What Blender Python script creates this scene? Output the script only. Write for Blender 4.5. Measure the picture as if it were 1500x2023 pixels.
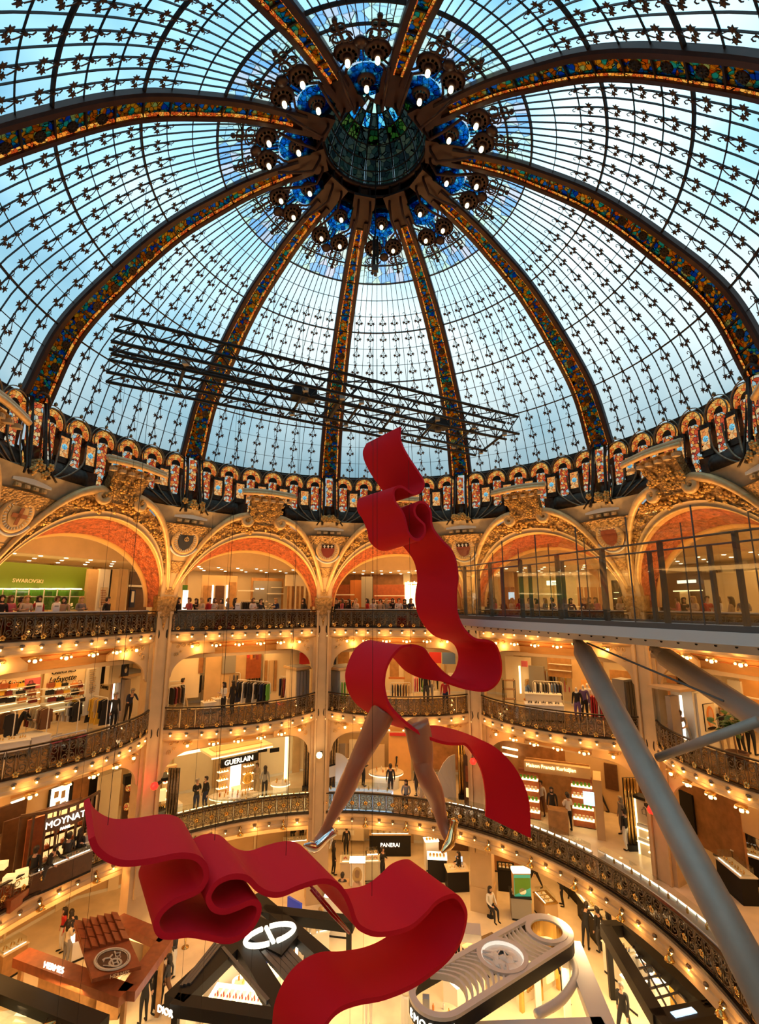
import bpy, bmesh, math, random
from mathutils import Vector, Matrix
from math import sin, cos, pi, radians, sqrt, hypot, atan2
for o in list(bpy.data.objects): bpy.data.objects.remove(o)
SC = bpy.context.scene; COL = SC.collection
rnd = random.Random(11)
# ---------------------------------------------------------------- camera
EYE = 15.0                                   # eye height over the ground floor (1.6 m over the third floor)
CAM = Vector((1.4156, -14.4753, EYE)); YAW, PITCH, FPX = -0.08676, 0.18996, 943.65
cd = bpy.data.cameras.new('camera'); cam = bpy.data.objects.new('camera', cd); COL.objects.link(cam)
cd.sensor_fit = 'HORIZONTAL'; cd.sensor_width = 36.0; cd.lens = 36.0*FPX/1500; cd.clip_start = .1; cd.clip_end = 400
cam.location = CAM; cam.rotation_euler = (pi/2+PITCH, 0, -YAW); SC.camera = cam
SC.view_settings.view_transform = 'Standard'; SC.view_settings.look = 'None'
SC.view_settings.exposure = 0.0; SC.view_settings.gamma = 1.0; SC.view_settings.use_curve_mapping = False
try:
    cy = SC.cycles; cy.max_bounces = 3; cy.diffuse_bounces = 2; cy.glossy_bounces = 2; cy.transmission_bounces = 2; cy.use_adaptive_sampling = True; cy.adaptive_threshold = .10; cy.adaptive_min_samples = 16
    cy.transparent_max_bounces = 10; cy.caustics_reflective = False; cy.caustics_refractive = False; cy.sample_clamp_indirect = 6
except Exception: pass
# ---------------------------------------------------------------- sky: overcast with bright breaks in the cloud
W = bpy.data.worlds.new('sky'); SC.world = W; W.use_nodes = True
nt = W.node_tree; nt.nodes.clear()
def N(t, **k):
    n = nt.nodes.new(t)
    for a, b in k.items(): setattr(n, a, b)
    return n
tc = N('ShaderNodeTexCoord'); sx = N('ShaderNodeSeparateXYZ'); nt.links.new(tc.outputs['Generated'], sx.inputs[0])
nz = N('ShaderNodeTexNoise'); nz.inputs['Scale'].default_value = 1.7; nz.inputs['Detail'].default_value = 5; nz.inputs['Roughness'].default_value = .5
nt.links.new(tc.outputs['Generated'], nz.inputs['Vector'])
rp = N('ShaderNodeValToRGB'); cr = rp.color_ramp
cr.elements[0].position = .38; cr.elements[0].color = (.15, .34, .50, 1)
cr.elements[1].position = .64; cr.elements[1].color = (.98, 1.0, 1.0, 1)
e = cr.elements.new(.5); e.color = (.43, .66, .79, 1)
nt.links.new(nz.outputs['Fac'], rp.inputs[0])
mr = N('ShaderNodeMapRange'); mr.inputs['From Min'].default_value = 0; mr.inputs['From Max'].default_value = 1
mr.inputs['To Min'].default_value = .04; mr.inputs['To Max'].default_value = 1.15
nt.links.new(sx.outputs['Z'], mr.inputs['Value'])
mx = N('ShaderNodeVectorMath', operation='SCALE'); nt.links.new(rp.outputs[0], mx.inputs[0]); nt.links.new(mr.outputs[0], mx.inputs['Scale'])
bg = N('ShaderNodeBackground'); bg.inputs[1].default_value = 2.1; nt.links.new(mx.outputs[0], bg.inputs[0])
wo = N('ShaderNodeOutputWorld'); nt.links.new(bg.outputs[0], wo.inputs[0])
# ---------------------------------------------------------------- lamps of the halls (ceiling panels; warm)
WARM = (1.0, .50, .145)
def area(name, loc, sx_, sy_, power, rot=(0,0,0), col=WARM, spread=None):
    l = bpy.data.lights.new(name, 'AREA'); l.shape = 'RECTANGLE'; l.size = sx_; l.size_y = sy_; l.energy = power; l.color = col
    if spread: l.spread = spread
    o = bpy.data.objects.new(name, l); o.location = loc; o.rotation_euler = rot; COL.objects.link(o); return o
def point(name, loc, power, r=.06, col=WARM):
    l = bpy.data.lights.new(name, 'POINT'); l.energy = power; l.color = col; l.shadow_soft_size = r
    o = bpy.data.objects.new(name, l); o.location = loc; COL.objects.link(o); return o
LV = [0.0, 4.1, 9.2, 13.6]                   # floor heights
BAYS = [-72, -36, 0, 36, 72]
def pol(a, r, z): a = radians(a); return Vector((r*sin(a), r*cos(a), z))
for a in (-108, -72, -36, 0, 36, 72, 108):
    for z, p, r in ((LV[3]+3.35, 210, 16.8), (LV[2]+3.0, 180, 16.2), (LV[1]+3.7, 165, 16.6)):
        area('hall_light', pol(a, r, z), 6.5, 3.6, p, (0, 0, -radians(a)))
for a in (-108, -72, -36, 0, 36, 72, 108):
    area('ground_light', pol(a, 15.0, 3.55), 7.5, 4.0, 260, (0, 0, -radians(a)))
# lights added near the third-floor balcony edges, without fixtures, to wash the arches
for a in (-72, -36, 0, 36, 72):
    for s in (-1, 1):
        area('arch_fill_light', pol(a+s*9, 12.0, LV[3]+1.25), .9, .25, 120, (pi+radians(0), 0, -radians(a)), (1.0, .52, .17))
# ---------------------------------------------------------------- materials
MATS = {}
def mat(name, c, rough=.55, metal=0.0, var=.0, vs=6.0, bump=0.0, bs=30.0, emit=0.0, ec=None, spec=.5, bvor=False, alpha=None, sheen=0):
    if name in MATS: return MATS[name]
    m = bpy.data.materials.new(name); m.use_nodes = True; t = m.node_tree; b = t.nodes['Principled BSDF']
    c4 = (c[0], c[1], c[2], 1); b.inputs['Base Color'].default_value = c4
    b.inputs['Roughness'].default_value = rough; b.inputs['Metallic'].default_value = metal
    b.inputs['Specular IOR Level'].default_value = spec
    if sheen: b.inputs['Sheen Weight'].default_value = sheen
    if var or bump:
        co = t.nodes.new('ShaderNodeTexCoord')
    if var:
        n = t.nodes.new('ShaderNodeTexNoise'); n.inputs['Scale'].default_value = vs; n.inputs['Detail'].default_value = 4
        t.links.new(co.outputs['Object'], n.inputs['Vector'])
        r = t.nodes.new('ShaderNodeValToRGB'); r.color_ramp.elements[0].position = .3; r.color_ramp.elements[1].position = .7
        r.color_ramp.elements[0].color = tuple(max(0, x*(1-var)) for x in c)+(1,)
        r.color_ramp.elements[1].color = tuple(min(1, x*(1+var)) for x in c)+(1,)
        t.links.new(n.outputs['Fac'], r.inputs[0]); t.links.new(r.outputs[0], b.inputs['Base Color'])
    if bump:
        n2 = t.nodes.new('ShaderNodeTexVoronoi' if bvor else 'ShaderNodeTexNoise'); n2.inputs['Scale'].default_value = bs
        t.links.new(co.outputs['Object'], n2.inputs['Vector'])
        bu = t.nodes.new('ShaderNodeBump'); bu.inputs['Strength'].default_value = bump; bu.inputs['Distance'].default_value = .06
        t.links.new(n2.outputs[0], bu.inputs['Height']); t.links.new(bu.outputs[0], b.inputs['Normal'])
    if emit:
        b.inputs['Emission Color'].default_value = tuple(ec or c)+(1,); b.inputs['Emission Strength'].default_value = emit
        m.cycles.emission_sampling = 'NONE' if emit < 60 else 'AUTO'
    MATS[name] = m; return m
def glassmat(name, tint, gloss=.08, transl=0.0, rough=.02):
    m = bpy.data.materials.new(name); m.use_nodes = True; t = m.node_tree; t.nodes.clear()
    o = t.nodes.new('ShaderNodeOutputMaterial'); a = t.nodes.new('ShaderNodeBsdfTransparent'); a.inputs[0].default_value = tint+(1,)
    g = t.nodes.new('ShaderNodeBsdfGlossy'); g.inputs['Roughness'].default_value = rough
    x = t.nodes.new('ShaderNodeMixShader'); x.inputs[0].default_value = gloss
    last = a.outputs[0]
    if transl:
        tr = t.nodes.new('ShaderNodeBsdfTranslucent'); tr.inputs[0].default_value = (.8, .86, .9, 1)
        y = t.nodes.new('ShaderNodeMixShader'); y.inputs[0].default_value = transl
        t.links.new(last, y.inputs[1]); t.links.new(tr.outputs[0], y.inputs[2]); last = y.outputs[0]
    if gloss: t.links.new(last, x.inputs[1]); t.links.new(g.outputs[0], x.inputs[2]); t.links.new(x.outputs[0], o.inputs[0])
    else: t.links.new(last, o.inputs[0])
    MATS[name] = m; return m
def stained(name, cols, scale, lead=.05, emit=0.0, stretch=(1,1,1), transp=True):
    """stained glass: voronoi pieces in the given colours, dark leads; lit from behind (sky or the lamps behind it)"""
    m = bpy.data.materials.new(name); m.use_nodes = True; t = m.node_tree; t.nodes.clear()
    o = t.nodes.new('ShaderNodeOutputMaterial'); co = t.nodes.new('ShaderNodeTexCoord')
    mp = t.nodes.new('ShaderNodeMapping'); mp.inputs['Scale'].default_value = stretch; t.links.new(co.outputs['Object'], mp.inputs[0])
    v = t.nodes.new('ShaderNodeTexVoronoi'); v.inputs['Scale'].default_value = scale; t.links.new(mp.outputs[0], v.inputs['Vector'])
    s = t.nodes.new('ShaderNodeSeparateColor'); t.links.new(v.outputs['Color'], s.inputs[0])
    r = t.nodes.new('ShaderNodeValToRGB'); r.color_ramp.interpolation = 'CONSTANT'
    n = len(cols)
    while len(r.color_ramp.elements) < n: r.color_ramp.elements.new(.5)
    for i, c in enumerate(cols): r.color_ramp.elements[i].position = i/n; r.color_ramp.elements[i].color = tuple(c)+(1,)
    t.links.new(s.outputs[0], r.inputs[0])
    v2 = t.nodes.new('ShaderNodeTexVoronoi'); v2.feature = 'DISTANCE_TO_EDGE'; v2.inputs['Scale'].default_value = scale; t.links.new(mp.outputs[0], v2.inputs['Vector'])
    gt = t.nodes.new('ShaderNodeMath'); gt.operation = 'GREATER_THAN'; gt.inputs[1].default_value = lead; t.links.new(v2.outputs['Distance'], gt.inputs[0])
    ml = t.nodes.new('ShaderNodeVectorMath'); ml.operation = 'SCALE'; t.links.new(r.outputs[0], ml.inputs[0]); t.links.new(gt.outputs[0], ml.inputs['Scale'])
    if emit:
        e = t.nodes.new('ShaderNodeEmission'); e.inputs[1].default_value = emit; t.links.new(ml.outputs[0], e.inputs[0])
        g = t.nodes.new('ShaderNodeBsdfGlossy'); g.inputs['Roughness'].default_value = .15
        x = t.nodes.new('ShaderNodeMixShader'); x.inputs[0].default_value = .05
        t.links.new(e.outputs[0], x.inputs[1]); t.links.new(g.outputs[0], x.inputs[2]); t.links.new(x.outputs[0], o.inputs[0])
        m.cycles.emission_sampling = 'NONE'
    else:
        a = t.nodes.new('ShaderNodeBsdfTransparent'); t.links.new(ml.outputs[0], a.inputs[0])
        tr = t.nodes.new('ShaderNodeBsdfTranslucent'); t.links.new(ml.outputs[0], tr.inputs[0])
        x = t.nodes.new('ShaderNodeMixShader'); x.inputs[0].default_value = .25
        t.links.new(a.outputs[0], x.inputs[1]); t.links.new(tr.outputs[0], x.inputs[2]); t.links.new(x.outputs[0], o.inputs[0])
    MATS[name] = m; return m
M = mat
M('iron', (.022,.013,.010), .5, .3); M('iron_brown', (.055,.02,.012), .42, .2, var=.2, vs=3); M('bronze', (.26,.19,.115), .34, .7, var=.3, vs=14)
M('bronze_dark', (.05,.034,.022), .38, .7, var=.35, vs=9); M('leaf_iron', (.05,.022,.014), .55)
M('gold', (.62,.36,.10), .38, .55, var=.3, vs=9, bump=.6, bs=18); M('gold_light', (.80,.52,.22), .45, .25, var=.15, vs=5)
M('gold_relief', (.50,.29,.10), .5, .3, var=.45, vs=7, bump=1.0, bs=11, bvor=True)
M('soffit', (.42,.10,.03), .5, .15, var=.55, vs=6, bump=.7, bs=13, bvor=True)
M('plaster', (.64,.43,.215), .7, var=.08, vs=2); M('plaster_cream', (.68,.465,.24), .7, var=.06, vs=2); M('plaster_grey', (.40,.31,.20), .75, var=.15, vs=3)
M('cove', (.76,.40,.13), .65, var=.06, vs=2); M('trim_orange', (.55,.18,.04), .5)  # orange lamp glow on the balcony coves is put into the cove colour
M('wall_cream', (.86,.72,.50), .75, var=.05, vs=1); M('wall_tan', (.62,.42,.22), .7, var=.08, vs=1); M('wall_wood', (.36,.16,.055), .45, var=.25, vs=3)
M('ceil', (.84,.66,.42), .8); M('floor_stone', (.80,.66,.45), .25, var=.1, vs=1.2); M('floor_wood', (.55,.30,.10), .3, var=.2, vs=2)
M('white', (.82,.78,.70), .45); M('white_gloss', (.85,.80,.70), .2); M('black', (.012,.011,.010), .55, spec=.25); M('black_gloss', (.012,.010,.009), .12)
M('grey', (.30,.28,.25), .5); M('grey_dark', (.09,.085,.08), .45); M('steel', (.36,.29,.23), .5, .2, var=.06, vs=3); M('chrome', (.8,.8,.8), .1, 1.0)
M('brass', (.75,.48,.15), .22, .95); M('wood_dark', (.10,.045,.02), .4, var=.2, vs=5); M('wood', (.42,.22,.08), .4, var=.2, vs=4)
M('leather', (.34,.085,.025), .42, var=.2, vs=5); M('red', (.72,.004,.016), .75, spec=.25); M('red_lacquer', (.45,.01,.01), .15)
M('skin_sculpt', (.44,.155,.075), .3, var=.05, vs=2); M('marble', (.75,.68,.55), .3, var=.15, vs=2)
M('bulb', (1,.75,.4), .3, emit=4.2, ec=(1.0,.66,.25)); M('bulb_dome', (1,.9,.6), .3, emit=3.4, ec=(1.0,.86,.50))
M('disc_glow', (1,.95,.85), .4, emit=.6, ec=(1,.93,.8)); M('lamp_strip', (1,.9,.6), .3, emit=2.8, ec=(1.0,.76,.36)); M('lamp_white', (1,1,.95), .3, emit=2.2, ec=(1.0,.92,.72)); M('lamp_red', (1,.05,.03), .3, emit=2.6, ec=(1,.012,.008))
M('ceil_spot', (1,.9,.6), .3, emit=7.0, ec=(1.0,.85,.5)); M('screen_blue', (.5,.7,.9), .3, emit=1.3, ec=(.5,.72,.95)); M('shelf_lit', (1,.8,.45), .4, emit=1.0, ec=(1.0,.66,.25))
M('green_wall', (.13,.20,.012), .45, emit=.02, ec=(.25,.38,.02)); M('green_box', (.12,.34,.03), .4); M('foliage', (.05,.14,.02), .45, var=.3, vs=8); M('teal', (.05,.35,.25), .3, emit=.35, ec=(.05,.5,.33))
M('glass_sign', (.9,.9,.8), .4, emit=1.8, ec=(1,.95,.8))
glassmat('pane', (.88,.96,.97), 0, 0, .1); glassmat('clear_glass', (.93,.95,.93), .10); glassmat('rail_glass', (.80,.74,.62), .22, 0, .04)
BL = [(.06,.20,.55),(.08,.42,.55),(.14,.55,.42),(.85,.32,.04),(.95,.50,.08),(.14,.36,.65),(.95,.42,.06),(.70,.62,.28),(.85,.25,.03)]
stained('rib_glass', [tuple(.62*q for q in c) for c in BL], 7.5, .035); stained('bead_glass', [(.95,.30,.03),(.85,.16,.02),(1.0,.48,.08),(.55,.07,.01)], 11, .05, emit=.9)
stained('petal_glass', [(.90,.96,.90),(.80,.92,.95),(.96,.93,.84),(.92,.86,.88),(.62,.78,.95),(.90,.97,.84)], 2.6, .012)
stained('orange_glass', [(1.0,.36,.05),(.85,.16,.02),(1.0,.55,.12),(.7,.10,.02),(.95,.42,.08)], 9, .04, emit=.75)
stained('window_glass', [(1.0,.34,.06),(.75,.10,.03),(.95,.62,.25),(.40,.65,.72),(1.0,.42,.08),(.70,.66,.5),(.9,.25,.05),(.55,.06,.02)], 8, .05, emit=.75)
stained('medal_glass', [(1.0,.42,.10),(.95,.30,.06),(1.0,.55,.2)], 8, .03, emit=.8); stained('medal_blue', [(.25,.75,.95),(.4,.85,1.0),(.15,.5,.75)], 14, .04, emit=.9)
stained('blue_glass', [(.10,.45,.75),(.20,.65,.85),(.05,.25,.55),(.45,.80,.85)], 7, .04); stained('green_glass', [(.12,.22,.07),(.06,.14,.08),(.25,.3,.12)], 7, .05); stained('lantern_glass', [(.10,.14,.12),(.16,.18,.16),(.08,.10,.10),(.2,.2,.15)], 5, .03); stained('red_glass', [(.6,.04,.02),(.8,.10,.03),(.3,.02,.01)], 9, .08)
# ---------------------------------------------------------------- mesh helpers
class MB:
    def __init__(s): s.v = []; s.f = []; s.m = []; s.cur = 0
    def add(s, vs, fs):
        n = len(s.v); s.v += [tuple(v) for v in vs]; s.f += [tuple(i+n for i in f) for f in fs]; s.m += [s.cur]*len(fs); return s
    def box(s, c, d, rz=0.0, mx_=None):
        x, y, z = d[0]/2, d[1]/2, d[2]/2; vs = []
        for k in range(8):
            p = Vector((x if k & 1 else -x, y if k & 2 else -y, z if k & 4 else -z))
            if mx_ is not None: p = mx_ @ p
            elif rz: p = Vector((p.x*cos(rz)-p.y*sin(rz), p.x*sin(rz)+p.y*cos(rz), p.z))
            vs.append(p+Vector(c))
        return s.add(vs, [(0,2,3,1),(4,5,7,6),(0,1,5,4),(2,6,7,3),(0,4,6,2),(1,3,7,5)])
    def prism(s, poly, z0, z1):
        n = len(poly); vs = [(p[0], p[1], z0) for p in poly]+[(p[0], p[1], z1) for p in poly]
        return s.add(vs, [tuple(range(n))[::-1], tuple(range(n, 2*n))]+[(i, (i+1) % n, n+(i+1) % n, n+i) for i in range(n)])
    def slab(s, poly, p0, ux, uy, th):
        """polygon poly (u,v) in the plane at p0 spanned by ux, uy, thickness th along ux x uy"""
        ux, uy, p0 = Vector(ux), Vector(uy), Vector(p0); nn = ux.cross(uy).normalized()*th; n = len(poly)
        a = [p0+ux*u+uy*v for u, v in poly]; b = [p+nn for p in a]
        return s.add(a+b, [tuple(range(n))[::-1], tuple(range(n, 2*n))]+[(i, (i+1) % n, n+(i+1) % n, n+i) for i in range(n)])
    def tube(s, pts, r, n=6, closed=False, caps=True):
        pts = [Vector(p) for p in pts]; L = len(pts)
        rs = r if isinstance(r, (list, tuple)) else [r]*L
        up = Vector((0, 0, 1)); rings = []; prev = None
        for i, p in enumerate(pts):
            a = pts[(i-1) % L] if (i or closed) else p; b = pts[(i+1) % L] if (i < L-1 or closed) else p
            t = (b-a).normalized() if (b-a).length > 1e-9 else Vector((0, 0, 1))
            if prev is None:
                h = up if abs(t.z) < .92 else Vector((1, 0, 0)); x = t.cross(h).normalized()
            else:
                x = (prev-t*prev.dot(t)); x = x.normalized() if x.length > 1e-6 else t.cross(Vector((0,0,1))).normalized()
            prev = x; y = t.cross(x)
            rings.append([p+(x*cos(2*pi*k/n)+y*sin(2*pi*k/n))*rs[i] for k in range(n)])
        vs = [v for g in rings for v in g]; fs = []
        for i in range(L if closed else L-1):
            j = (i+1) % L
            for k in range(n): fs.append((i*n+k, i*n+(k+1) % n, j*n+(k+1) % n, j*n+k))
        if caps and not closed: fs += [tuple(range(n))[::-1], tuple((L-1)*n+k for k in range(n))]
        return s.add(vs, fs)
    def lathe(s, prof, n=12, c=(0,0,0), ax=None):
        vs = []; c = Vector(c); m = ax if ax is not None else Matrix.Identity(3)
        for r, z in prof:
            for k in range(n): vs.append(c+m @ Vector((r*cos(2*pi*k/n), r*sin(2*pi*k/n), z)))
        fs = [(i*n+k, i*n+(k+1) % n, (i+1)*n+(k+1) % n, (i+1)*n+k) for i in range(len(prof)-1) for k in range(n)]
        fs += [tuple(range(n))[::-1], tuple((len(prof)-1)*n+k for k in range(n))]
        return s.add(vs, fs)
    def grid(s, P, nu, nv, close=False):
        vs = [P(i/nu, j/nv) for i in range(nu+1) for j in range(nv+1)]
        return s.add(vs, [(i*(nv+1)+j, (i+1)*(nv+1)+j, (i+1)*(nv+1)+j+1, i*(nv+1)+j+1) for i in range(nu) for j in range(nv)])
    def plate(s, P, nu, nv, T):
        """closed plate: front P(u,v), back P + T(u,v)"""
        n = len(s.v); s.grid(P, nu, nv); s.grid(lambda u, v: Vector(P(u, v))+Vector(T(u, v)), nu, nv)
        w = nv+1; o2 = (nu+1)*w; rim = [i*w for i in range(nu+1)]+[nu*w+j for j in range(1, w)]+[i*w+nv for i in range(nu-1, -1, -1)]+[j for j in range(nv-1, 0, -1)]
        for a, b in zip(rim, rim[1:]+rim[:1]): s.f.append((n+a, n+b, n+o2+b, n+o2+a)); s.m.append(s.cur)
        return s
    def mesh(s, name, mats, smooth=False):
        me = bpy.data.meshes.new(name); me.from_pydata(s.v, [], s.f)
        for m_ in (mats if isinstance(mats, (list, tuple)) else [mats]): me.materials.append(MATS[m_])
        if len(set(s.m)) > 1: me.polygons.foreach_set('material_index', s.m)
        if smooth: me.polygons.foreach_set('use_smooth', [True]*len(s.f))
        me.update(); return me
def put(name, me, parent=None, loc=(0,0,0), rz=0.0, mw=None, **tags):
    o = bpy.data.objects.new(name, me); COL.objects.link(o)
    if parent: o.parent = parent
    if mw is not None: o.matrix_basis = mw
    else:
        o.location = loc
        if rz: o.rotation_euler = (0, 0, rz)
    for k, v in tags.items(): o[k] = v
    return o
def thing(name, label, cat, loc=(0,0,0), rz=0.0, group=None):
    o = put(name, None, None, loc, rz, label=label, category=cat)
    if group: o['group'] = group
    return o
def struct(name, me, parent=None, **k):
    o = put(name, me, parent, **k)
    if parent is None: o['kind'] = 'structure'
    return o
def copy_thing(src, loc=None, rz=None, label=None, group=None):
    def cp(o, par):
        c = o.copy(); COL.objects.link(c); c.parent = par
        for ch in o.children: cp(ch, c)
        return c
    r = cp(src, None)
    if loc is not None: r.location = loc
    if rz is not None: r.rotation_euler = (0, 0, rz)
    if label: r['label'] = label
    if group: r['group'] = group
    return r
def text(s, size, matname, ext=.01, ax='CENTER', shear=0.0):
    cu = bpy.data.curves.new('t', 'FONT'); cu.body = s; cu.size = size; cu.extrude = ext; cu.align_x = ax; cu.align_y = 'CENTER'; cu.resolution_u = 3; cu.shear = shear
    o = bpy.data.objects.new('t', cu); COL.objects.link(o); dg = bpy.context.evaluated_depsgraph_get()
    me = bpy.data.meshes.new_from_object(o.evaluated_get(dg)); bpy.data.objects.remove(o)
    me.materials.clear(); me.materials.append(MATS[matname]); return me
def spline(pts, n):
    """Catmull-Rom through pts (Vectors / tuples), n samples per span"""
    P = [Vector(p) for p in pts]; out = []
    for i in range(len(P)-1):
        a, b, c, d = P[max(i-1, 0)], P[i], P[i+1], P[min(i+2, len(P)-1)]
        for k in range(n):
            t = k/n; out.append(.5*((2*b)+(c-a)*t+(2*a-5*b+4*c-d)*t*t+(3*b-a-3*c+d)*t**3))
    return out+[P[-1]]
# pixel of the photograph -> point in the hall (on a floor height, a bay plane or a cylinder about the dome's axis)
_fw = Vector((sin(YAW)*cos(PITCH), cos(YAW)*cos(PITCH), sin(PITCH))); _rt = Vector((cos(YAW), -sin(YAW), 0)); _up = _rt.cross(_fw)
def ray(x, y): return _fw*FPX+_rt*(x-750)+_up*(1011.5-y)
def at_z(x, y, z): d = ray(x, y); return CAM+d*((z-EYE)/d.z)
def at_plane(x, y, n, k): n = Vector(n); d = ray(x, y); return CAM+d*((k-CAM.dot(n))/d.dot(n))
def at_bay(x, y, th, a): return at_plane(x, y, (sin(radians(th)), cos(radians(th)), 0), a)
def at_r(x, y, r):
    d = ray(x, y); a = d.x**2+d.y**2; b = 2*(CAM.x*d.x+CAM.y*d.y); c = CAM.x**2+CAM.y**2-r*r
    return CAM+d*((-b+sqrt(b*b-4*a*c))/(2*a))
# ================================================================= the hall's shell
def annulus(ri, ro, z0, z1, n=80, a0=-radians(152), a1=radians(152)):   # open over the spectator's own bay
    b = MB(); full = abs(a1-a0-2*pi) < 1e-6
    def P(i, r, z): a = a0+(a1-a0)*i/n; return (r*sin(a), r*cos(a), z)
    vs = [P(i, r, z) for i in range(n+1) for r, z in ((ri, z0), (ro, z0), (ro, z1), (ri, z1))]
    fs = []
    for i in range(n):
        for k in range(4): fs.append((i*4+k, i*4+(k+1) % 4, (i+1)*4+(k+1) % 4, (i+1)*4+k))
    return b.add(vs, fs)
HB = 13.5*cos(radians(18))                                    # half-distance to the flat side of the ten-sided well
# balcony edge in a bay (lateral u, distance y): shallow arc bulging into the well
def edge(bulge, s, half=3.98, y0=12.98):
    return Vector((half*s, y0-bulge*(1-s*s)*(1+.25*s*s), 0))
def floor_mesh(bulge, z0, z1, name):
    pts_in = []
    for k in range(-4, 5):
        th = 36*k
        for i in range(-8, 9):
            e = edge(bulge, i/8, 4.12 if abs(i) == 8 else 3.98); a = -radians(th); pts_in.append((e.x*cos(a)-e.y*sin(a), e.x*sin(a)+e.y*cos(a)))
    n = len(pts_in); out = [(24*p[0]/hypot(*p), 24*p[1]/hypot(*p)) for p in pts_in]; b = MB()
    vs = [(p[0], p[1], z) for z in (z0, z1) for ring in (pts_in, out) for p in ring]
    for i in range(n):
        j = (i+1) % n
        b.f += [(i, j, n+j, n+i), (2*n+i, 3*n+i, 3*n+j, 2*n+j), (i, 2*n+i, 2*n+j, j)]; b.m += [1, 0, 2]
    b.f = [f for f in b.f if not (n-1 in f and 0 in f or 2*n-1 in f and n in f or (2*n in f and 3*n-1 in f))]; b.m = b.m[:len(b.f)] if False else [b.m[q] for q in range(len(b.m)) if q < 3*(n-1)]; b.v = vs; return b.mesh(name, ['floor_stone', 'ceil', 'plaster_cream'])
BUL = {2: 1.25, 3: .5}
b = MB(); b.prism([(26*sin(2*pi*i/64), 26*cos(2*pi*i/64)) for i in range(64)][::-1], -.4, 0.0)
struct('floor', b.mesh('floor', 'floor_stone'))
L1C = Vector((-2.07, 1.19)); L1R = 11.93                      # the first floor's gallery is one round opening
b = MB(); n = 96; vs = []
for z in (LV[1]-.38, LV[1]):
    vs += [(L1C.x+L1R*sin(2*pi*i/n), L1C.y+L1R*cos(2*pi*i/n), z) for i in range(n)]
    vs += [(24*sin(2*pi*i/n), 24*cos(2*pi*i/n), z) for i in range(n)]
for i in range(n):
    j = (i+1) % n; b.f += [(i, j, n+j, n+i), (2*n+i, 3*n+i, 3*n+j, 2*n+j), (i, 2*n+i, 2*n+j, j)]; b.m += [1, 0, 2]
b.v = vs; struct('floor', b.mesh('floor', ['floor_stone', 'ceil', 'plaster_cream']))
struct('floor', floor_mesh(BUL[2], LV[2]-.3, LV[2], 'floor')); struct('floor', floor_mesh(BUL[3], LV[3]-.3, LV[3], 'floor'))
struct('wall_outer', annulus(23.0, 23.4, 0, 19, 90, 0, 2*pi).mesh('wall', 'wall_cream'))
# ceilings of the upper halls: a low ceiling behind a lit drop at the third floor, plain ones below
struct('ceiling', annulus(15.2, 23.2, LV[3]+3.45, LV[3]+3.7).mesh('ceiling', 'ceil'))
struct('ceiling', annulus(13.25, 15.2, 18.15, 18.4).mesh('ceiling', 'ceil'))
struct('trim_1', annulus(15.0, 15.25, LV[3]+3.43, 18.2).mesh('trim', 'plaster_cream'))
struct('ceiling', annulus(13.85, 23.2, LV[2]+3.12, LV[2]+3.3).mesh('ceiling', 'ceil'))
struct('ceiling', annulus(13.85, 23.2, LV[1]+3.88, LV[1]+4.06).mesh('ceiling', 'ceil'))
struct('roof', annulus(12.1, 23.4, 18.6, 18.9).mesh('roof', 'plaster_grey'))
# ================================================================= arches, columns, pendentives (bay frame: +y outward)
def A_(z):
    t = max(0, min(1.25, (z-EYE)/4.0)); return HB-(HB-11.5)*t**1.4
def WP(s, z, off=0.0):
    """point on the inward-leaning wall of a bay: s = -1..1 between the columns, z height, off = proud of it"""
    f = radians(18*s); t = max(0, min(1, (z-EYE)/4.0)); r = A_(z)/(cos(f)*(1-t)+t)-off
    return Vector((r*sin(f), r*cos(f), z))
def fcurve(u):  t = pi*u; return (-.93*cos(t), EYE-.15+3.62*sin(t)**.92)          # front edge of the opening
def ocurve(u):  # outer moulding of the archivolt
    t = abs(2*u-1); s = 1.0*t**.78 if t > .0 else 0
    return ((-1 if u < .5 else 1)*(.0+1.0*t**.85), EYE+.35+4.05*(1-t**2.6)**.75)
TH = {a: ['fourth bay left, by the frame edge', '', '', '', ''][0] for a in BAYS}
BNAME = {-72: 'the leftmost bay', -36: 'the second bay from left', 0: 'the bay behind the ribbon', 36: 'the bay behind the walkway', 72: 'the rightmost bay', 108: 'the bay past the right edge', -108: 'the bay past the left edge'}
fl = MB()                                                     # plaster flower with five petals
for k in range(5):
    a = 2*pi*k/5; fl.lathe([(.0, .0), (.055, .012), (.06, .03), (.03, .05), (0, .052)], 6, (.075*cos(a), .075*sin(a), 0))
fl.lathe([(.0, .02), (.04, .03), (.035, .075), (0, .085)], 6)
FLOWER = fl.mesh('flower', 'gold', True)
lf = MB(); lf.add([(0,0,.0),(.09,.03,.05),(.2,0,.02),(.09,-.06,.05),(.09,-.015,.075),(.05,0,-.02)], [(0,1,4),(1,2,4),(2,3,4),(3,0,4),(0,5,1),(1,5,2),(2,5,3),(3,5,0)])
LEAF = lf.mesh('relief_leaf', 'gold')
def frame(p, nrm, upv=Vector((0,0,1)), sc=1.0, spin=0.0):
    n = nrm.normalized(); x = upv.cross(n).normalized(); y = n.cross(x); m = Matrix((x, y, n)).transposed().to_4x4() @ Matrix.Rotation(spin, 4, 'Z') @ Matrix.Scale(sc, 4); m.translation = p; return m
def nrmW(s, z):
    du = WP(s+.01, z)-WP(s-.01, z); dv = WP(s, z+.02)-WP(s, z-.02); n = du.cross(dv).normalized(); return n if n.y < 0 else -n
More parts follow.
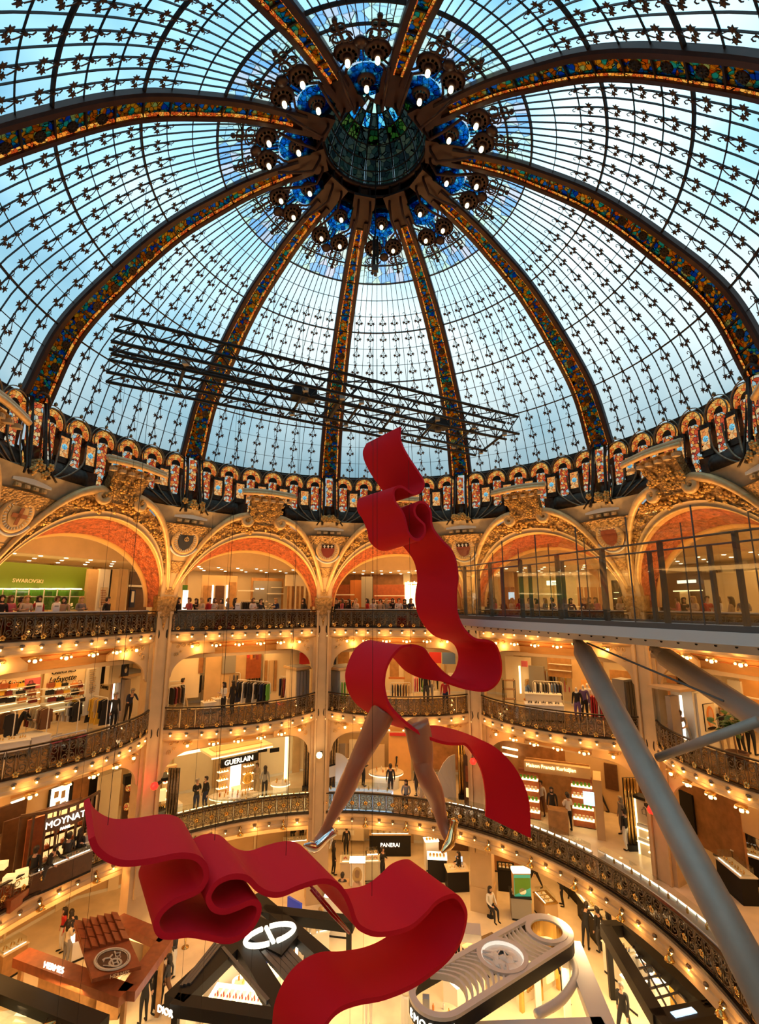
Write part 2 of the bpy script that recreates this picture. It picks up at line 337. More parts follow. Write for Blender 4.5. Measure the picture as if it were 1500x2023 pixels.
def build_arch_meshes():
    ms = {}
    b = MB(); N1 = 56
    def arch(u, v):
        a, z = fcurve(u); c, w = ocurve(u); s_ = a+(c-a)*v; z_ = z+(w-z)*v; return WP(max(-.99, min(.99, s_)), z_, .02)
    b.plate(lambda u, v: arch(u, .16+.68*v), N1, 4, lambda u, v: Vector((0, .12, 0))); ms['archivolt'] = b.mesh('archivolt', 'gold_relief', True)
    b = MB(); b.plate(lambda u, v: arch(u, .0+.2*v)-Vector((0, .07, 0)), N1, 1, lambda u, v: Vector((0, .2, 0))); ms['inner_moulding'] = b.mesh('inner_moulding', 'plaster_cream', True)
    b = MB(); b.tube([WP(*fcurve(i/N1), .03) for i in range(N1+1)], .055, 6); ms['roll_moulding'] = b.mesh('roll_moulding', 'gold_light', True)
    b = MB()
    def soff(u, v):
        a, z = fcurve(u); p = WP(a, z, 0); q = Vector((a*.93*4.25, 13.55, EYE-.15+(z-EYE+.15)*.80)); return p*(1-v)+q*v
    b.plate(lambda u, v: soff(u, .12+.72*v), N1, 5, lambda u, v: Vector((0, .02, .10))); ms['soffit'] = b.mesh('soffit', 'soffit', True)
    b = MB(); b.plate(lambda u, v: soff(u, 0+.13*v), N1, 1, lambda u, v: Vector((0, .0, .12))); ms['soffit_border'] = b.mesh('soffit_border', 'cove', True); b = MB(); b.plate(lambda u, v: soff(u, .83+.17*v), N1, 1, lambda u, v: Vector((0, .0, .12)))
    ms['soffit_rim'] = b.mesh('soffit_rim', 'cove', True)
    # wall that closes the arch behind, over the opening
    b = MB()
    b.plate(lambda u, v: soff(u, 1)*(1-v)+v*Vector((soff(u, 1).x*1.02, 13.55, 18.35)), N1, 1, lambda u, v: Vector((0, .1, 0))); ms['back_wall'] = b.mesh('back_wall', 'plaster_cream')
    # outer moulding in two halves, each ending in a scroll
    for k, sg in enumerate((-1, 1)):
        b = MB(); pts = []; rs = []
        for i in range(25):
            u = i/24*.40; u = u if sg < 0 else 1-u; c, w = ocurve(u); pts.append(WP(c*.985, w, .13)); rs.append(.09+.09*i/24)
        p0 = pts[-1]; sx_ = -sg
        for i in range(1, 20):
            a = i/19*2.6*pi; r = .26*(1-.62*i/19); pts.append(p0+Vector((sx_*(r*sin(a)), -.03, -.26+r*cos(a)))); rs.append(.17*(1-.55*i/19))
        b.tube(pts, rs, 8); ms['scroll_moulding%d' % k] = b.mesh('scroll_moulding', 'gold_light', True)
    # wall above the moulding up to the dark window basket
    for k, sg in enumerate((-1, 1)):
        b = MB()
        def sp(u, v, sg=sg):
            u_ = u*.5 if sg < 0 else 1-u*.5; c, w = ocurve(u_); top = max(w+.02, 4.35+EYE); return WP(c, w+(top-w)*v, -.02)
        b.plate(sp, 24, 4, lambda u, v: Vector((0, .1, 0))); ms['spandrel%d' % k] = b.mesh('spandrel', 'plaster_grey', True)
    # cartouche over the crown
    b = MB()
    def cart(u, v):
        z = EYE+3.95+1.35*v; h = (.62+.16*v**2)*2.0/7.2*2; s_ = (2*u-1)*h*.62; return WP(s_, z, .20+.22*v**3+.10*cos((2*u-1)*1.5))
    b.plate(cart, 14, 8, lambda u, v: Vector((0, .35, 0))); ms['cartouche'] = b.mesh('cartouche', 'gold_relief', True)
    b = MB()
    pts = [WP(-.42+.84*i/16, EYE+5.33+.07*cos((i/8-1)*1.6), .58+.14*cos((i/8-1)*1.4)) for i in range(17)]
    b.tube(pts, .10, 8); ms['top_roll'] = b.mesh('top_roll', 'gold_light', True)
    b = MB(); pts = [p+Vector((0, .09, .13)) for p in pts]; b.tube(pts, .12, 8); ms['cornice'] = b.mesh('cornice', 'plaster_cream', True)
    b = MB(); b.box((0, 0, 0), (.2, .2, .13)); b.box((0, -.04, -.02), (.13, .16, .09)); ms['bracket'] = b.mesh('bracket', 'plaster_cream')
    return ms
AM = build_arch_meshes()
ALLB = [-108, -72, -36, 0, 36, 72, 108]
for th in ALLB:
    t = thing('arch', 'gilded arch with red soffit over the third floor in '+BNAME[th], 'arch', (0,0,0), -radians(th), 'arches under the dome')
    for k in ('archivolt', 'inner_moulding', 'roll_moulding', 'soffit', 'soffit_border', 'soffit_rim', 'back_wall', 'spandrel0', 'spandrel1', 'cartouche', 'top_roll', 'cornice'): put(k.rstrip('01'), AM[k], t)
    put('scroll_moulding', AM['scroll_moulding0'], t); put('scroll_moulding', AM['scroll_moulding1'], t)
    for i in range(6):
        s_ = -.32+.64*i/5; p = WP(s_, EYE+5.08, .5); put('bracket', AM['bracket'], t, mw=frame(p, Vector((0,0,1)), Vector((0,1,0))))
    if abs(th) <= 72:
        r2 = random.Random(th+500)
        for i in range(58):
            u = (i+.5)/58; v = .28+.48*(((i*7) % 5)/4)
            if i % 3 == 0: v = .5
            a, z = fcurve(u); c, w = ocurve(u); s_ = a+(c-a)*v; z_ = z+(w-z)*v
            if abs(s_) > .97: continue
            sc = .75+1.0*sin(pi*u)**2
            put('flower' if i % 2 else 'relief_leaf', FLOWER if i % 2 else LEAF, t, mw=frame(WP(s_, z_, .03), nrmW(s_, z_), sc=sc*r2.uniform(.85, 1.15), spin=r2.uniform(0, 6)))
        for i in range(26):
            s_ = r2.uniform(-.24, .24); v = r2.uniform(.08, .72)
            p = WP(s_, EYE+3.95+1.35*v, .34+.22*v**3); put('flower' if i % 3 else 'relief_leaf', FLOWER if i % 3 else LEAF, t, mw=frame(p, nrmW(s_, EYE+4), sc=r2.uniform(.9, 1.4), spin=r2.uniform(0, 6)))
# columns (each stands on a corner of the ten-sided well)
def column_meshes():
    ms = {}
    b = MB()
    # column frame: +y outward at r = 13.5, front face looks inward (-y)
    b.box((0, 13.85, 7.2), (1.02, .72, 14.4)); ms['pier'] = b.mesh('pier', 'plaster')
    b = MB(); b.box((0, 13.46, 8.6), (.46, .10, 11.9)); ms['front_panel'] = b.mesh('front_panel', 'plaster_cream')
    for k, sg in enumerate((-1, 1)):
        b = MB(); b.box((sg*.30, 13.42, 8.6), (.10, .20, 11.9)); b.box((sg*.30, 13.40, 14.58), (.17, .26, .12)); ms['strip%d' % k] = b.mesh('fillet', 'plaster_cream')
    b = MB(); b.box((0, 13.82, .55), (1.16, .86, 1.1)); b.box((0, 13.82, 2.5), (1.08, .78, 2.85)); ms['base'] = b.mesh('base', 'wall_tan')
    # capital: flaring ornamental cap and drop
    b = MB()
    def cap(u, v):
        z = 14.35+1.0*v; h = .40+.10*v; x = (2*u-1)*h; return Vector((x, 13.42-.28*v-.05*cos(x*3), z))
    b.plate(cap, 6, 6, lambda u, v: Vector((0, .5, 0))); b.slab([(-.17, .0), (0, -.75), (.17, 0)], (0, 13.38, 14.5), (1,0,0), (0,0,1), -.08)
    ms['capital'] = b.mesh('capital', 'gold_relief', True)
    # fan panel rising to the shield
    b = MB()
    def fan(u, v):
        z = 15.3+3.35*v; h = .42+.12*v+1.25*v**3.0; x = (2*u-1)*h; r = 13.12-1.62*(v*1.0)**1.35; return Vector((x, r+.12*(x/(h+.1))**2*0+.10*abs(x)*v, z))
    b.plate(fan, 8, 12, lambda u, v: Vector((0, .25, 0))); ms['fan'] = b.mesh('pendentive', 'plaster', True)
    b = MB(); b.plate(lambda u, v: fan(.5+(u-.5)*.5, .04+.10*v)-Vector((0, .03, 0)), 3, 3, lambda u, v: Vector((0, .05, 0))); ms['panel0'] = b.mesh('relief_panel', 'gold_relief'); b = MB(); b.plate(lambda u, v: fan(.5+(u-.5)*.66, .34+.16*v)-Vector((0, .03, 0)), 3, 3, lambda u, v: Vector((0, .05, 0)))
    ms['panel'] = b.mesh('relief_panel', 'gold_relief')
    b = MB(); b.plate(lambda u, v: fan(.08+.84*u, .86+.13*v)-Vector((0, .05, 0)), 6, 3, lambda u, v: Vector((0, .06, 0))); ms['frieze'] = b.mesh('relief_frieze', 'gold_relief')
    nn = Vector((0, -.93, -.36)).normalized(); c = Vector((0, 11.98, EYE+2.92)); fm = frame(c, nn).to_3x3()
    b = MB(); b.lathe([(.0, -.1), (.62, -.1), (.66, .05), (.60, .12), (.52, .08), (.0, .08)], 24, c, fm); ms['medallion'] = b.mesh('medallion', 'gold_light', True)
    b = MB()
    for i in range(28):
        a = 2*pi*i/28; b.box(c+fm @ Vector((.47*cos(a), .47*sin(a), .10)), (.10, .02, .03), mx_=fm @ Matrix.Rotation(a, 3, 'Z'))
    ms['rays'] = b.mesh('medallion_rays', 'white')
    b = MB(); b.slab([(-.34,.30),(-.36,-.02),(-.24,-.30),(0,-.46),(.24,-.30),(.36,-.02),(.34,.30)][::-1], c+fm @ Vector((0, 0, .10)), fm @ Vector((1,0,0)), fm @ Vector((0,1,0)), -.06); ms['shield'] = b.mesh('shield', 'black')
    b = MB(); b.tube([c+fm @ Vector((.72*cos(a), .72*sin(a), .07)) for a in [radians(205+i*13) for i in range(11)]], .05, 6); ms['garland'] = b.mesh('garland', 'white', True)
    # impost block with dentils and flower cluster
    b = MB(); b.box((0, 11.80, EYE+4.05), (1.62, .62, .26)); b.box((0, 11.95, EYE+3.85), (1.5, .5, .16)); ms['block'] = b.mesh('impost_block', 'white')
    b = MB(); b.box((0, 0, 0), (.21, .2, .13)); b.box((0, -.05, -.01), (.13, .2, .08)); ms['dentil'] = b.mesh('dentil', 'gold_light')
    b = MB(); b.prism([(-.72, 0), (-.4, .4), (0, .62), (.4, .4), (.72, 0)], -.1, .1); m_ = b.mesh('crest', 'gold_relief')
    ms['crest'] = m_
    return ms
CM = column_meshes()
CN = {-90: 'column at the left frame edge', -54: 'pale column between the leftmost and second bay', -18: 'pale column left of the red ribbon', 18: 'pale column right of the red ribbon, partly behind the walkway', 54: 'pale column crossed by the grey strut', 90: 'column at the right frame edge', 126: 'column out past the right edge', -126: 'column out past the left edge'}
SH = {-54: ('shield_dark', (.03,.035,.05)), -18: ('shield_red', (.22,.03,.02)), 18: ('shield_brown', (.20,.04,.03)), 54: ('shield_wine', (.30,.05,.015)), -90: ('shield_cream', (.75,.50,.22))}
for a in (-126, -90, -54, -18, 18, 54, 90, 126):
    t = thing('column', CN[a]+', with shield medallion above', 'column', (0,0,0), -radians(a), 'columns around the well')
    for k in ('pier', 'front_panel', 'base', 'capital', 'fan', 'panel0', 'panel', 'frieze'): put(CM[k].name.split('.')[0], CM[k], t)
    put('fillet', CM['strip0'], t); put('fillet', CM['strip1'], t)
    md = put('medallion', CM['medallion'], t); put('medallion_rays', CM['rays'], md); put('garland', CM['garland'], md)
    sh = CM['shield'].copy(); nm, c_ = SH.get(a, SH[54]); sh.materials.clear(); M(nm, c_, .5); sh.materials.append(MATS[nm]); so = put('shield', sh, md)
    nn = Vector((0, -.93, -.36)).normalized(); c = Vector((0, 11.98, EYE+2.92)); fm = frame(c, nn).to_3x3()
    if a in (-18, 18):
        b = MB(); b.box(c+fm @ Vector((0, .22, .15)), (.66, .15, .02), mx_=fm)
        put('shield_chief', b.mesh('shield_chief', 'black'), md)
        for q in (-.2, 0, .2):
            b = MB(); b.box(c+fm @ Vector((q, .22, .17)), (.05, .17, .02), mx_=fm); b.box(c+fm @ Vector((q, .24, .17)), (.13, .045, .02), mx_=fm); put('shield_cross', b.mesh('shield_cross', 'white'), md)
    elif a == -54:
        b = MB(); b.tube([c+fm @ Vector((.10*cos(q), .12+.09*sin(q), .17)) for q in [2*pi*i/10 for i in range(10)]], .02, 5, True); b.box(c+fm @ Vector((0, .14, .17)), (.03, .24, .03), mx_=fm); put('shield_emblem', b.mesh('shield_emblem', 'gold_light'), md)
    elif a == -90:
        b = MB(); b.box(c+fm @ Vector((0, -.02, .17)), (.14, .6, .02), mx_=fm); b.box(c+fm @ Vector((0, .0, .17)), (.6, .14, .02), mx_=fm); put('shield_cross', b.mesh('shield_cross', 'leather'), md)
    bl = put('impost_block', CM['block'], t); put('crest', CM['crest'], bl, mw=Matrix.Translation((0, 11.55, EYE+4.2)) @ Matrix.Rotation(pi/2, 4, 'X'))
    for i in range(4): put('dentil', CM['dentil'], bl, (-.54+.36*i, 11.62, EYE+3.80))
    r2 = random.Random(a)
    for i in range(7): put('flower', FLOWER, bl, mw=frame(Vector((r2.uniform(-.5, .5), 11.35, EYE+4.28+r2.uniform(0, .42))), Vector((0, -1, -.2)), sc=1.25, spin=r2.uniform(0, 6)))
# ================================================================= the dome
KP = [(-4, 2.3, 15.86), (-3, 3.1, 15.62), (-2, 3.86, 15.36), (-1, 4.62, 15.06), (0, 5.37, 14.69), (3, 7.43, 13.43), (6, 9.28, 11.67), (9, 11.01, 9.52), (12, 11.95, 6.95)]
def prof(k):
    """(radius, height) of the dome at row k"""
    for i in range(len(KP)-1):
        if k <= KP[i+1][0] or i == len(KP)-2: break
    a, b_, c, d = KP[max(i-1, 0)], KP[i], KP[i+1], KP[min(i+2, len(KP)-1)]; t = (k-b_[0])/(c[0]-b_[0]); h = c[0]-b_[0]; out = []
    for q in (1, 2):
        m0 = (c[q]-a[q])/(c[0]-a[0]) if i else (c[q]-b_[q])/h; m1 = (d[q]-b_[q])/(d[0]-b_[0]) if d is not c else (c[q]-b_[q])/h
        out.append((2*t**3-3*t*t+1)*b_[q]+(t**3-2*t*t+t)*h*m0+(-2*t**3+3*t*t)*c[q]+(t**3-t*t)*h*m1)
    return out[0], out[1]+EYE
def ribhalf(k): return .40+.17*max(0, k)/9 if k >= 0 else .40+.02*k
def DP(k, f, off=0.0):
    """dome point: row k, f = -1..1 across the bay between the ribs, off = inward"""
    r, z = prof(k); d = math.asin(min(.9, ribhalf(k)/r)); a = f*(radians(18)-d)
    if off:
        r1, z1 = prof(k+.05); r0, z0 = prof(k-.05); tr, tz = r1-r0, z1-z0; l = hypot(tr, tz); r += tz/l*off; z -= tr/l*off*1.0
    return Vector((r*sin(a), r*cos(a), z))
def bar(k0, k1, f, w, d, steps):
    b = MB(); rows = []
    for i in range(steps+1):
        k = k0+(k1-k0)*i/steps; p, q = DP(k, f), DP(k, f, d); t = Vector((cos(f*radians(17)), -sin(f*radians(17)), 0))*w/2; rows += [p-t, p+t, q+t, q-t]
    fs = []
    for i in range(steps):
        for j in range(4): fs.append((i*4+j, i*4+(j+1) % 4, i*4+4+(j+1) % 4, i*4+4+j))
    return b.add(rows, fs)
def ringbar(k, w, d, f0=-1, f1=1):
    b = MB(); rows = []; n = 12
    for i in range(n+1):
        f = f0+(f1-f0)*i/n; rows += [DP(k-w, f), DP(k+w, f), DP(k+w, f, d), DP(k-w, f, d)]
    return b.add(rows, [(i*4+j, i*4+(j+1) % 4, i*4+4+(j+1) % 4, i*4+4+j) for i in range(n) for j in range(4)])
DM = {}
def pane(k0, k1, f0, f1, g=.012):
    b = MB(); df = .01
    vs = [DP(k, f, o) for o in (-.02, -.005) for k, f in ((k0, f0), (k0, f1), (k1, f1), (k1, f0))]
    return b.add(vs, [(0,1,2,3), (7,6,5,4), (0,4,5,1), (1,5,6,2), (2,6,7,3), (3,7,4,0)])
for k in range(12):
    for j in range(12): DM['pane', k, j] = pane(k, k+1, -1+j/6, -1+(j+1)/6).mesh('pane', 'pane')
for j in range(1, 12): DM['bar', j] = bar(-2.6, 12, -1+j/6, .023, .04, 22).mesh('glazing_bar', 'iron')
for k in range(0, 13): DM['ring', k] = ringbar(k, .030 if k % 3 == 0 else .010, .09 if k % 3 == 0 else .04).mesh('ring_bar', 'iron')
for k in (-1, -2): DM['ring', k] = ringbar(k, .03, .06).mesh('ring_bar', 'iron')
for k in (-1, -2, -3, -4):
    for j in range(12): DM['pane', k, j] = pane(k, k+1, -1+j/6, -1+(j+1)/6).mesh('pane', 'petal_glass' if k > -4 else 'blue_glass')
# ivy ornament: boss, curl, two stems with pointed leaves (local x across, y down the dome, z inward)
b = MB(); b.lathe([(0, 0), (.06, .0), (.045, .05), (0, .06)], 8)
b.tube([(0, -.02, .03), (-.01, -.14, .04), (.05, -.20, .04), (.10, -.17, .04), (.09, -.12, .04)], .014, 4)
b.tube([(0, -.05, .03), (-.05, -.10, .04), (-.08, -.08, .04)], .012, 4)
def ivy(cx, cy, a, s):
    pts = []
    for i, r in enumerate((1, .42, .85, .38, .8, .30, .55, .30, .8, .38, .85, .42)): q = a+2*pi*i/12; pts.append((cx+s*r*sin(q), cy+s*r*cos(q)))
    n = len(pts); b.add([(x, y, .03) for x, y in pts]+[(x, y, .05) for x, y in pts]+[(cx, cy, .075), (cx, cy, .02)], [(i, (i+1) % n, n+(i+1) % n, n+i) for i in range(n)]+[(n+i, n+(i+1) % n, 2*n) for i in range(n)]+[((i+1) % n, i, 2*n+1) for i in range(n)])
for s_ in (-1, 1):
    b.tube([(0, .02, .03), (s_*.05, .15, .05), (s_*.10, .27, .05)], .014, 4); ivy(s_*.12, .34, s_*.35, .135)
ivy(0, .42, 0, .10)
IVY = b.mesh('ivy_ornament', 'leaf_iron')
ROSE = MB().lathe([(0, 0), (.10, 0), (.12, .03), (.07, .06), (.05, .10), (0, .11)], 8).mesh('boss', 'leaf_iron')
WN = ['beyond the far middle bay', 'right of the far middle bay', 'second right of the far middle', 'at the right side, overhead', 'near right, at the top edge', 'nearest overhead, at the top edge', 'near left, at the top edge', 'at the left side, overhead', 'second left of the far middle', 'left of the far middle bay']
def mframe(k, f, sc=1.0, off=.05):
    p = DP(k, f, off); d = (DP(k+.1, f)-DP(k-.1, f)).normalized(); n = (DP(k, f, .1)-DP(k, f, -.1)).normalized(); x = d.cross(n)
    m = Matrix((x, d, n)).transposed().to_4x4() @ Matrix.Scale(sc, 4); m.translation = p; return m
# lamps of the crown: a bulb in a dark iron cup ringed with green glass, and the blue medallion lamp
def cup(r0, glass, nm, long=1.0):
    b1 = MB(); b1.lathe([(r0*1.5, 0), (r0*1.55, .05), (r0*1.15, .12), (r0*.55, .13), (.0, .13)], 20); b1.lathe([(r0*.55, .10), (r0*.5, .22), (r0*.35, .24), (0, .24)], 10)
    b2 = MB()
    for i in range(12):
        a = 2*pi*i/12; b2.box((r0*1.02*cos(a), r0*1.02*sin(a), .145), (r0*.26, r0*.30, .02), rz=a)
    b3 = MB(); b3.lathe([(0, .22), (.06, .24), (.078, .30), (.07, .37), (.03, .41), (0, .42)], 12)
    return b1.mesh('cup', 'iron_brown', True), b2.mesh('cup_glass', glass), b3.mesh('bulb', 'bulb_dome', True)
CUP = cup(.25, 'green_glass', 's'); CUPB = cup(.19, 'blue_glass', 'm')
b = MB(); b.lathe([(.34, .02), (.62, .02), (.62, .05), (.34, .05)], 26); b.add([], []); MEDR = b.mesh('blue_ring', 'blue_glass')
b = MB(); b.lathe([(0, .0), (.16, .02), (.2, .10), (.12, .17), (0, .18)], 14)
for s_ in (-1, 1): b.tube([(s_*.15, .05, .06), (s_*.30, -.02, .06), (s_*.36, .10, .06), (s_*.28, .14, .06)], .03, 5)
DARKCUP = b.mesh('iron_cup', 'iron_brown', True)
def scrollwork():
    b = MB()
    for s_ in (-1, 1):
        pts = []
        for i in range(16):
            a = i/15*2.4*pi; r = .20*(1-.5*i/15); pts.append((s_*(.14+r*cos(a)), .25+r*sin(a), .05))
        b.tube(pts, .03, 5); pts = [(s_*.10+.12*cos(a), .62+.12*sin(a), .05) for a in [2*pi*i/9 for i in range(9)]]; b.tube(pts, .03, 5, True)
    b.tube([(.0, .0, .04), (.05, .3, .06), (-.04, .6, .06), (.02, .82, .05)], .035, 5); b.lathe([(0, 0), (.09, .02), (.07, .1), (0, .12)], 8, (0, .86, 0)); return b.mesh('iron_scroll', 'iron_brown', True)
SCROLL = scrollwork()
def lyre():
    b = MB()
    for s_ in (-1, 1):
        b.tube([(s_*.70, -.1, .06), (s_*.58, .45, .08), (s_*.24, .85, .08), (s_*.16, 1.25, .08), (s_*.34, 1.65, .07)], .045, 5)
        b.tube([(s_*.86, -.1, .06), (s_*.74, .5, .08), (s_*.42, .95, .08), (s_*.34, 1.25, .07)], .035, 5)
    return b.mesh('iron_lyre', 'iron_brown', True)
LYRE = lyre()
b = MB(); b.add([(-.22, .65, .03), (.22, .65, .03), (.12, 1.1, .03), (.2, 1.5, .03), (-.2, 1.5, .03), (-.12, 1.1, .03)], [(0,1,2,5), (5,2,3,4)]); b.v += [(x, y, .045) for x, y, z in b.v[:6]]; b.f += [(11,8,7,6), (10,9,8,11), (0,6,7,1), (4,3,9,10)]; b.m += [0]*4
LYREG = b.mesh('lyre_glass', 'blue_glass')
for n_ in range(10):
    th = 36*n_; w = struct('window_%d' % (n_+1), None, rz=-radians(th)); w['label'] = 'blue leaded dome bay '+WN[n_]; w['category'] = 'dome window'
    for k in range(-4, 12):
        for j in range(12): put('pane', DM['pane', k, j], w)
    for j in range(1, 12): put('glazing_bar', DM['bar', j], w)
    for k in range(-2, 13): put('ring_bar', DM['ring', k], w)
    for k in range(2, 12):
        for j in range(1, 12, 2): put('ivy_ornament', IVY, w, mw=mframe(k, -1+j/6, .92 if k < 5 else 1.05))
    for f in (-.52, .52):
        c_ = put('cup', CUP[0], w, mw=mframe(-2.0, f)); put('cup_glass', CUP[1], c_); put('bulb', CUP[2], c_); put('iron_scroll', SCROLL, w, mw=mframe(-1.62, f, .95))
    c_ = put('cup', CUPB[0], w, mw=mframe(-3.35, 0, 1.0)); put('cup_glass', CUPB[1], c_); put('bulb', CUPB[2], c_); put('blue_ring', MEDR, c_)
    ly = put('iron_lyre', LYRE, w, mw=mframe(-3.35, 0, .95, .0)); put('lyre_glass', LYREG, ly); put('iron_cup', DARKCUP, w, mw=mframe(-1.55, 0, 1.0))
# ribs
def ribP(k, x, off):
    r, z = prof(k); r1, z1 = prof(k+.05); r0, z0 = prof(k-.05); tr, tz = r1-r0, z1-z0; l = hypot(tr, tz); return Vector((x, r+tz/l*off, z-tr/l*off))
def sweep(ks, xs):
    """xs(k) -> list of (x, off) section corners"""
    b = MB(); S = [xs(k) for k in ks]; m = len(S[0]); vs = [ribP(k, x, o) for k, s in zip(ks, S) for x, o in s]
    fs = [(i*m+j, i*m+(j+1) % m, (i+1)*m+(j+1) % m, (i+1)*m+j) for i in range(len(ks)-1) for j in range(m)]
    return b.add(vs, fs+[tuple(range(m)), tuple((len(ks)-1)*m+j for j in range(m))[::-1]])
RK = [-3.4+i*.4 for i in range(40)]
def beam(sg):
    def xs(k):
        h = ribhalf(k); a, c = h*sg, (h-.19)*sg; return [(a, -.02), (a, .13), (a*.985-.03*sg, .20), (c, .21), (c, -.02)]
    return sweep(RK, xs).mesh('rib_beam', 'iron_brown')
RB = [beam(-1), beam(1)]
RM = {}
for k in range(-3, 12):
    ks = [k+.03, k+.34, k+.66, k+.97]
    RM['g', k] = sweep(ks, lambda q: [(-(ribhalf(q)-.25), .08), (-(ribhalf(q)-.25), .10), (ribhalf(q)-.25, .10), (ribhalf(q)-.25, .08)]).mesh('stained_panel', 'rib_glass')
    for sg in (-1, 1): RM['b', k, sg] = sweep(ks, lambda q: [(sg*(ribhalf(q)-.185), .08), (sg*(ribhalf(q)-.185), .15), (sg*(ribhalf(q)-.245), .15), (sg*(ribhalf(q)-.245), .08)]).mesh('bead_strip', 'bead_glass')
    RM['c', k] = sweep([k-.03, k+.03], lambda q: [(-(ribhalf(q)-.15), .05), (-(ribhalf(q)-.15), .14), (ribhalf(q)-.15, .14), (ribhalf(q)-.15, .05)]).mesh('cross_bar', 'iron')
    RM['s', k] = sweep(ks, lambda q: [(-(ribhalf(q)-.24), .09), (-(ribhalf(q)-.24), .13), (-(ribhalf(q)-.255), .13), (-(ribhalf(q)-.255), .09)]).mesh('lead', 'iron')
b = MB(); b.lathe([(.09, 0), (.16, .02), (.16, .05), (.09, .05)], 14); b.lathe([(0, .0), (.05, .02), (.03, .07), (0, .08)], 8)
for i in range(10): a = 2*pi*i/10; b.box((.125*cos(a), .125*sin(a), .05), (.07, .018, .03), rz=a)
RROS = b.mesh('rosette', 'bronze_dark')
b = MB()   # curved tail of each rib up to the lantern ring
for s_ in (-1, 1): b.tube([ribP(-2.4, s_*.34, .30), ribP(-3.2, s_*.30, .55), Vector((s_*.26, 2.2, EYE+15.2)), Vector((s_*.24, 1.98, EYE+15.7)), Vector((s_*.2, 1.95, EYE+16.5))], .05, 6)
RTAIL = b.mesh('rib_tail', 'iron_brown', True)
RHEAD = sweep([-4.6, -4.0, -3.4, -2.95], lambda q: [(-.44, -.06), (-.44, .1), (.44, .1), (.44, -.06)]).mesh('rib_head', 'iron_brown')
RN = {18: 'running down right of the red ribbon', 54: 'second right of the ribbon', 90: 'sweeping along the right side', 126: 'sweeping over the top right', 162: 'right of two meeting the top edge', 198: 'left of two meeting the top edge', 234: 'sweeping over the top left', 270: 'sweeping along the left side', 306: 'second left of the ribbon', 342: 'running down left of the ribbon'}
for a, nm in RN.items():
    t = thing('dome_rib', 'dark dome rib with stained glass, '+nm, 'rib', (0,0,0), -radians(a), 'ribs of the dome')
    put('rib_beam', RB[0], t); put('rib_beam', RB[1], t); put('rib_tail', RTAIL, t); put('rib_head', RHEAD, t)
    for k in range(-3, 12):
        put('stained_panel', RM['g', k], t); put('bead_strip', RM['b', k, -1], t); put('bead_strip', RM['b', k, 1], t); put('cross_bar', RM['c', k], t); put('lead', RM['s', k], t)
        if k > 3:
            p = ribP(k+.5, .08, .14); d = (ribP(k+.6, 0, 0)-ribP(k+.4, 0, 0)).normalized(); nn = (ribP(k+.5, 0, .1)-ribP(k+.5, 0, -.1)).normalized(); x = d.cross(nn); m = Matrix((x, d, nn)).transposed().to_4x4(); m.translation = p; put('rosette', RROS, t, mw=m)
# lantern at the crown
t = thing('lantern', 'dark glazed lantern drum at the crown of the dome', 'lantern', (0, 0, EYE+16.35))
b = MB(); b.v = []; n = 30
def lant(r, z, a): return (r*sin(a), r*cos(a), z)
LP = [(1.95, .22), (1.9, .4), (1.82, .8), (1.68, 1.22), (1.45, 1.65), (1.1, 2.0), (.7, 2.27), (.32, 2.42)]
for i, (q0, q1) in enumerate(zip(LP, LP[1:])):
    for s_ in range(20):
        a0, a1 = 2*pi*(s_+.06)/20, 2*pi*(s_+.94)/20; b = MB()
        b.plate(lambda u, v: Vector(lant(q0[0]+(q1[0]-q0[0])*v, q0[1]+(q1[1]-q0[1])*v, a0+(a1-a0)*u)), 2, 1, lambda u, v: Vector((0, 0, .02)))
        put('lantern_pane', b.mesh('lantern_pane', 'lantern_glass' if i < 4 else ('blue_glass' if i == 5 and s_ % 2 == 0 else ('green_glass' if i == 4 and s_ % 3 else ('petal_glass' if i == 6 and s_ % 2 else 'lantern_glass')))), t)
b = MB()
for s_ in range(20): b.tube([lant(r, z, 2*pi*s_/20) for r, z in LP], .03, 4)
for r, z in LP[1:]: b.tube([lant(r, z, 2*pi*i/40) for i in range(40)], .028, 4, True)
put('lantern_frame', b.mesh('lantern_frame', 'iron'), t)
b = MB(); b.tube([lant(1.98, .22, 2*pi*i/48) for i in range(48)], .10, 8, True); b.tube([lant(2.12, -.1, 2*pi*i/48) for i in range(48)], .06, 6, True); put('lantern_ring', b.mesh('lantern_ring', 'iron_brown', True), t)
b = MB(); b.lathe([(0, 2.45), (.3, 2.43), (.32, 2.47), (.0, 2.49)], 20); put('oculus', b.mesh('oculus', 'pane'), t)
b = MB(); b.tube([lant(.33, 2.43, 2*pi*i/20) for i in range(20)], .06, 6, True); put('oculus_rim', b.mesh('oculus_rim', 'iron', True), t)
b = MB(); b.plate(lambda u, v: Vector(lant(2.0+.46*v, .25-.80*v, 2*pi*u)), 60, 2, lambda u, v: Vector((0, 0, .04))); put('crown_plate', b.mesh('crown_plate', 'iron_brown'), t)
for n_ in range(10):   # red glass between the lantern ring and the lamps
    a = 2*pi*n_/10; b = MB(); b.plate(lambda u, v: Vector(lant(2.02+.2*v, .1-.5*v, a+(u-.5)*.42)), 4, 1, lambda u, v: Vector((0, 0, .02))); put('red_glass', b.mesh('red_glass', 'red_glass'), t)
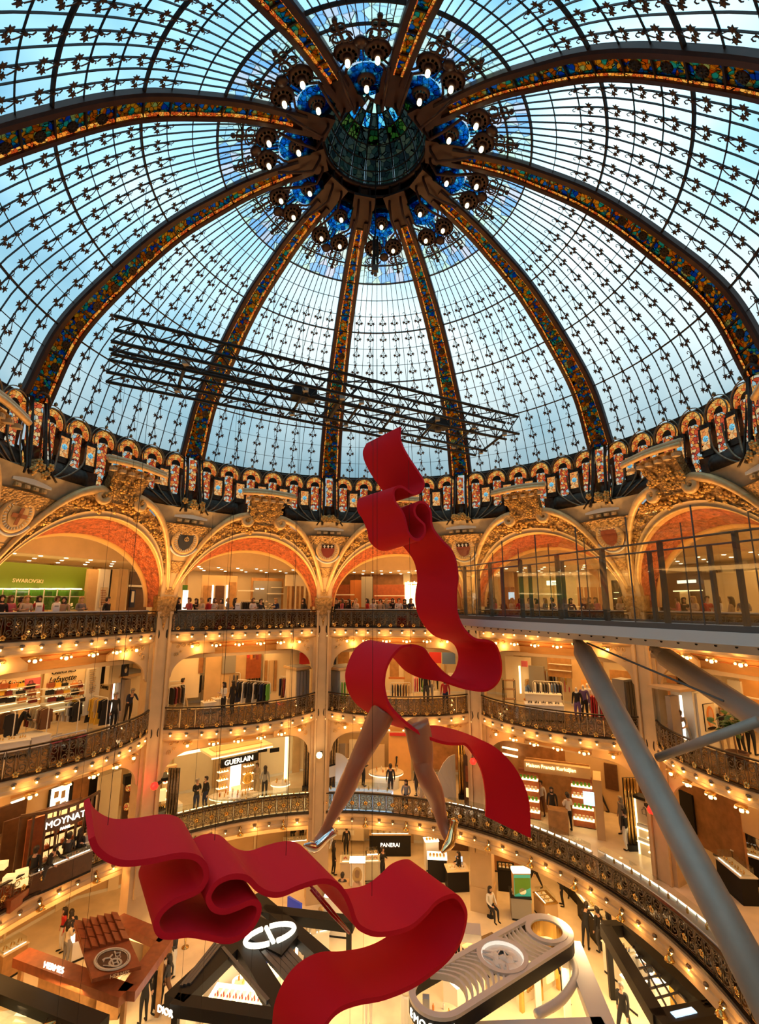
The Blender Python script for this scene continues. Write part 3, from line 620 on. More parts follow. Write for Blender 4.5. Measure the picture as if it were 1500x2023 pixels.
# ================================================================= stained-glass arcade at the foot of the dome
def CP(f, z, off=0.0):
    """arcade face: bulges slightly inward below row 12"""
    r0, z0 = prof(12); t = (z0-z); r = r0-.02-.10*sin(min(1, max(0, t/1.8))*pi)-max(0, t-1.7)*.14-off; a = f*radians(17.0); return Vector((r*sin(a), r*cos(a), z))
ZT = prof(12)[1]
AR = {}
NA = 6; UW = 2/NA                                                # arcade units across f = -1..1
b = MB()   # horseshoe arch of glowing glass
def hs(u, v):
    a = pi*(-.12+1.24*u); r = .24+.23*v; return Vector((r*cos(a), -.06*sin(pi*v), r*sin(a)))
b.plate(hs, 14, 2, lambda u, v: Vector((0, .08, 0))); AR['arch'] = b.mesh('glass_arch', 'orange_glass', True)
b = MB(); b.tube([(.50*cos(a), -.06, .50*sin(a)) for a in [pi*(-.12+1.24*i/14) for i in range(15)]], .025, 5); b.tube([(.60*cos(a), 0, .62*sin(a)) for a in [pi*(.02+.96*i/14) for i in range(15)]], .02, 5)
b.lathe([(0,0),(.06,.02),(.06,.1),(0,.16)], 8, (0, -.03, .62)); AR['hood'] = b.mesh('arch_hood', 'bronze', True)
b = MB(); b.slab([(.24*cos(a), .24*sin(a)) for a in [pi*i/10 for i in range(11)]], (0, .12, 0), (1,0,0), (0,0,1), .05); AR['tymp'] = b.mesh('dark_tympanum', 'black')
b = MB(); b.plate(lambda u, v: Vector((.21*sin((2*u-1)*1.35), -.16*cos((2*u-1)*1.35)+.1, -1.35+1.30*v)), 8, 4, lambda u, v: Vector((0, .05, 0))); AR['win'] = b.mesh('bow_window', 'window_glass', True)
b = MB(); b.slab([(-.21, -.42), (.21, -.42), (.21, .36), (-.21, .36)], (0, 0, 0), (1,0,0), (0,0,1), .04); AR['panel'] = b.mesh('medallion_panel', 'medal_glass')
b = MB(); b.lathe([(0, 0), (.11, 0), (.11, .03), (0, .03)], 14, ax=Matrix.Rotation(pi/2, 3, 'X')); AR['dot'] = b.mesh('blue_medallion', 'medal_blue')
b = MB(); b.box((0, .02, .44), (.44, .16, .16)); b.box((0, .02, -.52), (.5, .16, .22)); b.tube([(-.24, -.06, .4), (-.24, -.1, -.5)], .035, 6); b.tube([(.24, -.06, .4), (.24, -.1, -.5)], .035, 6); b.lathe([(0,0),(.05,.02),(0,.06)], 8, (0, -.10, .46), Matrix.Rotation(pi/2, 3, 'X'))
AR['pier'] = b.mesh('iron_pier', 'bronze_dark')
b = MB(); b.plate(lambda u, v: Vector((.13*(2*u-1)*(1-.5*v), .06*sin(v*2), -.75*v)), 2, 4, lambda u, v: Vector((0, .03, 0))); AR['low'] = b.mesh('lower_light', 'window_glass')
def backing():
    b = MB(); b.plate(lambda u, v: CP(2*u-1, ZT+.18-2.75*v, -.22+.05*v), 24, 6, lambda u, v: Vector((0, .06, 0))); return b.mesh('dark_backing', 'bronze_dark')
AR['back'] = backing()
def pipes():
    out = []
    for sg in (-1, 1):
        for i, f in enumerate((.42, .58, .74, .90)):
            p0 = CP(sg*f, ZT-1.0, .16); p1 = CP(sg*(f+.01), ZT-1.7, .20); p2 = CP(sg*(f+(.93-f)*.35), ZT-2.25, .24); p3 = CP(sg*(f+(.95-f)*.72), ZT-2.62, .2); p4 = CP(sg*.94, ZT-2.85+.05*i, .12)
            b = MB(); b.tube(spline([p0, p1, p2, p3, p4], 5), .035, 6); out.append(b.mesh('curved_pipe', 'bronze', True))
        for i in range(5):
            p0 = CP(sg*.93, ZT-2.7, .12); f = .80-.07*i; b = MB(); q = CP(sg*f, ZT-2.62-.04*i, .28); c = [p0, (p0+q)/2+Vector((0, -.06, .16)), q]
            c += [q+Vector((-sg*.06, 0, -.06)), q+Vector((-sg*.02, 0, -.12)), q+Vector((sg*.04, 0, -.08))]; b.tube(spline(c, 4), [.04-.0009*k for k in range(len(c)*4-3)], 6); out.append(b.mesh('whisker_scroll', 'bronze', True))
        b = MB(); p = CP(sg*.945, ZT-2.75, .22); b.tube(spline([CP(sg*.93, ZT-1.6, .2), CP(sg*.95, ZT-2.3, .3), p, p+Vector((sg*.10, 0, -.14)), p+Vector((sg*.02, 0, -.22)), p+Vector((-sg*.05, 0, -.15))], 5), .05, 7); out.append(b.mesh('scroll_bracket', 'bronze_dark', True))
    return out
AR['pipes'] = pipes()
def bowl(sg):
    b = MB()
    b.plate(lambda u, v: CP(sg*(.36+.60*u), ZT-1.75-(1.12-.25*(1-u))*v, .02+.22*sin(pi*v)), 10, 5, lambda u, v: Vector((0, .05, 0)))
    return b.mesh('basket', 'bronze_dark', True)
AR['bowl'] = [bowl(-1), bowl(1)]
for n_ in (0, 1, 2, 3, 7, 8, 9):
    th = 36*n_
    t = thing('glass_arcade', 'glowing orange stained-glass arcade, dome foot '+WN[n_], 'window band', (0,0,0), -radians(th), 'arcades at the foot of the dome')
    put('dark_backing', AR['back'], t); put('basket', AR['bowl'][0], t); put('basket', AR['bowl'][1], t)
    for m_ in AR['pipes']: put(m_.name.split('.')[0], m_, t)
    for i in range(NA):
        f = -1+UW*(i+.5); p = CP(f, ZT-.50, .05); m = Matrix.Translation(p) @ Matrix.Rotation(-f*radians(17), 4, 'Z')
        ga = put('glass_arch', AR['arch'], t, mw=m); put('arch_hood', AR['hood'], ga); put('dark_tympanum', AR['tymp'], ga)
        wn = put('bow_window', AR['win'], t, mw=m); 
        f2 = f; q = CP(f2, ZT-1.85, .14); put('lower_light', AR['low'], t, mw=Matrix.Translation(q) @ Matrix.Rotation(-f*radians(17), 4, 'Z') @ Matrix.Rotation(-.35*(1 if f > 0 else -1)*abs(f), 4, 'Y'))
    for i in range(1, NA):
        f = -1+UW*i; p = CP(f, ZT-1.22, .03); m = Matrix.Translation(p) @ Matrix.Rotation(-f*radians(17), 4, 'Z')
        pi_ = put('iron_pier', AR['pier'], t, mw=m); put('medallion_panel', AR['panel'], pi_); put('blue_medallion', AR['dot'], pi_, (0, -.05, -.02))
# foot of each rib: stained light between two dark posts
b = MB(); b.plate(lambda u, v: Vector((.17*sin((2*u-1)*1.35), 11.72-.16*cos((2*u-1)*1.35), ZT-.15-1.5*v)), 8, 5, lambda u, v: Vector((0, .05, 0))); RF1 = b.mesh('foot_light', 'window_glass', True)
b = MB()
for s_ in (-1, 1): b.tube([(s_*.30, 11.72, ZT), (s_*.30, 11.56, ZT-1.2), (s_*.34, 11.45, ZT-2.4), (s_*.4, 11.3, ZT-2.75)], .07, 6); b.tube([(s_*.46, 11.75, ZT), (s_*.48, 11.55, ZT-1.3), (s_*.52, 11.35, ZT-2.5), (s_*.7, 11.25, ZT-2.8)], .04, 6)
b.box((0, 11.75, ZT-2.1), (.5, .2, .9)); b.tube([(.3*cos(a), 11.6-.05, ZT-.05+.3*sin(a)) for a in [pi*i/8 for i in range(9)]], .05, 6); RF2 = b.mesh('foot_posts', 'bronze_dark', True)
b = MB()
b.box((0, 11.62, ZT-1.5), (.07, .06, 1.9))
RF3 = b.mesh('foot_strip', 'orange_glass')
for o in [o for o in bpy.data.objects if o.name.startswith('dome_rib') and abs((-math.degrees(o.rotation_euler.z)+180) % 360-180) < 100]: put('foot_light', RF1, o); put('foot_posts', RF2, o); put('foot_strip', RF3, o, (-.4, 0, 0)); put('foot_strip', RF3, o, (.4, 0, 0))
# ================================================================= balcony fronts, lamps and wrought-iron balustrades
def epos(bulge, s, z, back=0.0):
    """point on the balcony edge of a bay, set back outward by back"""
    e = edge(bulge, s); d = (edge(bulge, s+.01)-edge(bulge, s-.01)).normalized(); n = Vector((-d.y, d.x, 0)); n = n if n.y > 0 else -n
    p = e+n*back; return Vector((p.x, p.y, z))
def eangle(bulge, s):
    d = edge(bulge, s+.01)-edge(bulge, s-.01); return atan2(d.y, d.x)
def sweep_path(path, sec, closed=False):
    """path: list of (point, outward normal); sec: list of (back, dz)"""
    b = MB(); m = len(sec); vs = [p+n*k+Vector((0, 0, z)) for p, n in path for k, z in sec]; L = len(path)
    fs = [(i*m+j, i*m+(j+1) % m, (i+1)*m+(j+1) % m, (i+1)*m+j) for i in range(L-1) for j in range(m)]
    return b.add(vs, fs+[tuple(range(m))[::-1], tuple((L-1)*m+j for j in range(m))])
def bay_path(bulge, z, n=28, s0=-1, s1=1):
    out = []
    for i in range(n+1):
        s = s0+(s1-s0)*i/n; p = epos(bulge, s, z); q = epos(bulge, s, z, .1); out.append((p, (q-p).normalized()))
    return out
# wrought-iron module (x along, y outward, z up), 0.66 wide and 1.0 high
def spiral(b, cx, cz, r, a0, turns, sg, w=.016, y=0.0, n=12):
    pts = []
    for i in range(n+1):
        t = i/n; a = a0+sg*turns*2*pi*t; rr = r*(1-.78*t); pts.append((cx+rr*cos(a), y, cz+rr*sin(a)))
    b.tube(pts, w, 4)
def iron_module(gold):
    b = MB()
    for s_ in (-1, 1):
        spiral(b, s_*.16, .68, .14, pi/2, 1.2, -s_); spiral(b, s_*.17, .36, .13, -pi/2, 1.2, s_); b.tube([(s_*.02, 0, .1), (s_*.06, 0, .5), (s_*.02, 0, .92)], .016, 4)
        b.tube([(s_*.31, 0, .08), (s_*.30, -.02, .5), (s_*.31, 0, .94)], .016, 4); spiral(b, s_*.25, .52, .06, 0, 1, s_, .014, -.02, 8)
    for x in (-.26, -.09, .09, .26): b.lathe([(0, -.035), (.035, 0), (0, .035)], 6, (x, -.02, .83))
    b.tube([(-.33, 0, .20), (.33, 0, .20)], .014, 4); b.tube([(-.33, 0, .87), (.33, 0, .87)], .012, 4)
    return b.mesh('iron_scrolls', 'bronze', True)
IRON = iron_module(0)
b = MB()
for k in range(5): a = 2*pi*k/5+pi/2; b.lathe([(0, 0), (.05, .0), (.055, .02), (0, .035)], 6, (.06*cos(a), -.03, .06*sin(a)), Matrix.Rotation(pi/2, 3, 'X'))
b.lathe([(0, .01), (.03, .02), (0, .06)], 6, (0, -.03, 0), Matrix.Rotation(pi/2, 3, 'X')); RFLOW = b.mesh('rail_flower', 'brass', True)
b = MB(); b.slab([(-.32, .1), (.32, .1), (.32, .9), (-.32, .9)], (0, .05, 0), (1,0,0), (0,0,1), -.015); glassmat('rail_back', (.58,.48,.36), .12, 0, .05); RBACK = b.mesh('rail_glass', 'rail_back')
b = MB(); b.lathe([(0, .03), (.07, .02), (.09, -.03), (.06, -.07), (0, -.08)], 10, (0, -.05, 0)); CUPM = b.mesh('bulb_holder', 'bronze', True)
b = MB(); b.lathe([(0, 0), (.03, -.012), (.038, -.045), (.025, -.08), (0, -.085)], 10, (0, -.05, -.07)); BULBM = b.mesh('bulb', 'bulb', True)
b = MB(); b.tube(spline([(0, .05, .55), (0, -.12, .3), (0, -.16, .0), (0, -.02, -.22), (0, .05, -.1), (0, .0, -.02)], 5), .035, 6); CURL = b.mesh('curl_bracket', 'bronze_dark', True)
def balustrade(t, place, n, w, flower_z, bulbs=True, skip=lambda i: False):
    """place(i, dz) -> local matrix of module i at height dz; w = module width"""
    for i in range(n):
        m = place(i, 0) @ Matrix.Scale(w/.66, 4, Vector((1, 0, 0)))
        im = put('iron_scrolls', IRON, t, mw=m); put('rail_flower', RFLOW, im, (0, -.04, flower_z)); put('rail_glass', RBACK, im)
        if bulbs and not skip(i): h = put('bulb_holder', CUPM, t, mw=place(i, -.10)); put('bulb', BULBM, h)
LN = {2: 'second-floor', 3: 'third-floor'}
# lamp cluster: gilt plate with one big globe and two small ones
b = MB(); b.lathe([(0, .06), (.14, .05), (.18, .0), (.08, -.05), (0, -.06)], 12); b.tube([(-.2, 0, -.02), (0, 0, .0), (.2, 0, -.02)], .025, 5); CL0 = b.mesh('lamp_plate', 'gold', True)
CL1 = MB().lathe([(0, .07), (.05, .055), (.07, 0), (.05, -.055), (0, -.07)], 12, (0, 0, -.12)).mesh('bulb', 'bulb', True); CL2 = MB().lathe([(0, .045), (.032, .03), (.045, 0), (.032, -.032), (0, -.045)], 10).mesh('bulb', 'bulb', True)
for lv in (2, 3):
    zc = LV[lv]; bu = BUL[lv]; P = bay_path(bu, zc)
    cor = sweep_path(P, [(-.02, .10), (-.06, .06), (-.06, -.06), (.0, -.10), (.02, -.22), (-.03, -.26), (-.03, -.34), (.06, -.42), (.30, -.42), (.30, .10)]).mesh('cornice', 'plaster_cream')
    back = 13.75
    def cove(u, v):
        s = -.995+1.99*u; p = epos(bu, s, zc-.40, .04); e = min(1, (1-abs(s))*5); q = Vector((p.x*.985, back, zc-1.02)); t = v; c = p*(1-t)+q*t; c.z -= .30*sin(pi*t)*(-.6); return c
    b = MB(); b.plate(cove, 28, 8, lambda u, v: Vector((0, .03, .08))); cov = b.mesh('cove', 'cove', True)
    ribs = []
    for v in (.45, .72):
        b = MB(); b.tube([cove(i/40, v)+Vector((0, -.01, -.015-.012*(i % 2))) for i in range(2, 39)], .03, 5); ribs.append(b.mesh('wavy_trim', 'trim_orange', True))
    b = MB(); b.plate(lambda u, v: Vector(((-1+2*u)*4.05, back+.02, zc-1.02-.10*v)), 2, 1, lambda u, v: Vector((0, .3, 0))); beamf = b.mesh('lower_beam', 'cove')
    plates = []
    for sg in (-1, 1):
        pts = [(0, -.30), (0, -2.15)]+[(1.75-1.75*cos(a)*1.0 if False else .12+1.45*(1-cos(a)), -2.0+1.0*sin(a)) for a in [pi/2*i/10 for i in range(11)]]+[(2.1, -1.0), (2.1, -.75), (1.7, -.42)]
        b = MB(); b.slab([(sg*(-3.72+x)*1.0 if False else sg*(3.72-x), z) for x, z in pts] if sg > 0 else [(-(3.72-x), z) for x, z in pts][::-1], (0, 13.18, zc), (1,0,0), (0,0,1), .12)
        pl = b.mesh('corner_bracket', 'plaster_cream'); sc = []
        b = MB(); rr = random.Random(3)
        for cx, cz, r in ((.35, -.62, .10), (.62, -.58, .13), (.95, -.60, .12), (1.25, -.62, .10), (.32, -1.0, .12), (.5, -.85, .07)): spiral(b, sg*(3.72-cx), zc+cz, r, rr.uniform(0, 6), 1.3, sg, .024, 13.04)
        plates.append((pl, b.mesh('gilt_scroll', 'gold_light', True)))
    nm = 12
    for th in ALLB:
        t = thing('balcony_front', '%s balcony front with globe lamps in %s' % (LN[lv], BNAME[th]), 'balcony', (0,0,0), -radians(th), LN[lv]+' balcony fronts')
        put('cornice', cor, t); put('cove', cov, t); put('lower_beam', beamf, t)
        for r_ in ribs: put('wavy_trim', r_, t)
        for pl, g in plates: p_ = put('corner_bracket', pl, t); put('gilt_scroll', g, p_)
        for i in range(6):
            s = -.70+1.40*i/5; m = Matrix.Translation(epos(bu, s, zc-.52, .08)) @ Matrix.Rotation(eangle(bu, s), 4, 'Z'); c = put('lamp_cluster', CL0, t, mw=m); put('bulb', CL1, c)
            if 0 < i < 5: put('bulb', CL2, c, (-.19, 0, -.09)); put('bulb', CL2, c, (.19, 0, -.09))
            if abs(th) <= 72 and i in (0, 2, 3, 5):
                p = epos(bu, s*.9, zc-.80, .25); a = -radians(th); point('globe_lamp', (p.x*cos(a)-p.y*sin(a), p.x*sin(a)+p.y*cos(a), p.z), 16, .08, (1.0, .50, .14))
        if abs(th) > 72: continue
        t = thing('balustrade', 'wrought-iron %s balustrade in %s' % (LN[lv], BNAME[th]), 'balustrade', (0,0,0), -radians(th), LN[lv]+' balustrades')
        put('handrail', sweep_path(bay_path(bu, zc+1.02), [(-.05, 0), (-.05, .05), (.05, .05), (.05, 0)]).mesh('handrail', 'bronze_dark') if th == -72 else HR, t)
        if th == -72: HR = t.children[0].data; HF = sweep_path(bay_path(bu, zc+.10), [(-.05, 0), (-.05, .07), (.05, .07), (.05, 0)]).mesh('foot_rail', 'bronze_dark')
        put('foot_rail', HF, t)
        balustrade(t, lambda i, dz: Matrix.Translation(epos(bu, -.95+1.9*(i+.5)/nm, zc+.05+dz, 0)) @ Matrix.Rotation(eangle(bu, -.95+1.9*(i+.5)/nm), 4, 'Z'), nm, 7.7/nm*1.02, .20)
        for i in range(6):
            s = -.95+1.9*(2*i+1)/12; p = epos(bu, s, zc-.26, -.24); a = -radians(th); point('rail_bulb', (p.x*cos(a)-p.y*sin(a), p.x*sin(a)+p.y*cos(a), p.z), 7, .04, (1.0, .50, .15))
        for s in (-.985, .985):
            m = Matrix.Translation(epos(bu, s, zc-.1)) @ Matrix.Rotation(eangle(bu, s), 4, 'Z'); c = put('curl_bracket', CURL, t, mw=m); put('bulb', BULBM, c, (0, .0, -.15))
# first floor: one round balustrade
def l1(a, z, back=0.0): a = radians(a); r = L1R+back; return Vector((L1C.x+r*sin(a), L1C.y+r*cos(a), z))
t = thing('balustrade', 'long dark curved first-floor balustrade with gilt flowers and bulbs', 'balustrade', (0,0,0))
z1 = LV[1]; P1 = [(l1(a, z1), Vector((sin(radians(a)), cos(radians(a)), 0))) for a in range(-112, 113, 2)]
put('cornice', sweep_path(P1, [(-.04, .06), (-.10, .0), (-.10, -.10), (-.02, -.14), (-.02, -.30), (-.07, -.34), (-.07, -.46), (.02, -.55), (.02, -.72), (.5, -.72), (.5, .06)]).mesh('cornice', 'plaster_cream'), t)
put('foot_rail', sweep_path([(p+Vector((0,0,.06)), n) for p, n in P1], [(-.08, 0), (-.08, .10), (.05, .10), (.05, 0)]).mesh('foot_rail', 'bronze_dark'), t)
put('handrail', sweep_path([(p+Vector((0,0,.98)), n) for p, n in P1], [(-.06, 0), (-.06, .05), (.06, .05), (.06, 0)]).mesh('handrail', 'bronze_dark'), t)
n1 = 60
balustrade(t, lambda i, dz: Matrix.Translation(l1(-104+208*(i+.5)/n1, z1+.08+dz-(.2 if dz else 0))) @ Matrix.Rotation(-radians(-104+208*(i+.5)/n1), 4, 'Z'), n1, 208/n1*pi/180*L1R, .48)
b = MB(); b.lathe([(0, .25), (.05, .2), (.11, .12), (.13, .0), (.10, -.1), (0, -.14)], 12, (0, -.10, -.30)); BIGL = b.mesh('lantern_bulb', 'bulb', True)
b = MB(); b.lathe([(.06, .16), (.15, .05), (.16, .0), (.145, .0), (.12, .06)], 12, (0, -.10, -.30)); b.tube([(0, 0, .1), (0, -.12, .0), (0, -.1, -.1)], .03, 5); BIGH = b.mesh('lantern_holder', 'brass', True)
for i in range(1, n1, 3):
    point('gallery_bulb', l1(-104+208*(i+.5)/n1, z1-.40, -.25), 8, .04, (1.0, .52, .16))
for i in range(0, n1, 3):
    a = -104+208*(i+.5)/n1; h = put('lantern_holder', BIGH, t, mw=Matrix.Translation(l1(a, z1-.22, -.06)) @ Matrix.Rotation(-radians(a), 4, 'Z')); 
# ================================================================= the hanging sculptures: red ribbons and legs
def loft_ribbon(E1, E2, th, name, nv=5, n=5):
    """solid ribbon between two edge curves; th = thickness"""
    A, B = spline(E1, n), spline(E2, n); L = len(A)-1
    nr = []
    for i in range(L+1):
        a, c = max(0, i-1), min(L, i+1); t = ((A[c]-A[a])+(B[c]-B[a])); w = B[i]-A[i]; v = t.cross(w).normalized()
        if nr and v.dot(nr[-1]) < 0: v = -v
        nr.append(v)
    for _ in range(2): nr = [((nr[max(0, i-1)]+nr[i]*2+nr[min(L, i+1)])).normalized() for i in range(L+1)]
    b = MB(); b.plate(lambda u, v: A[round(u*L)]*(1-v)+B[round(u*L)]*v-nr[round(u*L)]*th/2, L, nv, lambda u, v: nr[round(u*L)]*th)
    me = b.mesh(name, 'red', True); bm = bmesh.new(); bm.from_mesh(me); bmesh.ops.recalc_face_normals(bm, faces=bm.faces); 
    for e in bm.edges:
        if len(e.link_faces) == 2 and e.calc_face_angle(0) > .9: e.smooth = False
    bm.to_mesh(me); bm.free(); return me
# --- lower ribbon: a wave extruded along one level direction
g2 = ray(120, 1193); g2.z = 0; g2.normalize(); K2 = CAM.dot(g2)+8.5
E1px = [(181,1655),(191,1678),(215,1697),(248,1706),(299,1701),(349,1691),(383,1693),(402,1707),(408,1726),(404,1744),(389,1762),(345,1781),(318,1804),(309,1827),(318,1846),(341,1850),(374,1846),(412,1852),(454,1859),(488,1842),(509,1812),(511,1789),(496,1783),(471,1793),(446,1801),(425,1797),(414,1783),(414,1766),(429,1745),(454,1733),(477,1732),(492,1738),(509,1755),(530,1766),(556,1767),(589,1754),(619,1744),(644,1741),(665,1748),(680,1765),(691,1787),(703,1822),(718,1837),(746,1846),(783,1842),(815,1830),(843,1805),(862,1784),(885,1772),(903,1772),(917,1791),(921,1814),(912,1855),(892,1888),(862,1916),(816,1948),(760,1971),(709,1981),(672,1995),(645,2023),(625,2075),(620,2120)]
E1 = [at_plane(x, y, g2, K2) for x, y in E1px]
E2 = [p+g2*1.62 for p in E1]
E2[-10:] = [p+(g2*1.62).lerp(at_plane(*q, g2, K2+1.3)-p, .85) for p, q in zip(E1[-10:], [(812,1790),(790,1830),(760,1862),(720,1880),(672,1887),(634,1888),(597,1906),(566,1940),(545,1990),(540,2050)])]
t = thing('ribbon_sculpture', 'lower giant red ribbon curling in waves above the ground floor', 'sculpture', E1[28])
o = E1[28]; put('ribbon', loft_ribbon([p-o for p in E1], [p-o for p in E2], .085, 'ribbon'), t)
for x, y in ((213, 1630), (424, 1660), (565, 1690), (735, 1770)):
    p = at_plane(x, y, g2, K2+.8); b = MB(); b.tube([p-o, Vector((p.x-o.x, p.y-o.y, 22-o.z))], .005, 4); put('wire', b.mesh('wire', 'black'), t)
# --- upper ribbon, with the legs
g1 = ray(230, 1193); g1.z = 0; g1.normalize(); K1 = CAM.dot(g1)+11.6
QP = []                                                         # (right edge px, left edge px, which is nearer: 1 = Q)
for q, p in [((792,844),(726,877)),((790,862),(719,892)),((795,880),(721,908)),((808,904),(730,928)),((824,928),(744,950)),((834,944),(757,968)),((838,955),(762,980)),((834,968),(757,992)),((824,975),(745,1000)),((814,974),(733,998)),((805,968),(724,991)),((795,962),(717,985)),((786,962),(710,988)),((779,969),(707,999)),((778,980),(709,1011)),((782,993),(717,1023)),((792,1006),(723,1037)),((799,1020),(728,1050)),((803,1036),(730,1064)),((806,1049),(736,1074)),((813,1060),(747,1083)),((822,1066),(757,1086)),((832,1064),(768,1085)),((839,1054),(777,1076)),((840,1044),(777,1066)),((838,1036),(776,1058)),((830,1028),(769,1050)),((822,1019),(760,1041)),((819,1008),(757,1030)),((822,998),(759,1020)),((829,992),(766,1015)),((838,993),(774,1016)),((846,1000),(781,1023)),((851,1011),(787,1034)),((852,1022),(789,1045)),((853,1035),(789,1057)),((858,1048),(792,1068)),((867,1060),(800,1080)),((878,1072),(811,1094)),((890,1084),(820,1110)),((898,1099),(825,1130)),((903,1120),(826,1148)),((905,1142),(823,1168)),((902,1167),(822,1190)),((902,1193),(828,1214)),((904,1213),(840,1235)),((912,1234),(856,1252)),((923,1250),(873,1260)),((940,1263),(888,1264)),((963,1266),(899,1273)),((978,1273),(905,1286)),((987,1292),(907,1300)),((991,1314),(904,1315)),((989,1337),(898,1330)),((978,1354),(889,1340))]: QP.append((q, p, 1.0))
tw = [((959,1364),(883,1338),.7),((932,1362),(877,1332),.4),((906,1356),(869,1323),.2),((879,1348),(860,1311),.05),((852,1342),(850,1296),-.1),((826,1336),(841,1284),-.3),((800,1322),(829,1278),-.6),((778,1298),(816,1275),-.8),((752,1276),(803,1276),-1),((728,1267),(790,1281),-1),((702,1285),(774,1299),-1),((686,1322),(763,1322),-1),((685,1347),(759,1347),-1),((692,1369),(761,1369),-1),((706,1389),(768,1390),-1),((732,1408),(784,1411),-1),((770,1428),(806,1431),-.9),((800,1436),(832,1450),-.8),((836,1436),(858,1462),-.8),((862,1436),(884,1469),-.8),((888,1441),(905,1470),-.7),((920,1451),(920,1471),-.5),((950,1463),(934,1488),-.3),((976,1475),(947,1512),-.2),((1000,1495),(954,1535),-.1),((1020,1520),(958,1560),0),((1036,1551),(960,1580),0),((1046,1590),(960,1597),0),((1048,1655),(959,1612),0)]
QP += tw; W1 = 1.55
Qs, Ps = [], []
for q, p, sg in QP:
    dq, dp = ray(*q), ray(*p); m = at_plane((q[0]+p[0])/2, (q[1]+p[1])/2, g1, K1); D = (m-CAM).dot(_fw)
    lo, hi = 0.0, 2.2
    f = lambda e: ((dq*((D-e*sg)/FPX))-(dp*((D+e*sg)/FPX))).length
    if f(0) < W1 and abs(sg) > .01:
        for _ in range(40):
            mid = (lo+hi)/2
            if f(mid) < W1: lo = mid
            else: hi = mid
        e = lo if abs(sg) >= .65 else min(lo, .9)
    else: e = 0
    Qs.append(CAM+dq*((D-e*sg)/FPX)); Ps.append(CAM+dp*((D+e*sg)/FPX))
def smooth(L, k):
    for _ in range(k): L = [L[0]]+[L[i-1]*.2+L[i]*.6+L[i+1]*.2 for i in range(1, len(L)-1)]+[L[-1]]
    return L
def depth_smooth(L, k):
    """smooth the distances only, keep the outline"""
    ds = [(p-CAM).length for p in L]
    for _ in range(k): ds = [ds[0]]+[ds[i-1]*.25+ds[i]*.5+ds[i+1]*.25 for i in range(1, len(ds)-1)]+[ds[-1]]
    return [CAM+(p-CAM).normalized()*d for p, d in zip(L, ds)]
Qs, Ps = depth_smooth(Qs, 3), depth_smooth(Ps, 3)
o = (Qs[-16]+Ps[-16])/2
sculpt = thing('ribbon_sculpture', 'upper giant red ribbon with two striding legs in heels', 'sculpture', o)
put('ribbon', loft_ribbon([p-o for p in Qs], [p-o for p in Ps], .075, 'ribbon'), sculpt)
def px3(x, y, d): return CAM+ray(x, y)*(d/FPX)
def limb(pts, name, mt, n=14, flat=None):
    c = [px3(x, y, d) for x, y, r, d in pts]; C = spline(c, 4); rr = [r*1.1*d/FPX for x, y, r, d in pts]; Rr = [p.x for p in spline([(r, 0, 0) for r in rr], 4)]
    b = MB(); b.tube([p-o for p in C], Rr, n); return b.mesh(name, mt, True)
DL = (o-CAM).dot(_fw)
put('leg', limb([(762,1398,21,DL),(752,1416,22.5,DL),(740,1440,21.5,DL),(729,1462,19.5,DL),(716,1486,17.5,DL),(706,1506,16,DL-.05),(697,1526,15.8,DL-.05),(688,1548,16.8,DL+.05),(677,1572,14.8,DL+.1),(664,1598,11.5,DL+.12),(652,1621,9,DL+.12),(641,1642,8.4,DL+.1),(632,1657,8.6,DL),(622,1668,7.5,DL-.12),(608,1671,5.2,DL-.3)], 'leg', 'skin_sculpt'), sculpt)
put('leg', limb([(822,1428,23,DL),(828,1452,23,DL),(832,1478,22,DL),(835,1500,19.5,DL),(838,1521,17,DL-.1),(846,1540,17.6,DL-.05),(856,1560,17.2,DL+.1),(863,1580,14.8,DL+.2),(868,1600,12.2,DL+.22),(873,1620,10.4,DL+.2),(880,1640,10,DL+.1),(887,1657,9,DL-.05),(893,1672,6.5,DL-.2)], 'leg', 'skin_sculpt'), sculpt)
# pumps
def shoe(toe, ball, heel, tip, d, mt, sole):
    pts = [(heel[0], heel[1], 9.5, d+.12), ((heel[0]*.6+ball[0]*.4), (heel[1]*.6+ball[1]*.4), 7.5, d+.02), (ball[0], ball[1], 9.2, d-.15), ((ball[0]*.45+toe[0]*.55), (ball[1]*.45+toe[1]*.55), 6.5, d-.27), (toe[0], toe[1], 1.5, d-.38)]
    s = put('shoe', limb(pts, 'shoe', mt, 12), sculpt)
    b = MB(); P_ = [px3(x, y+r*.55, dd)-o for x, y, r, dd in pts]; b.tube(spline(P_, 4), [.045, .05, .05, .05, .05, .06, .07, .08, .09, .09, .08, .07, .06, .05, .04, .03, .02], 6); put('sole', b.mesh('sole', sole, True), s)
    b = MB(); b.tube([px3(heel[0], heel[1], d+.14)-o, px3((heel[0]+tip[0])/2, (heel[1]+tip[1])/2, d+.16)-o, px3(tip[0], tip[1], d+.14)-o], [.10, .035, .02], 8); put('heel', b.mesh('heel', mt, True), s)
M('silver', (.75,.72,.70), .12, 1.0); M('shoe_gold', (.85,.62,.30), .15, 1.0)
shoe((600,1669), (624,1672), (660,1640), (651,1676), DL, 'silver', 'red_lacquer'); shoe((873,1684), (889,1664), (897,1620), (903,1655), DL, 'shoe_gold', 'shoe_gold')
for x, y, dd in ((745, 1270, DL), (812, 1280, DL), (790, 850, DL-.5), (735, 880, DL+.3)):
    p = px3(x, y, dd)-o; b = MB(); b.tube([p, Vector((p.x, p.y, 22-o.z))], .005, 4); put('wire', b.mesh('wire', 'black'), sculpt)
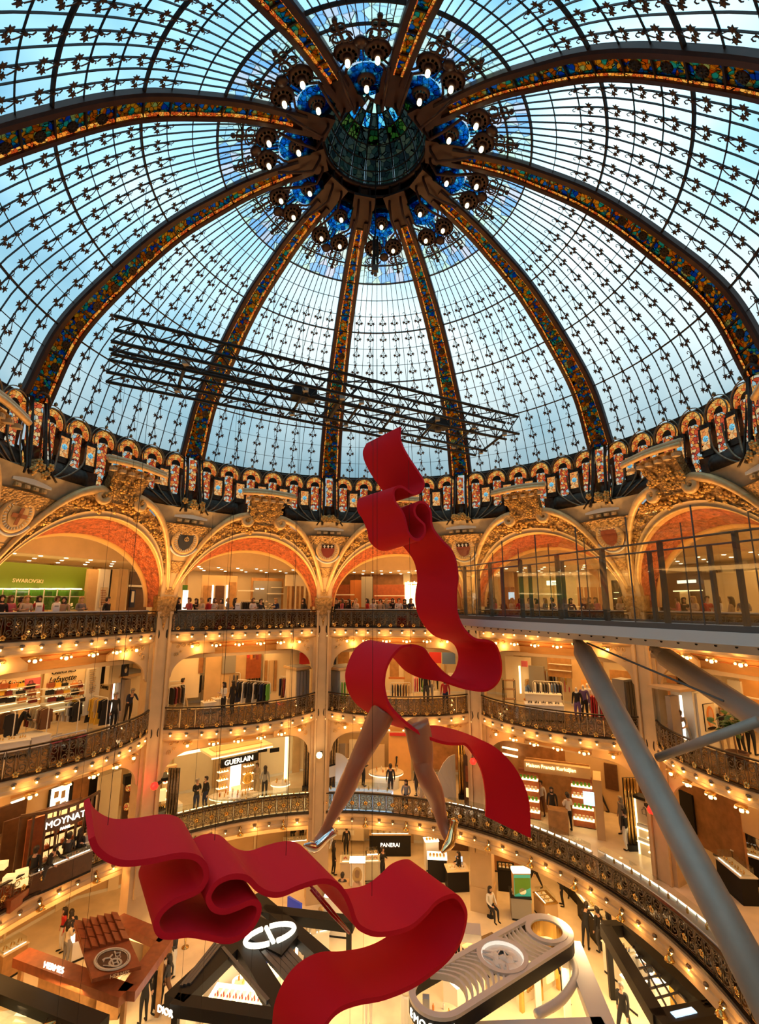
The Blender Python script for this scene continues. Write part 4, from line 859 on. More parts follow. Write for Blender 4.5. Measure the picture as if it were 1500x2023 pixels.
# thin wires hanging through the hall in front of the left bays
for i, (x, d) in enumerate(((412, 15), (448, 15), (530, 15), (580, 15), (205, 12), (240, 12), (700, 16), (722, 16))):
    p = px3(x, 1150, d); b = MB(); b.tube([(0, 0, 22-p.z), (0, 0, 3-p.z)], .004, 4); tg = put('suspension_wire', b.mesh('wire', 'black'), None, p, label='thin dark wire hanging down the hall, %s of eight from the left' % ('third fourth fifth sixth first second seventh eighth'.split()[i]), category='wire', group='hanging wires')
# giant red lacquered heel frame hanging below the lower ribbon
p0, p1 = at_z(613, 1752, 9.0), at_z(690, 1842, 8.0)
t = thing('heel_frame', 'glossy red lacquered frame hanging under the lower ribbon', 'frame', p0)
gl = (p1-p0); sd = gl.cross(Vector((0, 0, 1))).normalized()
for k, w in enumerate((-.09, .09)):
    b = MB(); b.tube([sd*w, gl*.5+sd*w*1.6, gl+sd*w*.3], .03, 6); put('frame_bar', b.mesh('frame_bar', 'red_lacquer', True), t)
for f in (.12, .22): b = MB(); b.tube([gl*f-sd*.12, gl*(f+.05)+sd*.16], .022, 6); put('cross_bar', b.mesh('cross_bar', 'red_lacquer', True), t)
# ================================================================= glass walkway
ZD = EYE-.45; A0, B0 = at_z(852, 1219, ZD), at_z(1500, 1252, ZD); ud = (B0-A0); Lw = ud.length; ud.normalize(); nd = Vector((-ud.y, ud.x, 0)); nd = nd if nd.dot(A0-CAM) > 0 else -nd
END = Lw+3.2; WD = 1.75
def wk(u, w, z): return ud*u+nd*w+Vector((0, 0, z))
t = thing('glass_walkway', 'glass-walled white walkway jutting out over the hall at third-floor height', 'walkway', A0)
def wbox(b, u0, u1, w0, w1, z0, z1):
    vs = [wk(u, w, z) for z in (z0, z1) for u, w in ((u0, w0), (u1, w0), (u1, w1), (u0, w1))]; return b.add(vs, [(3,2,1,0),(4,5,6,7),(0,1,5,4),(1,2,6,5),(2,3,7,6),(3,0,4,7)])
M('deck_white', (.62,.58,.54), .5); M('deck_floor', (.55,.60,.60), .35)
put('deck_fascia', wbox(MB(), 0, END, 0, WD, -.20, 0).mesh('deck_fascia', 'deck_white'), t)
b = MB(); vs = [wk(u, w, z) for u in (.12, END) for w, z in ((.10, -.20), (WD-.1, -.20), (WD-.35, -.36), (.35, -.36))]; b.add(vs, [(0,1,2,3), (7,6,5,4), (0,4,5,1), (1,5,6,2), (2,6,7,3), (3,7,4,0)]); put('deck_underside', b.mesh('deck_underside', 'deck_white'), t)
put('deck_floor', wbox(MB(), .08, END, .12, WD-.12, 0, .05).mesh('deck_floor', 'deck_floor'), t)
b = MB()
hol = MB().lathe([(0, 0), (.022, 0), (.022, .02), (0, .02)], 8, ax=Matrix.Rotation(pi/2, 3, 'X')).mesh('vent_hole', 'black')
ha = atan2(ud.y, ud.x)
for i in range(42): put('vent_hole', hol, t, mw=Matrix.Translation(wk(.25+.33*i, .165, -.245)) @ Matrix.Rotation(ha, 4, 'Z') @ Matrix.Rotation(-.55, 4, 'X'))
b = MB(); wbox(b, 0, END, .02, .09, 0, .10); wbox(b, 0, END, WD-.09, WD-.02, 0, .10); wbox(b, .02, .09, .09, WD-.09, 0, .10); put('glass_shoe', b.mesh('glass_shoe', 'grey_dark'), t)
M('post', (.10,.095,.085), .4, .4)
PH = 1.62
npan = 10; pw = END/npan
for w in (.05, WD-.05):
    for i in range(npan):
        put('glass_panel', wbox(MB(), i*pw+.008, (i+1)*pw-.008, w-.008, w+.008, .08, 2.18).mesh('glass_panel', 'clear_glass'), t)
        put('joint', wbox(MB(), i*pw-.008, i*pw+.008, w-.012, w+.012, .1, 2.18).mesh('joint', 'grey_dark'), t)
        u = i*pw+pw*.45; q = w+(.10 if w < 1 else -.10); put('post', wbox(MB(), u-.03, u+.03, q-.05, q+.05, .05, PH).mesh('post', 'post'), t)
    q = w+(.10 if w < 1 else -.10); b = MB(); b.tube([wk(.1, q, PH), wk(END, q, PH)], .022, 6); put('handrail', b.mesh('handrail', 'post'), t)
put('glass_panel', wbox(MB(), .042, .058, .06, WD-.06, .08, 2.18).mesh('glass_panel', 'clear_glass'), t)
b = MB(); b.tube([wk(.15, .15, PH), wk(.15, WD-.15, PH)], .022, 6); put('handrail', b.mesh('handrail', 'post'), t)
# struts under the walkway
def strut(a, b_, r, label):
    d = b_-a; L = d.length; d.normalize(); t = thing('steel_strut', label, 'strut', a)
    b = MB(); b.tube([d*.45, d*L], r, 20); put('pipe', b.mesh('pipe', 'steel', True), t)
    b = MB(); b.tube([d*.0, d*.2, d*.46], [r*.45, r*.6, r*1.0], 16); b.box(d*.05, (.05, .3, .35)); put('end_fork', b.mesh('end_fork', 'steel'), t)
    b = MB(); b.tube([d*.16-_rt*r*.75, d*.16+_rt*r*.75], .03, 10); put('pin', b.mesh('pin', 'chrome'), t); return t
def onwk(x, y, w):
    d = ray(x, y); k = (A0+nd*w).dot(nd); return CAM+d*((k-CAM.dot(nd))/d.dot(nd))
T1 = onwk(1140, 1264, .85); Bt1 = CAM+ray(1560, 2060)*(5.3/FPX)
strut(T1, T1.lerp(Bt1, 1.12), .225, 'thick grey steel pipe strut slanting down from the walkway to the lower right')
T2 = onwk(1290, 1282, 1.5); Bt2 = CAM+ray(1640, 1512)*(6.6/FPX)
strut(T2, T2.lerp(Bt2, 1.6), .20, 'second grey steel pipe strut, rising to the walkway from the right edge')
m1 = CAM+ray(1300, 1497)*(8.6/FPX); m2 = CAM+ray(1500, 1424)*(7.2/FPX); b = MB(); b.tube([(0, 0, 0), m2-m1], .075, 12)
put('steel_brace', b.mesh('steel_brace', 'steel', True), None, m1, label='thin grey steel brace joining the two pipe struts', category='brace')
a_, c_ = onwk(1160, 1270, .6), CAM+ray(1430, 1385)*(8.0/FPX); b = MB(); b.tube([(0, 0, 0), c_-a_], .02, 6); put('steel_cable', b.mesh('steel_cable', 'grey_dark'), None, a_, label='dark tension rod under the walkway between the struts', category='rod')
# ================================================================= lighting trusses hung in the dome
def truss(a, b_, label, hw=.36):
    t = thing('lighting_truss', label, 'truss', a); d = b_-a; L = d.length; u = d.normalized(); s_ = u.cross(Vector((0, 0, 1))).normalized()*hw; v = Vector((0, 0, hw))
    for k in ((1, 1), (1, -1), (-1, 1), (-1, -1)):
        b = MB(); b.tube([s_*k[0]+v*k[1], d+s_*k[0]+v*k[1]], .052, 6); put('chord', b.mesh('chord', 'black'), t)
    n = int(L/.55); b = MB()
    for i in range(n):
        p, q = u*(L*i/n), u*(L*(i+1)/n)
        for k in (-1, 1):
            e = 1 if i % 2 else -1
            b.tube([p+s_*k+v*e, q+s_*k-v*e], .022, 4, caps=False); b.tube([p+s_*e+v*k, q-s_*e+v*k], .022, 4, caps=False)
    put('lattice', b.mesh('lattice', 'black'), t); return u, s_
ZTR = EYE+7.0
a1, b1 = at_z(222, 662, ZTR), at_z(1012, 846, ZTR); a2, b2 = at_z(212, 722, ZTR-.05), at_z(950, 880, ZTR-.05)
truss(a1, b1, 'upper of two long black lattice trusses hung across the dome'); truss(a2, b2, 'lower of two long black lattice trusses hung across the dome')
for i, f in enumerate((.13, .38, .47, .52, .62, .74, .86, .97)):
    p, q = a1.lerp(b1, f), a2.lerp(b2, min(1, f*1.04)); b = MB(); b.tube([Vector((0, 0, -.3)), q-p+Vector((0, 0, -.3))], .05 if i != 2 else .09, 6)
    tb = thing('truss_tie', 'black cross tube joining the trusses, %s from the left' % 'first second third fourth fifth sixth seventh eighth'.split()[i], 'cross tube', p, 0, 'truss cross tubes'); put('tube', b.mesh('tube', 'black'), tb)
    CLM = MB().box((0, 0, 0), (.16, .16, .16)).mesh('clamp', 'grey'); put('clamp', CLM, tb, (0, 0, -.3)); put('clamp', CLM, tb, q-p+Vector((0, 0, -.3)))
for i, f in enumerate((.03, .3, .5, .75, .98)):
    p = a1.lerp(b1, f); b = MB(); b.tube([(0, 0, .2), (0, 0, 5.6-1.9*abs(f-.45))], .008, 4); put('truss_wire', b.mesh('truss_wire', 'black'), None, p, label='thin wire holding up the upper truss, %s from the left' % ('first second third fourth fifth'.split()[i]), category='wire', group='truss wires')
for i, f in enumerate((.40, .79)):
    p = a1.lerp(b1, f); q = a2.lerp(b2, f)
    tb = thing('stage_light', 'black moving-head light box set between the trusses, %s one' % ('left' if i == 0 else 'right'), 'stage light', p.lerp(q, .5))
    b = MB(); b.box((0, 0, 0), (.5, .8, .3), rz=ha); b.box((0, 0, .2), (.3, .5, .12), rz=ha); put('housing', b.mesh('housing', 'black'), tb); b = MB(); b.lathe([(0, -.3), (.14, -.28), (.16, -.1), (.1, 0)], 10); put('lens', b.mesh('lens', 'grey_dark', True), tb)
p = at_plane(742, 480, (0, 1, 0), .6); t = thing('chain_hoist', 'black hoist hanging below the crown of the dome', 'hoist', p)
b = MB(); b.tube([(-.05, 0, .25), (-.05, 0, -.9)], .06, 8); b.tube([(.07, 0, .25), (.07, 0, -.85)], .045, 8); b.tube([(0, 0, .2), (0, 0, EYE+16.4-p.z)], .02, 5); put('hoist_tubes', b.mesh('hoist_tubes', 'black'), t)
b = MB(); b.box((0, 0, -1.05), (.2, .16, .22)); b.lathe([(0, 0), (.06, .02), (.06, .12), (0, .14)], 8, (0, 0, -1.35)); put('hook_block', b.mesh('hook_block', 'grey_dark'), t)
# ================================================================= builders for what stands in the shops
PAL = {'black': (.015,.014,.015), 'charcoal': (.05,.048,.05), 'navy': (.02,.03,.08), 'white': (.80,.76,.70), 'cream': (.72,.60,.42), 'beige': (.52,.38,.22), 'brown': (.16,.07,.03), 'red': (.55,.03,.03), 'pink': (.70,.16,.20), 'yellow': (.80,.48,.05), 'blue': (.12,.20,.42), 'green': (.15,.45,.06), 'grey': (.28,.26,.24), 'purple': (.16,.09,.25), 'orange': (.65,.22,.04), 'maroon': (.22,.03,.03)}
for k_, v_ in PAL.items(): M('cloth_'+k_, v_, .8)
M('skin_light', (.62,.36,.24), .5); M('skin_dark', (.22,.11,.06), .5); M('hair_dark', (.02,.012,.008), .5); M('hair_brown', (.10,.05,.02), .5); M('hair_grey', (.35,.32,.28), .5); M('hair_blond', (.45,.28,.10), .5)
def person_mesh(pose):
    """one continuous body grown over a posed skeleton; +y is where it faces"""
    J = {}; 
    def j(n, x, y, z, r, tag): J[n] = (Vector((x, y, z)), r, tag)
    j('pel', 0, 0, .95, .125, 'b'); j('wai', 0, .0, 1.10, .115, 't'); j('che', 0, .01, 1.30, .135, 't'); j('nec', 0, .0, 1.46, .05, 's'); j('chi', 0, .03, 1.53, .062, 's'); j('hea', 0, .02, 1.61, .085, 's'); j('top', 0, .0, 1.68, .06, 's'); j('nos', 0, .115, 1.585, .014, 's')
    E = [('pel','wai'), ('wai','che'), ('che','nec'), ('nec','chi'), ('chi','hea'), ('hea','top'), ('hea','nos')]
    for s, n in ((-1, 'l'), (1, 'r')):
        j('sho'+n, s*.17, 0, 1.40, .062, 't'); j('hip'+n, s*.09, 0, .88, .098, 'b')
        if pose in ('stand', 'walk'):
            sw = (.16*s if pose == 'walk' else .02); j('elb'+n, s*.23, -sw*.6-.02, 1.13, .045, 't'); j('wri'+n, s*.24, -sw+.06, .88, .032, 's'); j('han'+n, s*.235, -sw+.09, .79, .034, 's'); j('fin'+n, s*.225, -sw+.11, .72, .016, 's'); j('thu'+n, s*.20, -sw+.12, .80, .013, 's')
            k = .22*s if pose == 'walk' else .02*s; j('kne'+n, s*.10, k+.03, .50, .066, 'b'); j('ank'+n, s*.10, k*1.7-.03, .09, .04, 'b'); j('hee'+n, s*.105, k*1.7-.05, .04, .035, 'h'); j('toe'+n, s*.12, k*1.7+.15, .035, .032, 'h')
        elif pose == 'hold':
            j('elb'+n, s*.22, .02, 1.15, .045, 't'); j('wri'+n, s*.13, .24, 1.18, .032, 's'); j('han'+n, s*.09, .31, 1.20, .034, 's'); j('fin'+n, s*.05, .36, 1.22, .016, 's'); j('thu'+n, s*.07, .31, 1.25, .013, 's')
            j('kne'+n, s*.10, .02, .50, .066, 'b'); j('ank'+n, s*.11, -.02, .09, .04, 'b'); j('hee'+n, s*.11, -.04, .04, .035, 'h'); j('toe'+n, s*.13, .16, .035, .032, 'h')
        elif pose == 'lean':
            j('elb'+n, s*.26, .30, 1.10, .045, 't'); j('wri'+n, s*.30, .50, 1.06, .032, 's'); j('han'+n, s*.31, .58, 1.06, .034, 's'); j('fin'+n, s*.31, .65, 1.04, .016, 's'); j('thu'+n, s*.27, .60, 1.08, .013, 's')
            j('kne'+n, s*.11, -.04, .50, .066, 'b'); j('ank'+n, s*.12, -.16, .09, .04, 'b'); j('hee'+n, s*.12, -.18, .04, .035, 'h'); j('toe'+n, s*.13, .02, .035, .032, 'h')
        else:
            j('elb'+n, s*.24, .06, 1.12, .045, 't'); j('wri'+n, s*.16, .28, 1.02, .032, 's'); j('han'+n, s*.12, .36, 1.02, .034, 's'); j('fin'+n, s*.09, .42, 1.0, .016, 's'); j('thu'+n, s*.09, .36, 1.06, .013, 's')
            j('kne'+n, s*.11, .42, .86, .068, 'b'); j('ank'+n, s*.11, .44, .45, .04, 'b'); j('hee'+n, s*.11, .41, .40, .035, 'h'); j('toe'+n, s*.12, .60, .395, .032, 'h')
        E += [('che','sho'+n), ('sho'+n,'elb'+n), ('elb'+n,'wri'+n), ('wri'+n,'han'+n), ('han'+n,'fin'+n), ('han'+n,'thu'+n), ('pel','hip'+n), ('hip'+n,'kne'+n), ('kne'+n,'ank'+n), ('ank'+n,'hee'+n), ('hee'+n,'toe'+n)]
    if pose == 'lean':
        for n in ('wai', 'che', 'nec', 'chi', 'hea', 'top', 'nos', 'shol', 'shor'):
            p, r, tg = J[n]; k = (p.z-.95); J[n] = (Vector((p.x, p.y+k*.42, p.z-k*.10)), r, tg)
    if pose == 'sit':
        for n in list(J): p, r, tg = J[n]; J[n] = (p-Vector((0, 0, .39)), r, tg)
    names = list(J); me = bpy.data.meshes.new('person'); me.from_pydata([J[n][0] for n in names], [(names.index(a), names.index(b)) for a, b in E], [])
    ob = bpy.data.objects.new('tmp', me); COL.objects.link(ob); md = ob.modifiers.new('s', 'SKIN'); md.use_smooth_shade = True
    for i, n in enumerate(names):
        sv = me.skin_vertices[0].data[i]; sv.radius = (J[n][1], J[n][1]*(.80 if n in ('che', 'wai', 'pel') else 1)); sv.use_root = n == 'pel'
    ob.modifiers.new('u', 'SUBSURF').levels = 1
    dg = bpy.context.evaluated_depsgraph_get(); out = bpy.data.meshes.new_from_object(ob.evaluated_get(dg)); bpy.data.objects.remove(ob)
    out.materials.clear()
    for m_ in ('skin_light', 'cloth_black', 'cloth_black', 'black'): out.materials.append(MATS[m_])
    tags = {'s': 0, 't': 1, 'b': 2, 'h': 3}; segs = [(J[a][0], J[b][0], tags[J[b][2]] if b[:3] not in ('wri', 'nec', 'hip') else (1 if b[:3] == 'wri' else (0 if b == 'nec' else 2))) for a, b in E]
    for f in out.polygons:
        c = f.center; best = 9; tg = 0
        for a, b, k in segs:
            ab = b-a; t_ = max(0, min(1, (c-a).dot(ab)/max(1e-6, ab.length_squared))); d = (a+ab*t_-c).length
            if d < best-.004: best = d; tg = k
        f.material_index = tg; f.use_smooth = True
    return out, J
PM = {}; HM = {}
for ps in ('stand', 'walk', 'hold', 'lean', 'sit'):
    PM[ps], J = person_mesh(ps); h = J['hea'][0]; sg = 1
    for ln in ('short', 'long'):
        b = MB(); rows = 7; n = 12
        for i in range(rows+1):
            a = pi*.52*i/rows; 
            for k in range(n):
                q = 2*pi*k/n; fr = max(0, sin(q)); r = .102*sin(a)+.01; z = .108*cos(a)+(.05*fr if i > 3 else 0); b.v.append((h.x+r*cos(q), h.y-.018+r*sin(q)*.98, h.z+.012+z))
        b.f += [(i*n+k, i*n+(k+1) % n, (i+1)*n+(k+1) % n, (i+1)*n+k) for i in range(rows) for k in range(n)]; b.m += [0]*len(b.f)
        b.lathe([(.03, .03), (.085, .0), (.09, -.07), (.06, -.12)] if ln == 'short' else [(.03, .03), (.09, 0), (.10, -.12), (.095, -.28), (.05, -.34)], 10, (h.x, h.y-.045, h.z+.01)); HM[ps, ln] = b.mesh('hair', 'hair_dark', True)
    b = MB()
    for s in (-1, 1): b.lathe([(0, -.01), (.011, 0), (0, .01)], 6, (h.x+s*.032, h.y+.082, h.z+.005))
    b.box((h.x, h.y+.072, h.z-.062), (.04, .02, .008)); HM[ps, 'face'] = b.mesh('face_features', 'hair_dark')
GARM = {'black': 'black', 'charcoal': 'dark grey', 'navy': 'navy', 'white': 'white', 'cream': 'cream', 'beige': 'beige', 'brown': 'brown', 'red': 'red', 'pink': 'pink', 'yellow': 'yellow', 'blue': 'blue', 'green': 'green', 'grey': 'grey', 'purple': 'purple', 'orange': 'orange', 'maroon': 'dark red'}
def person(p, face, pose, top, bot, label, hair='dark', ln='short', sc=1.0, skin='light', group=None):
    o = put('person', PM[pose], None, (p[0], p[1], p[2]), face, label=label, category='person'); o.scale = (sc, sc, sc)
    if group: o['group'] = group
    for i, m_ in enumerate(('skin_'+skin, 'cloth_'+top, 'cloth_'+bot, 'black')): o.material_slots[i].link = 'OBJECT'; o.material_slots[i].material = MATS[m_]
    h = put('hair', HM[pose, ln], o); h.material_slots[0].link = 'OBJECT'; h.material_slots[0].material = MATS['hair_'+hair]; put('face_features', HM[pose, 'face'], o); return o
def toward(p, q): return atan2(-(q[0]-p[0]), q[1]-p[1])         # heading so that +y points from p to q
def pplace(x, y, z): return at_z(x, y, z)
# garments on hangers
def garment_mesh(kind):
    b = MB(); prof_ = {'jacket': [(-.22,-.02),(-.25,-.5),(-.21,-.52),(-.18,-.2),(-.19,-.78),(.19,-.78),(.18,-.2),(.21,-.52),(.25,-.5),(.22,-.02),(.06,.04),(-.06,.04)], 'dress': [(-.17,-.02),(-.15,-.35),(-.24,-1.05),(.24,-1.05),(.15,-.35),(.17,-.02),(.05,.03),(-.05,.03)], 'trousers': [(-.16,0),(-.17,-.95),(-.02,-.95),(0,-.35),(.02,-.95),(.17,-.95),(.16,0)], 'shirt': [(-.20,-.02),(-.24,-.42),(-.17,-.22),(-.18,-.66),(.18,-.66),(.17,-.22),(.24,-.42),(.20,-.02),(.05,.03),(-.05,.03)]}[kind]
    n = len(prof_); rr = random.Random(kind)
    vs = [(s*.035+rr.uniform(-.008, .008), u, v) for s in (-1, 1) for u, v in prof_]; b.add(vs, [tuple(range(n)), tuple(range(2*n-1, n-1, -1))]+[(i, n+i, n+(i+1) % n, (i+1) % n) for i in range(n)]); return b.mesh('garment', 'cloth_black')
GM = {k: garment_mesh(k) for k in ('jacket', 'dress', 'trousers', 'shirt')}
HANG = MB().tube([(0, -.18, 0), (0, 0, .06), (0, .18, 0)], .008, 4).tube([(0, 0, .06), (0, 0, .11), (0, .03, .13)], .006, 4).mesh('hanger', 'cloth_cream')
ORD = 'first second third fourth fifth sixth seventh eighth ninth tenth eleventh twelfth thirteenth fourteenth fifteenth sixteenth'.split()
def rack(x0, y0, x1, y1, z, cols, desc, kinds=('jacket',), h=1.55, framemat='white', feet=True, turn=None, body=True):
    """clothes rail with its base ends at two pixels of floor z; every garment is a thing hung on it"""
    p, q = at_z(x0, y0, z), at_z(x1, y1, z); d = q-p; L = d.length; a = atan2(d.y, d.x)
    t = thing('clothes_rack', desc[0].upper()*0+desc, 'clothes rack', p, a); b = MB()
    pts = [(0, 0, 0), (0, 0, h-.08), (.06, 0, h), (L-.06, 0, h), (L, 0, h-.08), (L, 0, 0)]; b.tube(pts, .022, 6); put('rail', b.mesh('rail', framemat), t)
    for xx in (0, L): b = MB(); b.box((xx, 0, .02), (.05, .5, .04)); put('foot', b.mesh('foot', framemat), t)
    n = len(cols)
    for i, c in enumerate(cols):
        s_ = (i+.7)/(n+.4)*L; pos = p+d*(s_/L)+Vector((0, 0, h-.13)); kd = kinds[i % len(kinds)]
        g = put('garment', GM[kd], None, pos, a+rnd.uniform(-.18, .18), label='%s %s, %s on the %s' % (GARM[c], kd, ORD[i], desc), category='garment', group='clothes on the '+desc)
        g.material_slots[0].link = 'OBJECT'; g.material_slots[0].material = MATS['cloth_'+c]; put('hanger', HANG, g)
    return t
class Loc:
    """local frame of a thing whose front foot runs between two pixels on floor z: x along, y away from the viewer, z up"""
    def __init__(s, x0, y0, x1, y1, z, name, label, cat, group=None, zfloor=None):
        s.p, s.q = at_z(x0, y0, z), at_z(x1, y1, z); d = s.q-s.p; s.L = d.length; s.a = atan2(d.y, d.x); s.t = thing(name, label, cat, s.p if zfloor is None else Vector((s.p.x, s.p.y, zfloor)), s.a, group)
    def box(s, name, c, d, m, par=None): b = MB(); b.box(c, d); return put(name, b.mesh(name, m), par or s.t)
    def mesh(s, name, b, m, par=None, sm=False, **k): return put(name, b.mesh(name, m, sm), par or s.t, **k)
def counter(x0, y0, x1, y1, z, label, dep=.6, h=.95, body='white', top='marble', vit=0.0, items=0, lit=False, name='counter', group=None, itemm='brass'):
    L = Loc(x0, y0, x1, y1, z, name, label, 'counter', group); l = L.L
    L.box('body', (l/2, dep/2, h/2), (l, dep, h), body); L.box('plinth', (l/2, dep/2, .04), (l*.96, dep+.02, .08), 'black'); L.box('top', (l/2, dep/2, h+.02), (l+.06, dep+.06, .04), top)
    if vit:
        L.box('glass_case', (l/2, dep/2, h+.04+vit/2), (l*.94, dep*.8, vit), 'clear_glass')
        if lit: L.box('case_light', (l/2, dep*.12, h+.05), (l*.9, .03, .02), 'lamp_white')
    for i in range(items):
        xx = (i+.5)/items*l*.9+l*.05; k = i % 3
        b = MB(); b.box((xx, dep*.5, h+.05), (l/items*.62, dep*.55, .02)); it = L.mesh('tray', b, 'white'); r_ = random.Random(i)
        b = MB()
        for q in range(3): b.lathe([(0, 0), (.025, 0), (.03, .05), (.012, .08), (.015, .11), (0, .115)], 6, (xx+(q-1)*l/items*.2, dep*(.4+.1*(q % 2)), h+.06))
        L.mesh('display_item', b, itemm, it)
    return L
def post_cladding(x, y, z, h, label, w=.55, n=4, m='bronze'):
    L = Loc(x-8, y, x+8, y, z, 'fluted_pillar', label, 'pillar', 'fluted metal pillars')
    for i in range(n): b = MB(); b.lathe([(.065, 0), (.065, h)], 10, (w*(i+.5)/n, .08, 0)); L.mesh('flute', b, m, None, True)
    L.box('backing', (w/2, .12, h/2), (w, .1, h), 'black'); L.box('foot', (w/2, .1, .12), (w+.06, .26, .24), 'black'); return L
def picture(x0, y0, x1, y1, n, k, label, m, frame_m='black', name='poster', cat='poster', parts=()):
    """flat framed picture on a vertical plane (normal n, offset k), corners given by pixels"""
    a, c = at_plane(x0, y0, n, k), at_plane(x1, y1, n, k); u = Vector((n[1], -n[0], 0)); w = abs((c-a).dot(u)); h = abs(a.z-c.z); ang = atan2(u.y, u.x)
    t = thing(name, label, cat, Vector((a.x, a.y, c.z)) if (c-a).dot(u) > 0 else Vector((c.x, c.y, c.z)), ang)
    b = MB(); b.box((w/2, .03, h/2), (w+.05, .05, h+.05)); put('frame', b.mesh('frame', frame_m), t); b = MB(); b.box((w/2, 0, h/2), (w, .02, h)); put('sheet', b.mesh('sheet', m), t)
    for nm, poly, pm in parts: b = MB(); b.slab([(px*w, pz*h) for px, pz in poly], (0, -.012, 0), (1,0,0), (0,0,1), .006); put(nm, b.mesh(nm, pm), t)
    return t
def ell(cx, cy, rx, ry, n=14): return [(cx+rx*cos(2*pi*i/n), cy+ry*sin(2*pi*i/n)) for i in range(n)]
def nb(th): return (sin(radians(th)), cos(radians(th)), 0)
def sign(s, size, m, p, ang, label, ext=.015, tilt=pi/2, name='sign', cat='sign', back=None, shear=0.0):
    """lettering standing at p, reading along heading ang"""
    t = thing(name, label, cat, p, ang); me = text(s, size, m, ext, shear=shear); put('letters', me, t, mw=Matrix.Rotation(tilt, 4, 'X'))
    if back: b = MB(); b.box((0, .05, 0), back[:3]); put('board', b.mesh('board', back[3]), t)
    return t
# lit spots in the ceilings (children of the ceilings)
SPOT = MB().lathe([(0, -.015), (.07, -.015), (.085, 0), (.085, .03), (0, .03)], 10).mesh('ceiling_spot', 'ceil_spot')
ceils = [o for o in bpy.data.objects if o.name.startswith('ceiling')]
for ci, z, rs, da in ((0, LV[3]+3.44, (15.8, 17.2, 18.8), 4), (2, LV[2]+3.11, (15.0, 16.6, 18.2), 5), (3, LV[1]+3.87, (15.2, 17.0, 18.8), 5)):
    for r in rs:
        for a in range(-92, 93, da):
            put('ceiling_spot', SPOT, ceils[ci], pol(a+(da/2 if r > 16 and r < 18 else 0), r, z))
# back walls of the shops, one per bay and floor
WM = {(3,-72): 'wall_cream', (3,-36): 'wall_cream', (3,0): 'wall_wood', (3,36): 'wall_cream', (3,72): 'wall_tan', (2,-72): 'wall_cream', (2,-36): 'wall_cream', (2,0): 'wall_cream', (2,36): 'wall_cream', (2,72): 'wall_cream', (1,-72): 'wall_tan', (1,-36): 'wall_cream', (1,0): 'wall_tan', (1,36): 'wall_wood', (1,72): 'wall_wood', (0,-72): 'wall_tan', (0,-36): 'wall_tan', (0,0): 'wall_cream', (0,36): 'wall_cream', (0,72): 'wall_tan'}
HT = {3: 3.45, 2: 3.12, 1: 3.88, 0: 3.7}; WALL = {}
for (lv, th), m_ in WM.items():
    a = 19.6 if lv != 2 else 19.0; b = MB(); w = 2*a*math.tan(radians(18)); b.box((0, a+.1, LV[lv]+HT[lv]/2), (w+.1, .2, HT[lv])); o = struct('wall_%s' % ['ground', 'first', 'second', 'third'][lv], b.mesh('wall', m_), rz=-radians(th)); WALL[lv, th] = o
    b = MB(); b.box((0, a-.02, LV[lv]+.07), (w, .06, .14)); put('baseboard', b.mesh('baseboard', 'white'), o)
    for k in range(-2, 3):                                            # panel joints and pilasters
        b = MB(); b.box((k*w/5+.4, a-.04, LV[lv]+HT[lv]/2), (.10 if k % 2 else .5, .1, HT[lv])); put('wall_pilaster', b.mesh('wall_pilaster', 'wall_cream' if m_ != 'wall_cream' else 'plaster'), o)
def bay_box(par, th, a, x0, y0, x1, y1, dep, name, m):
    """box on the bay plane at distance a between two pixel corners, depth dep behind it; child of par"""
    n = Vector(nb(th)); u = Vector((n.y, -n.x, 0)); xm, ym = (x0+x1)/2, (y0+y1)/2; u0, u1 = at_bay(x0, ym, th, a).dot(u), at_bay(x1, ym, th, a).dot(u); p, q = at_bay(xm, y0, th, a), at_bay(xm, y1, th, a); b = MB(); b.box(((u0+u1)/2, a+dep/2, (p.z+q.z)/2), (abs(u1-u0), dep, abs(p.z-q.z))); return put(name, b.mesh(name, m), par)
# ================================================================= third floor
z3 = LV[3]
bay = lambda lv, th: WALL[lv, th]
# leftmost bay: green shop wall with vitrines
w = thing('shop_wall', 'green illuminated jewellery shop wall on the third floor at far left', 'shop wall', (0,0,0), radians(72)); TH = -72
bay_box(w, -72, 16.6, -60, 1113, 172, 1200, .15, 'green_panel', 'green_wall'); bay_box(w, -72, 16.55, -60, 1165, 172, 1205, .02, 'green_lower', 'green_box')
for i, x in enumerate((4, 31, 56, 86, 112, 138)):
    f = bay_box(w, -72, 16.2, x, 1163, x+24, 1206, .3, 'vitrine', 'clear_glass'); bay_box(f, -72, 16.19, x, 1162, x+24, 1164.5, .32, 'vitrine_light', 'lamp_strip'); bay_box(f, -72, 16.3, x+2, 1178, x+22, 1179.5, .2, 'shelf', 'white')
    bay_box(f, -72, 16.18, x-1, 1163, x+.6, 1206, .04, 'vitrine_post', 'white'); bay_box(f, -72, 16.35, x+7, 1168, x+17, 1178, .1, 'display', 'foliage' if i % 2 else 'green_box')
p = at_bay(56, 1148, -72, 16.5); sign('SWAROVSKI', .23, 'cloth_cream', p, radians(72), 'pale raised lettering on the green shop wall')
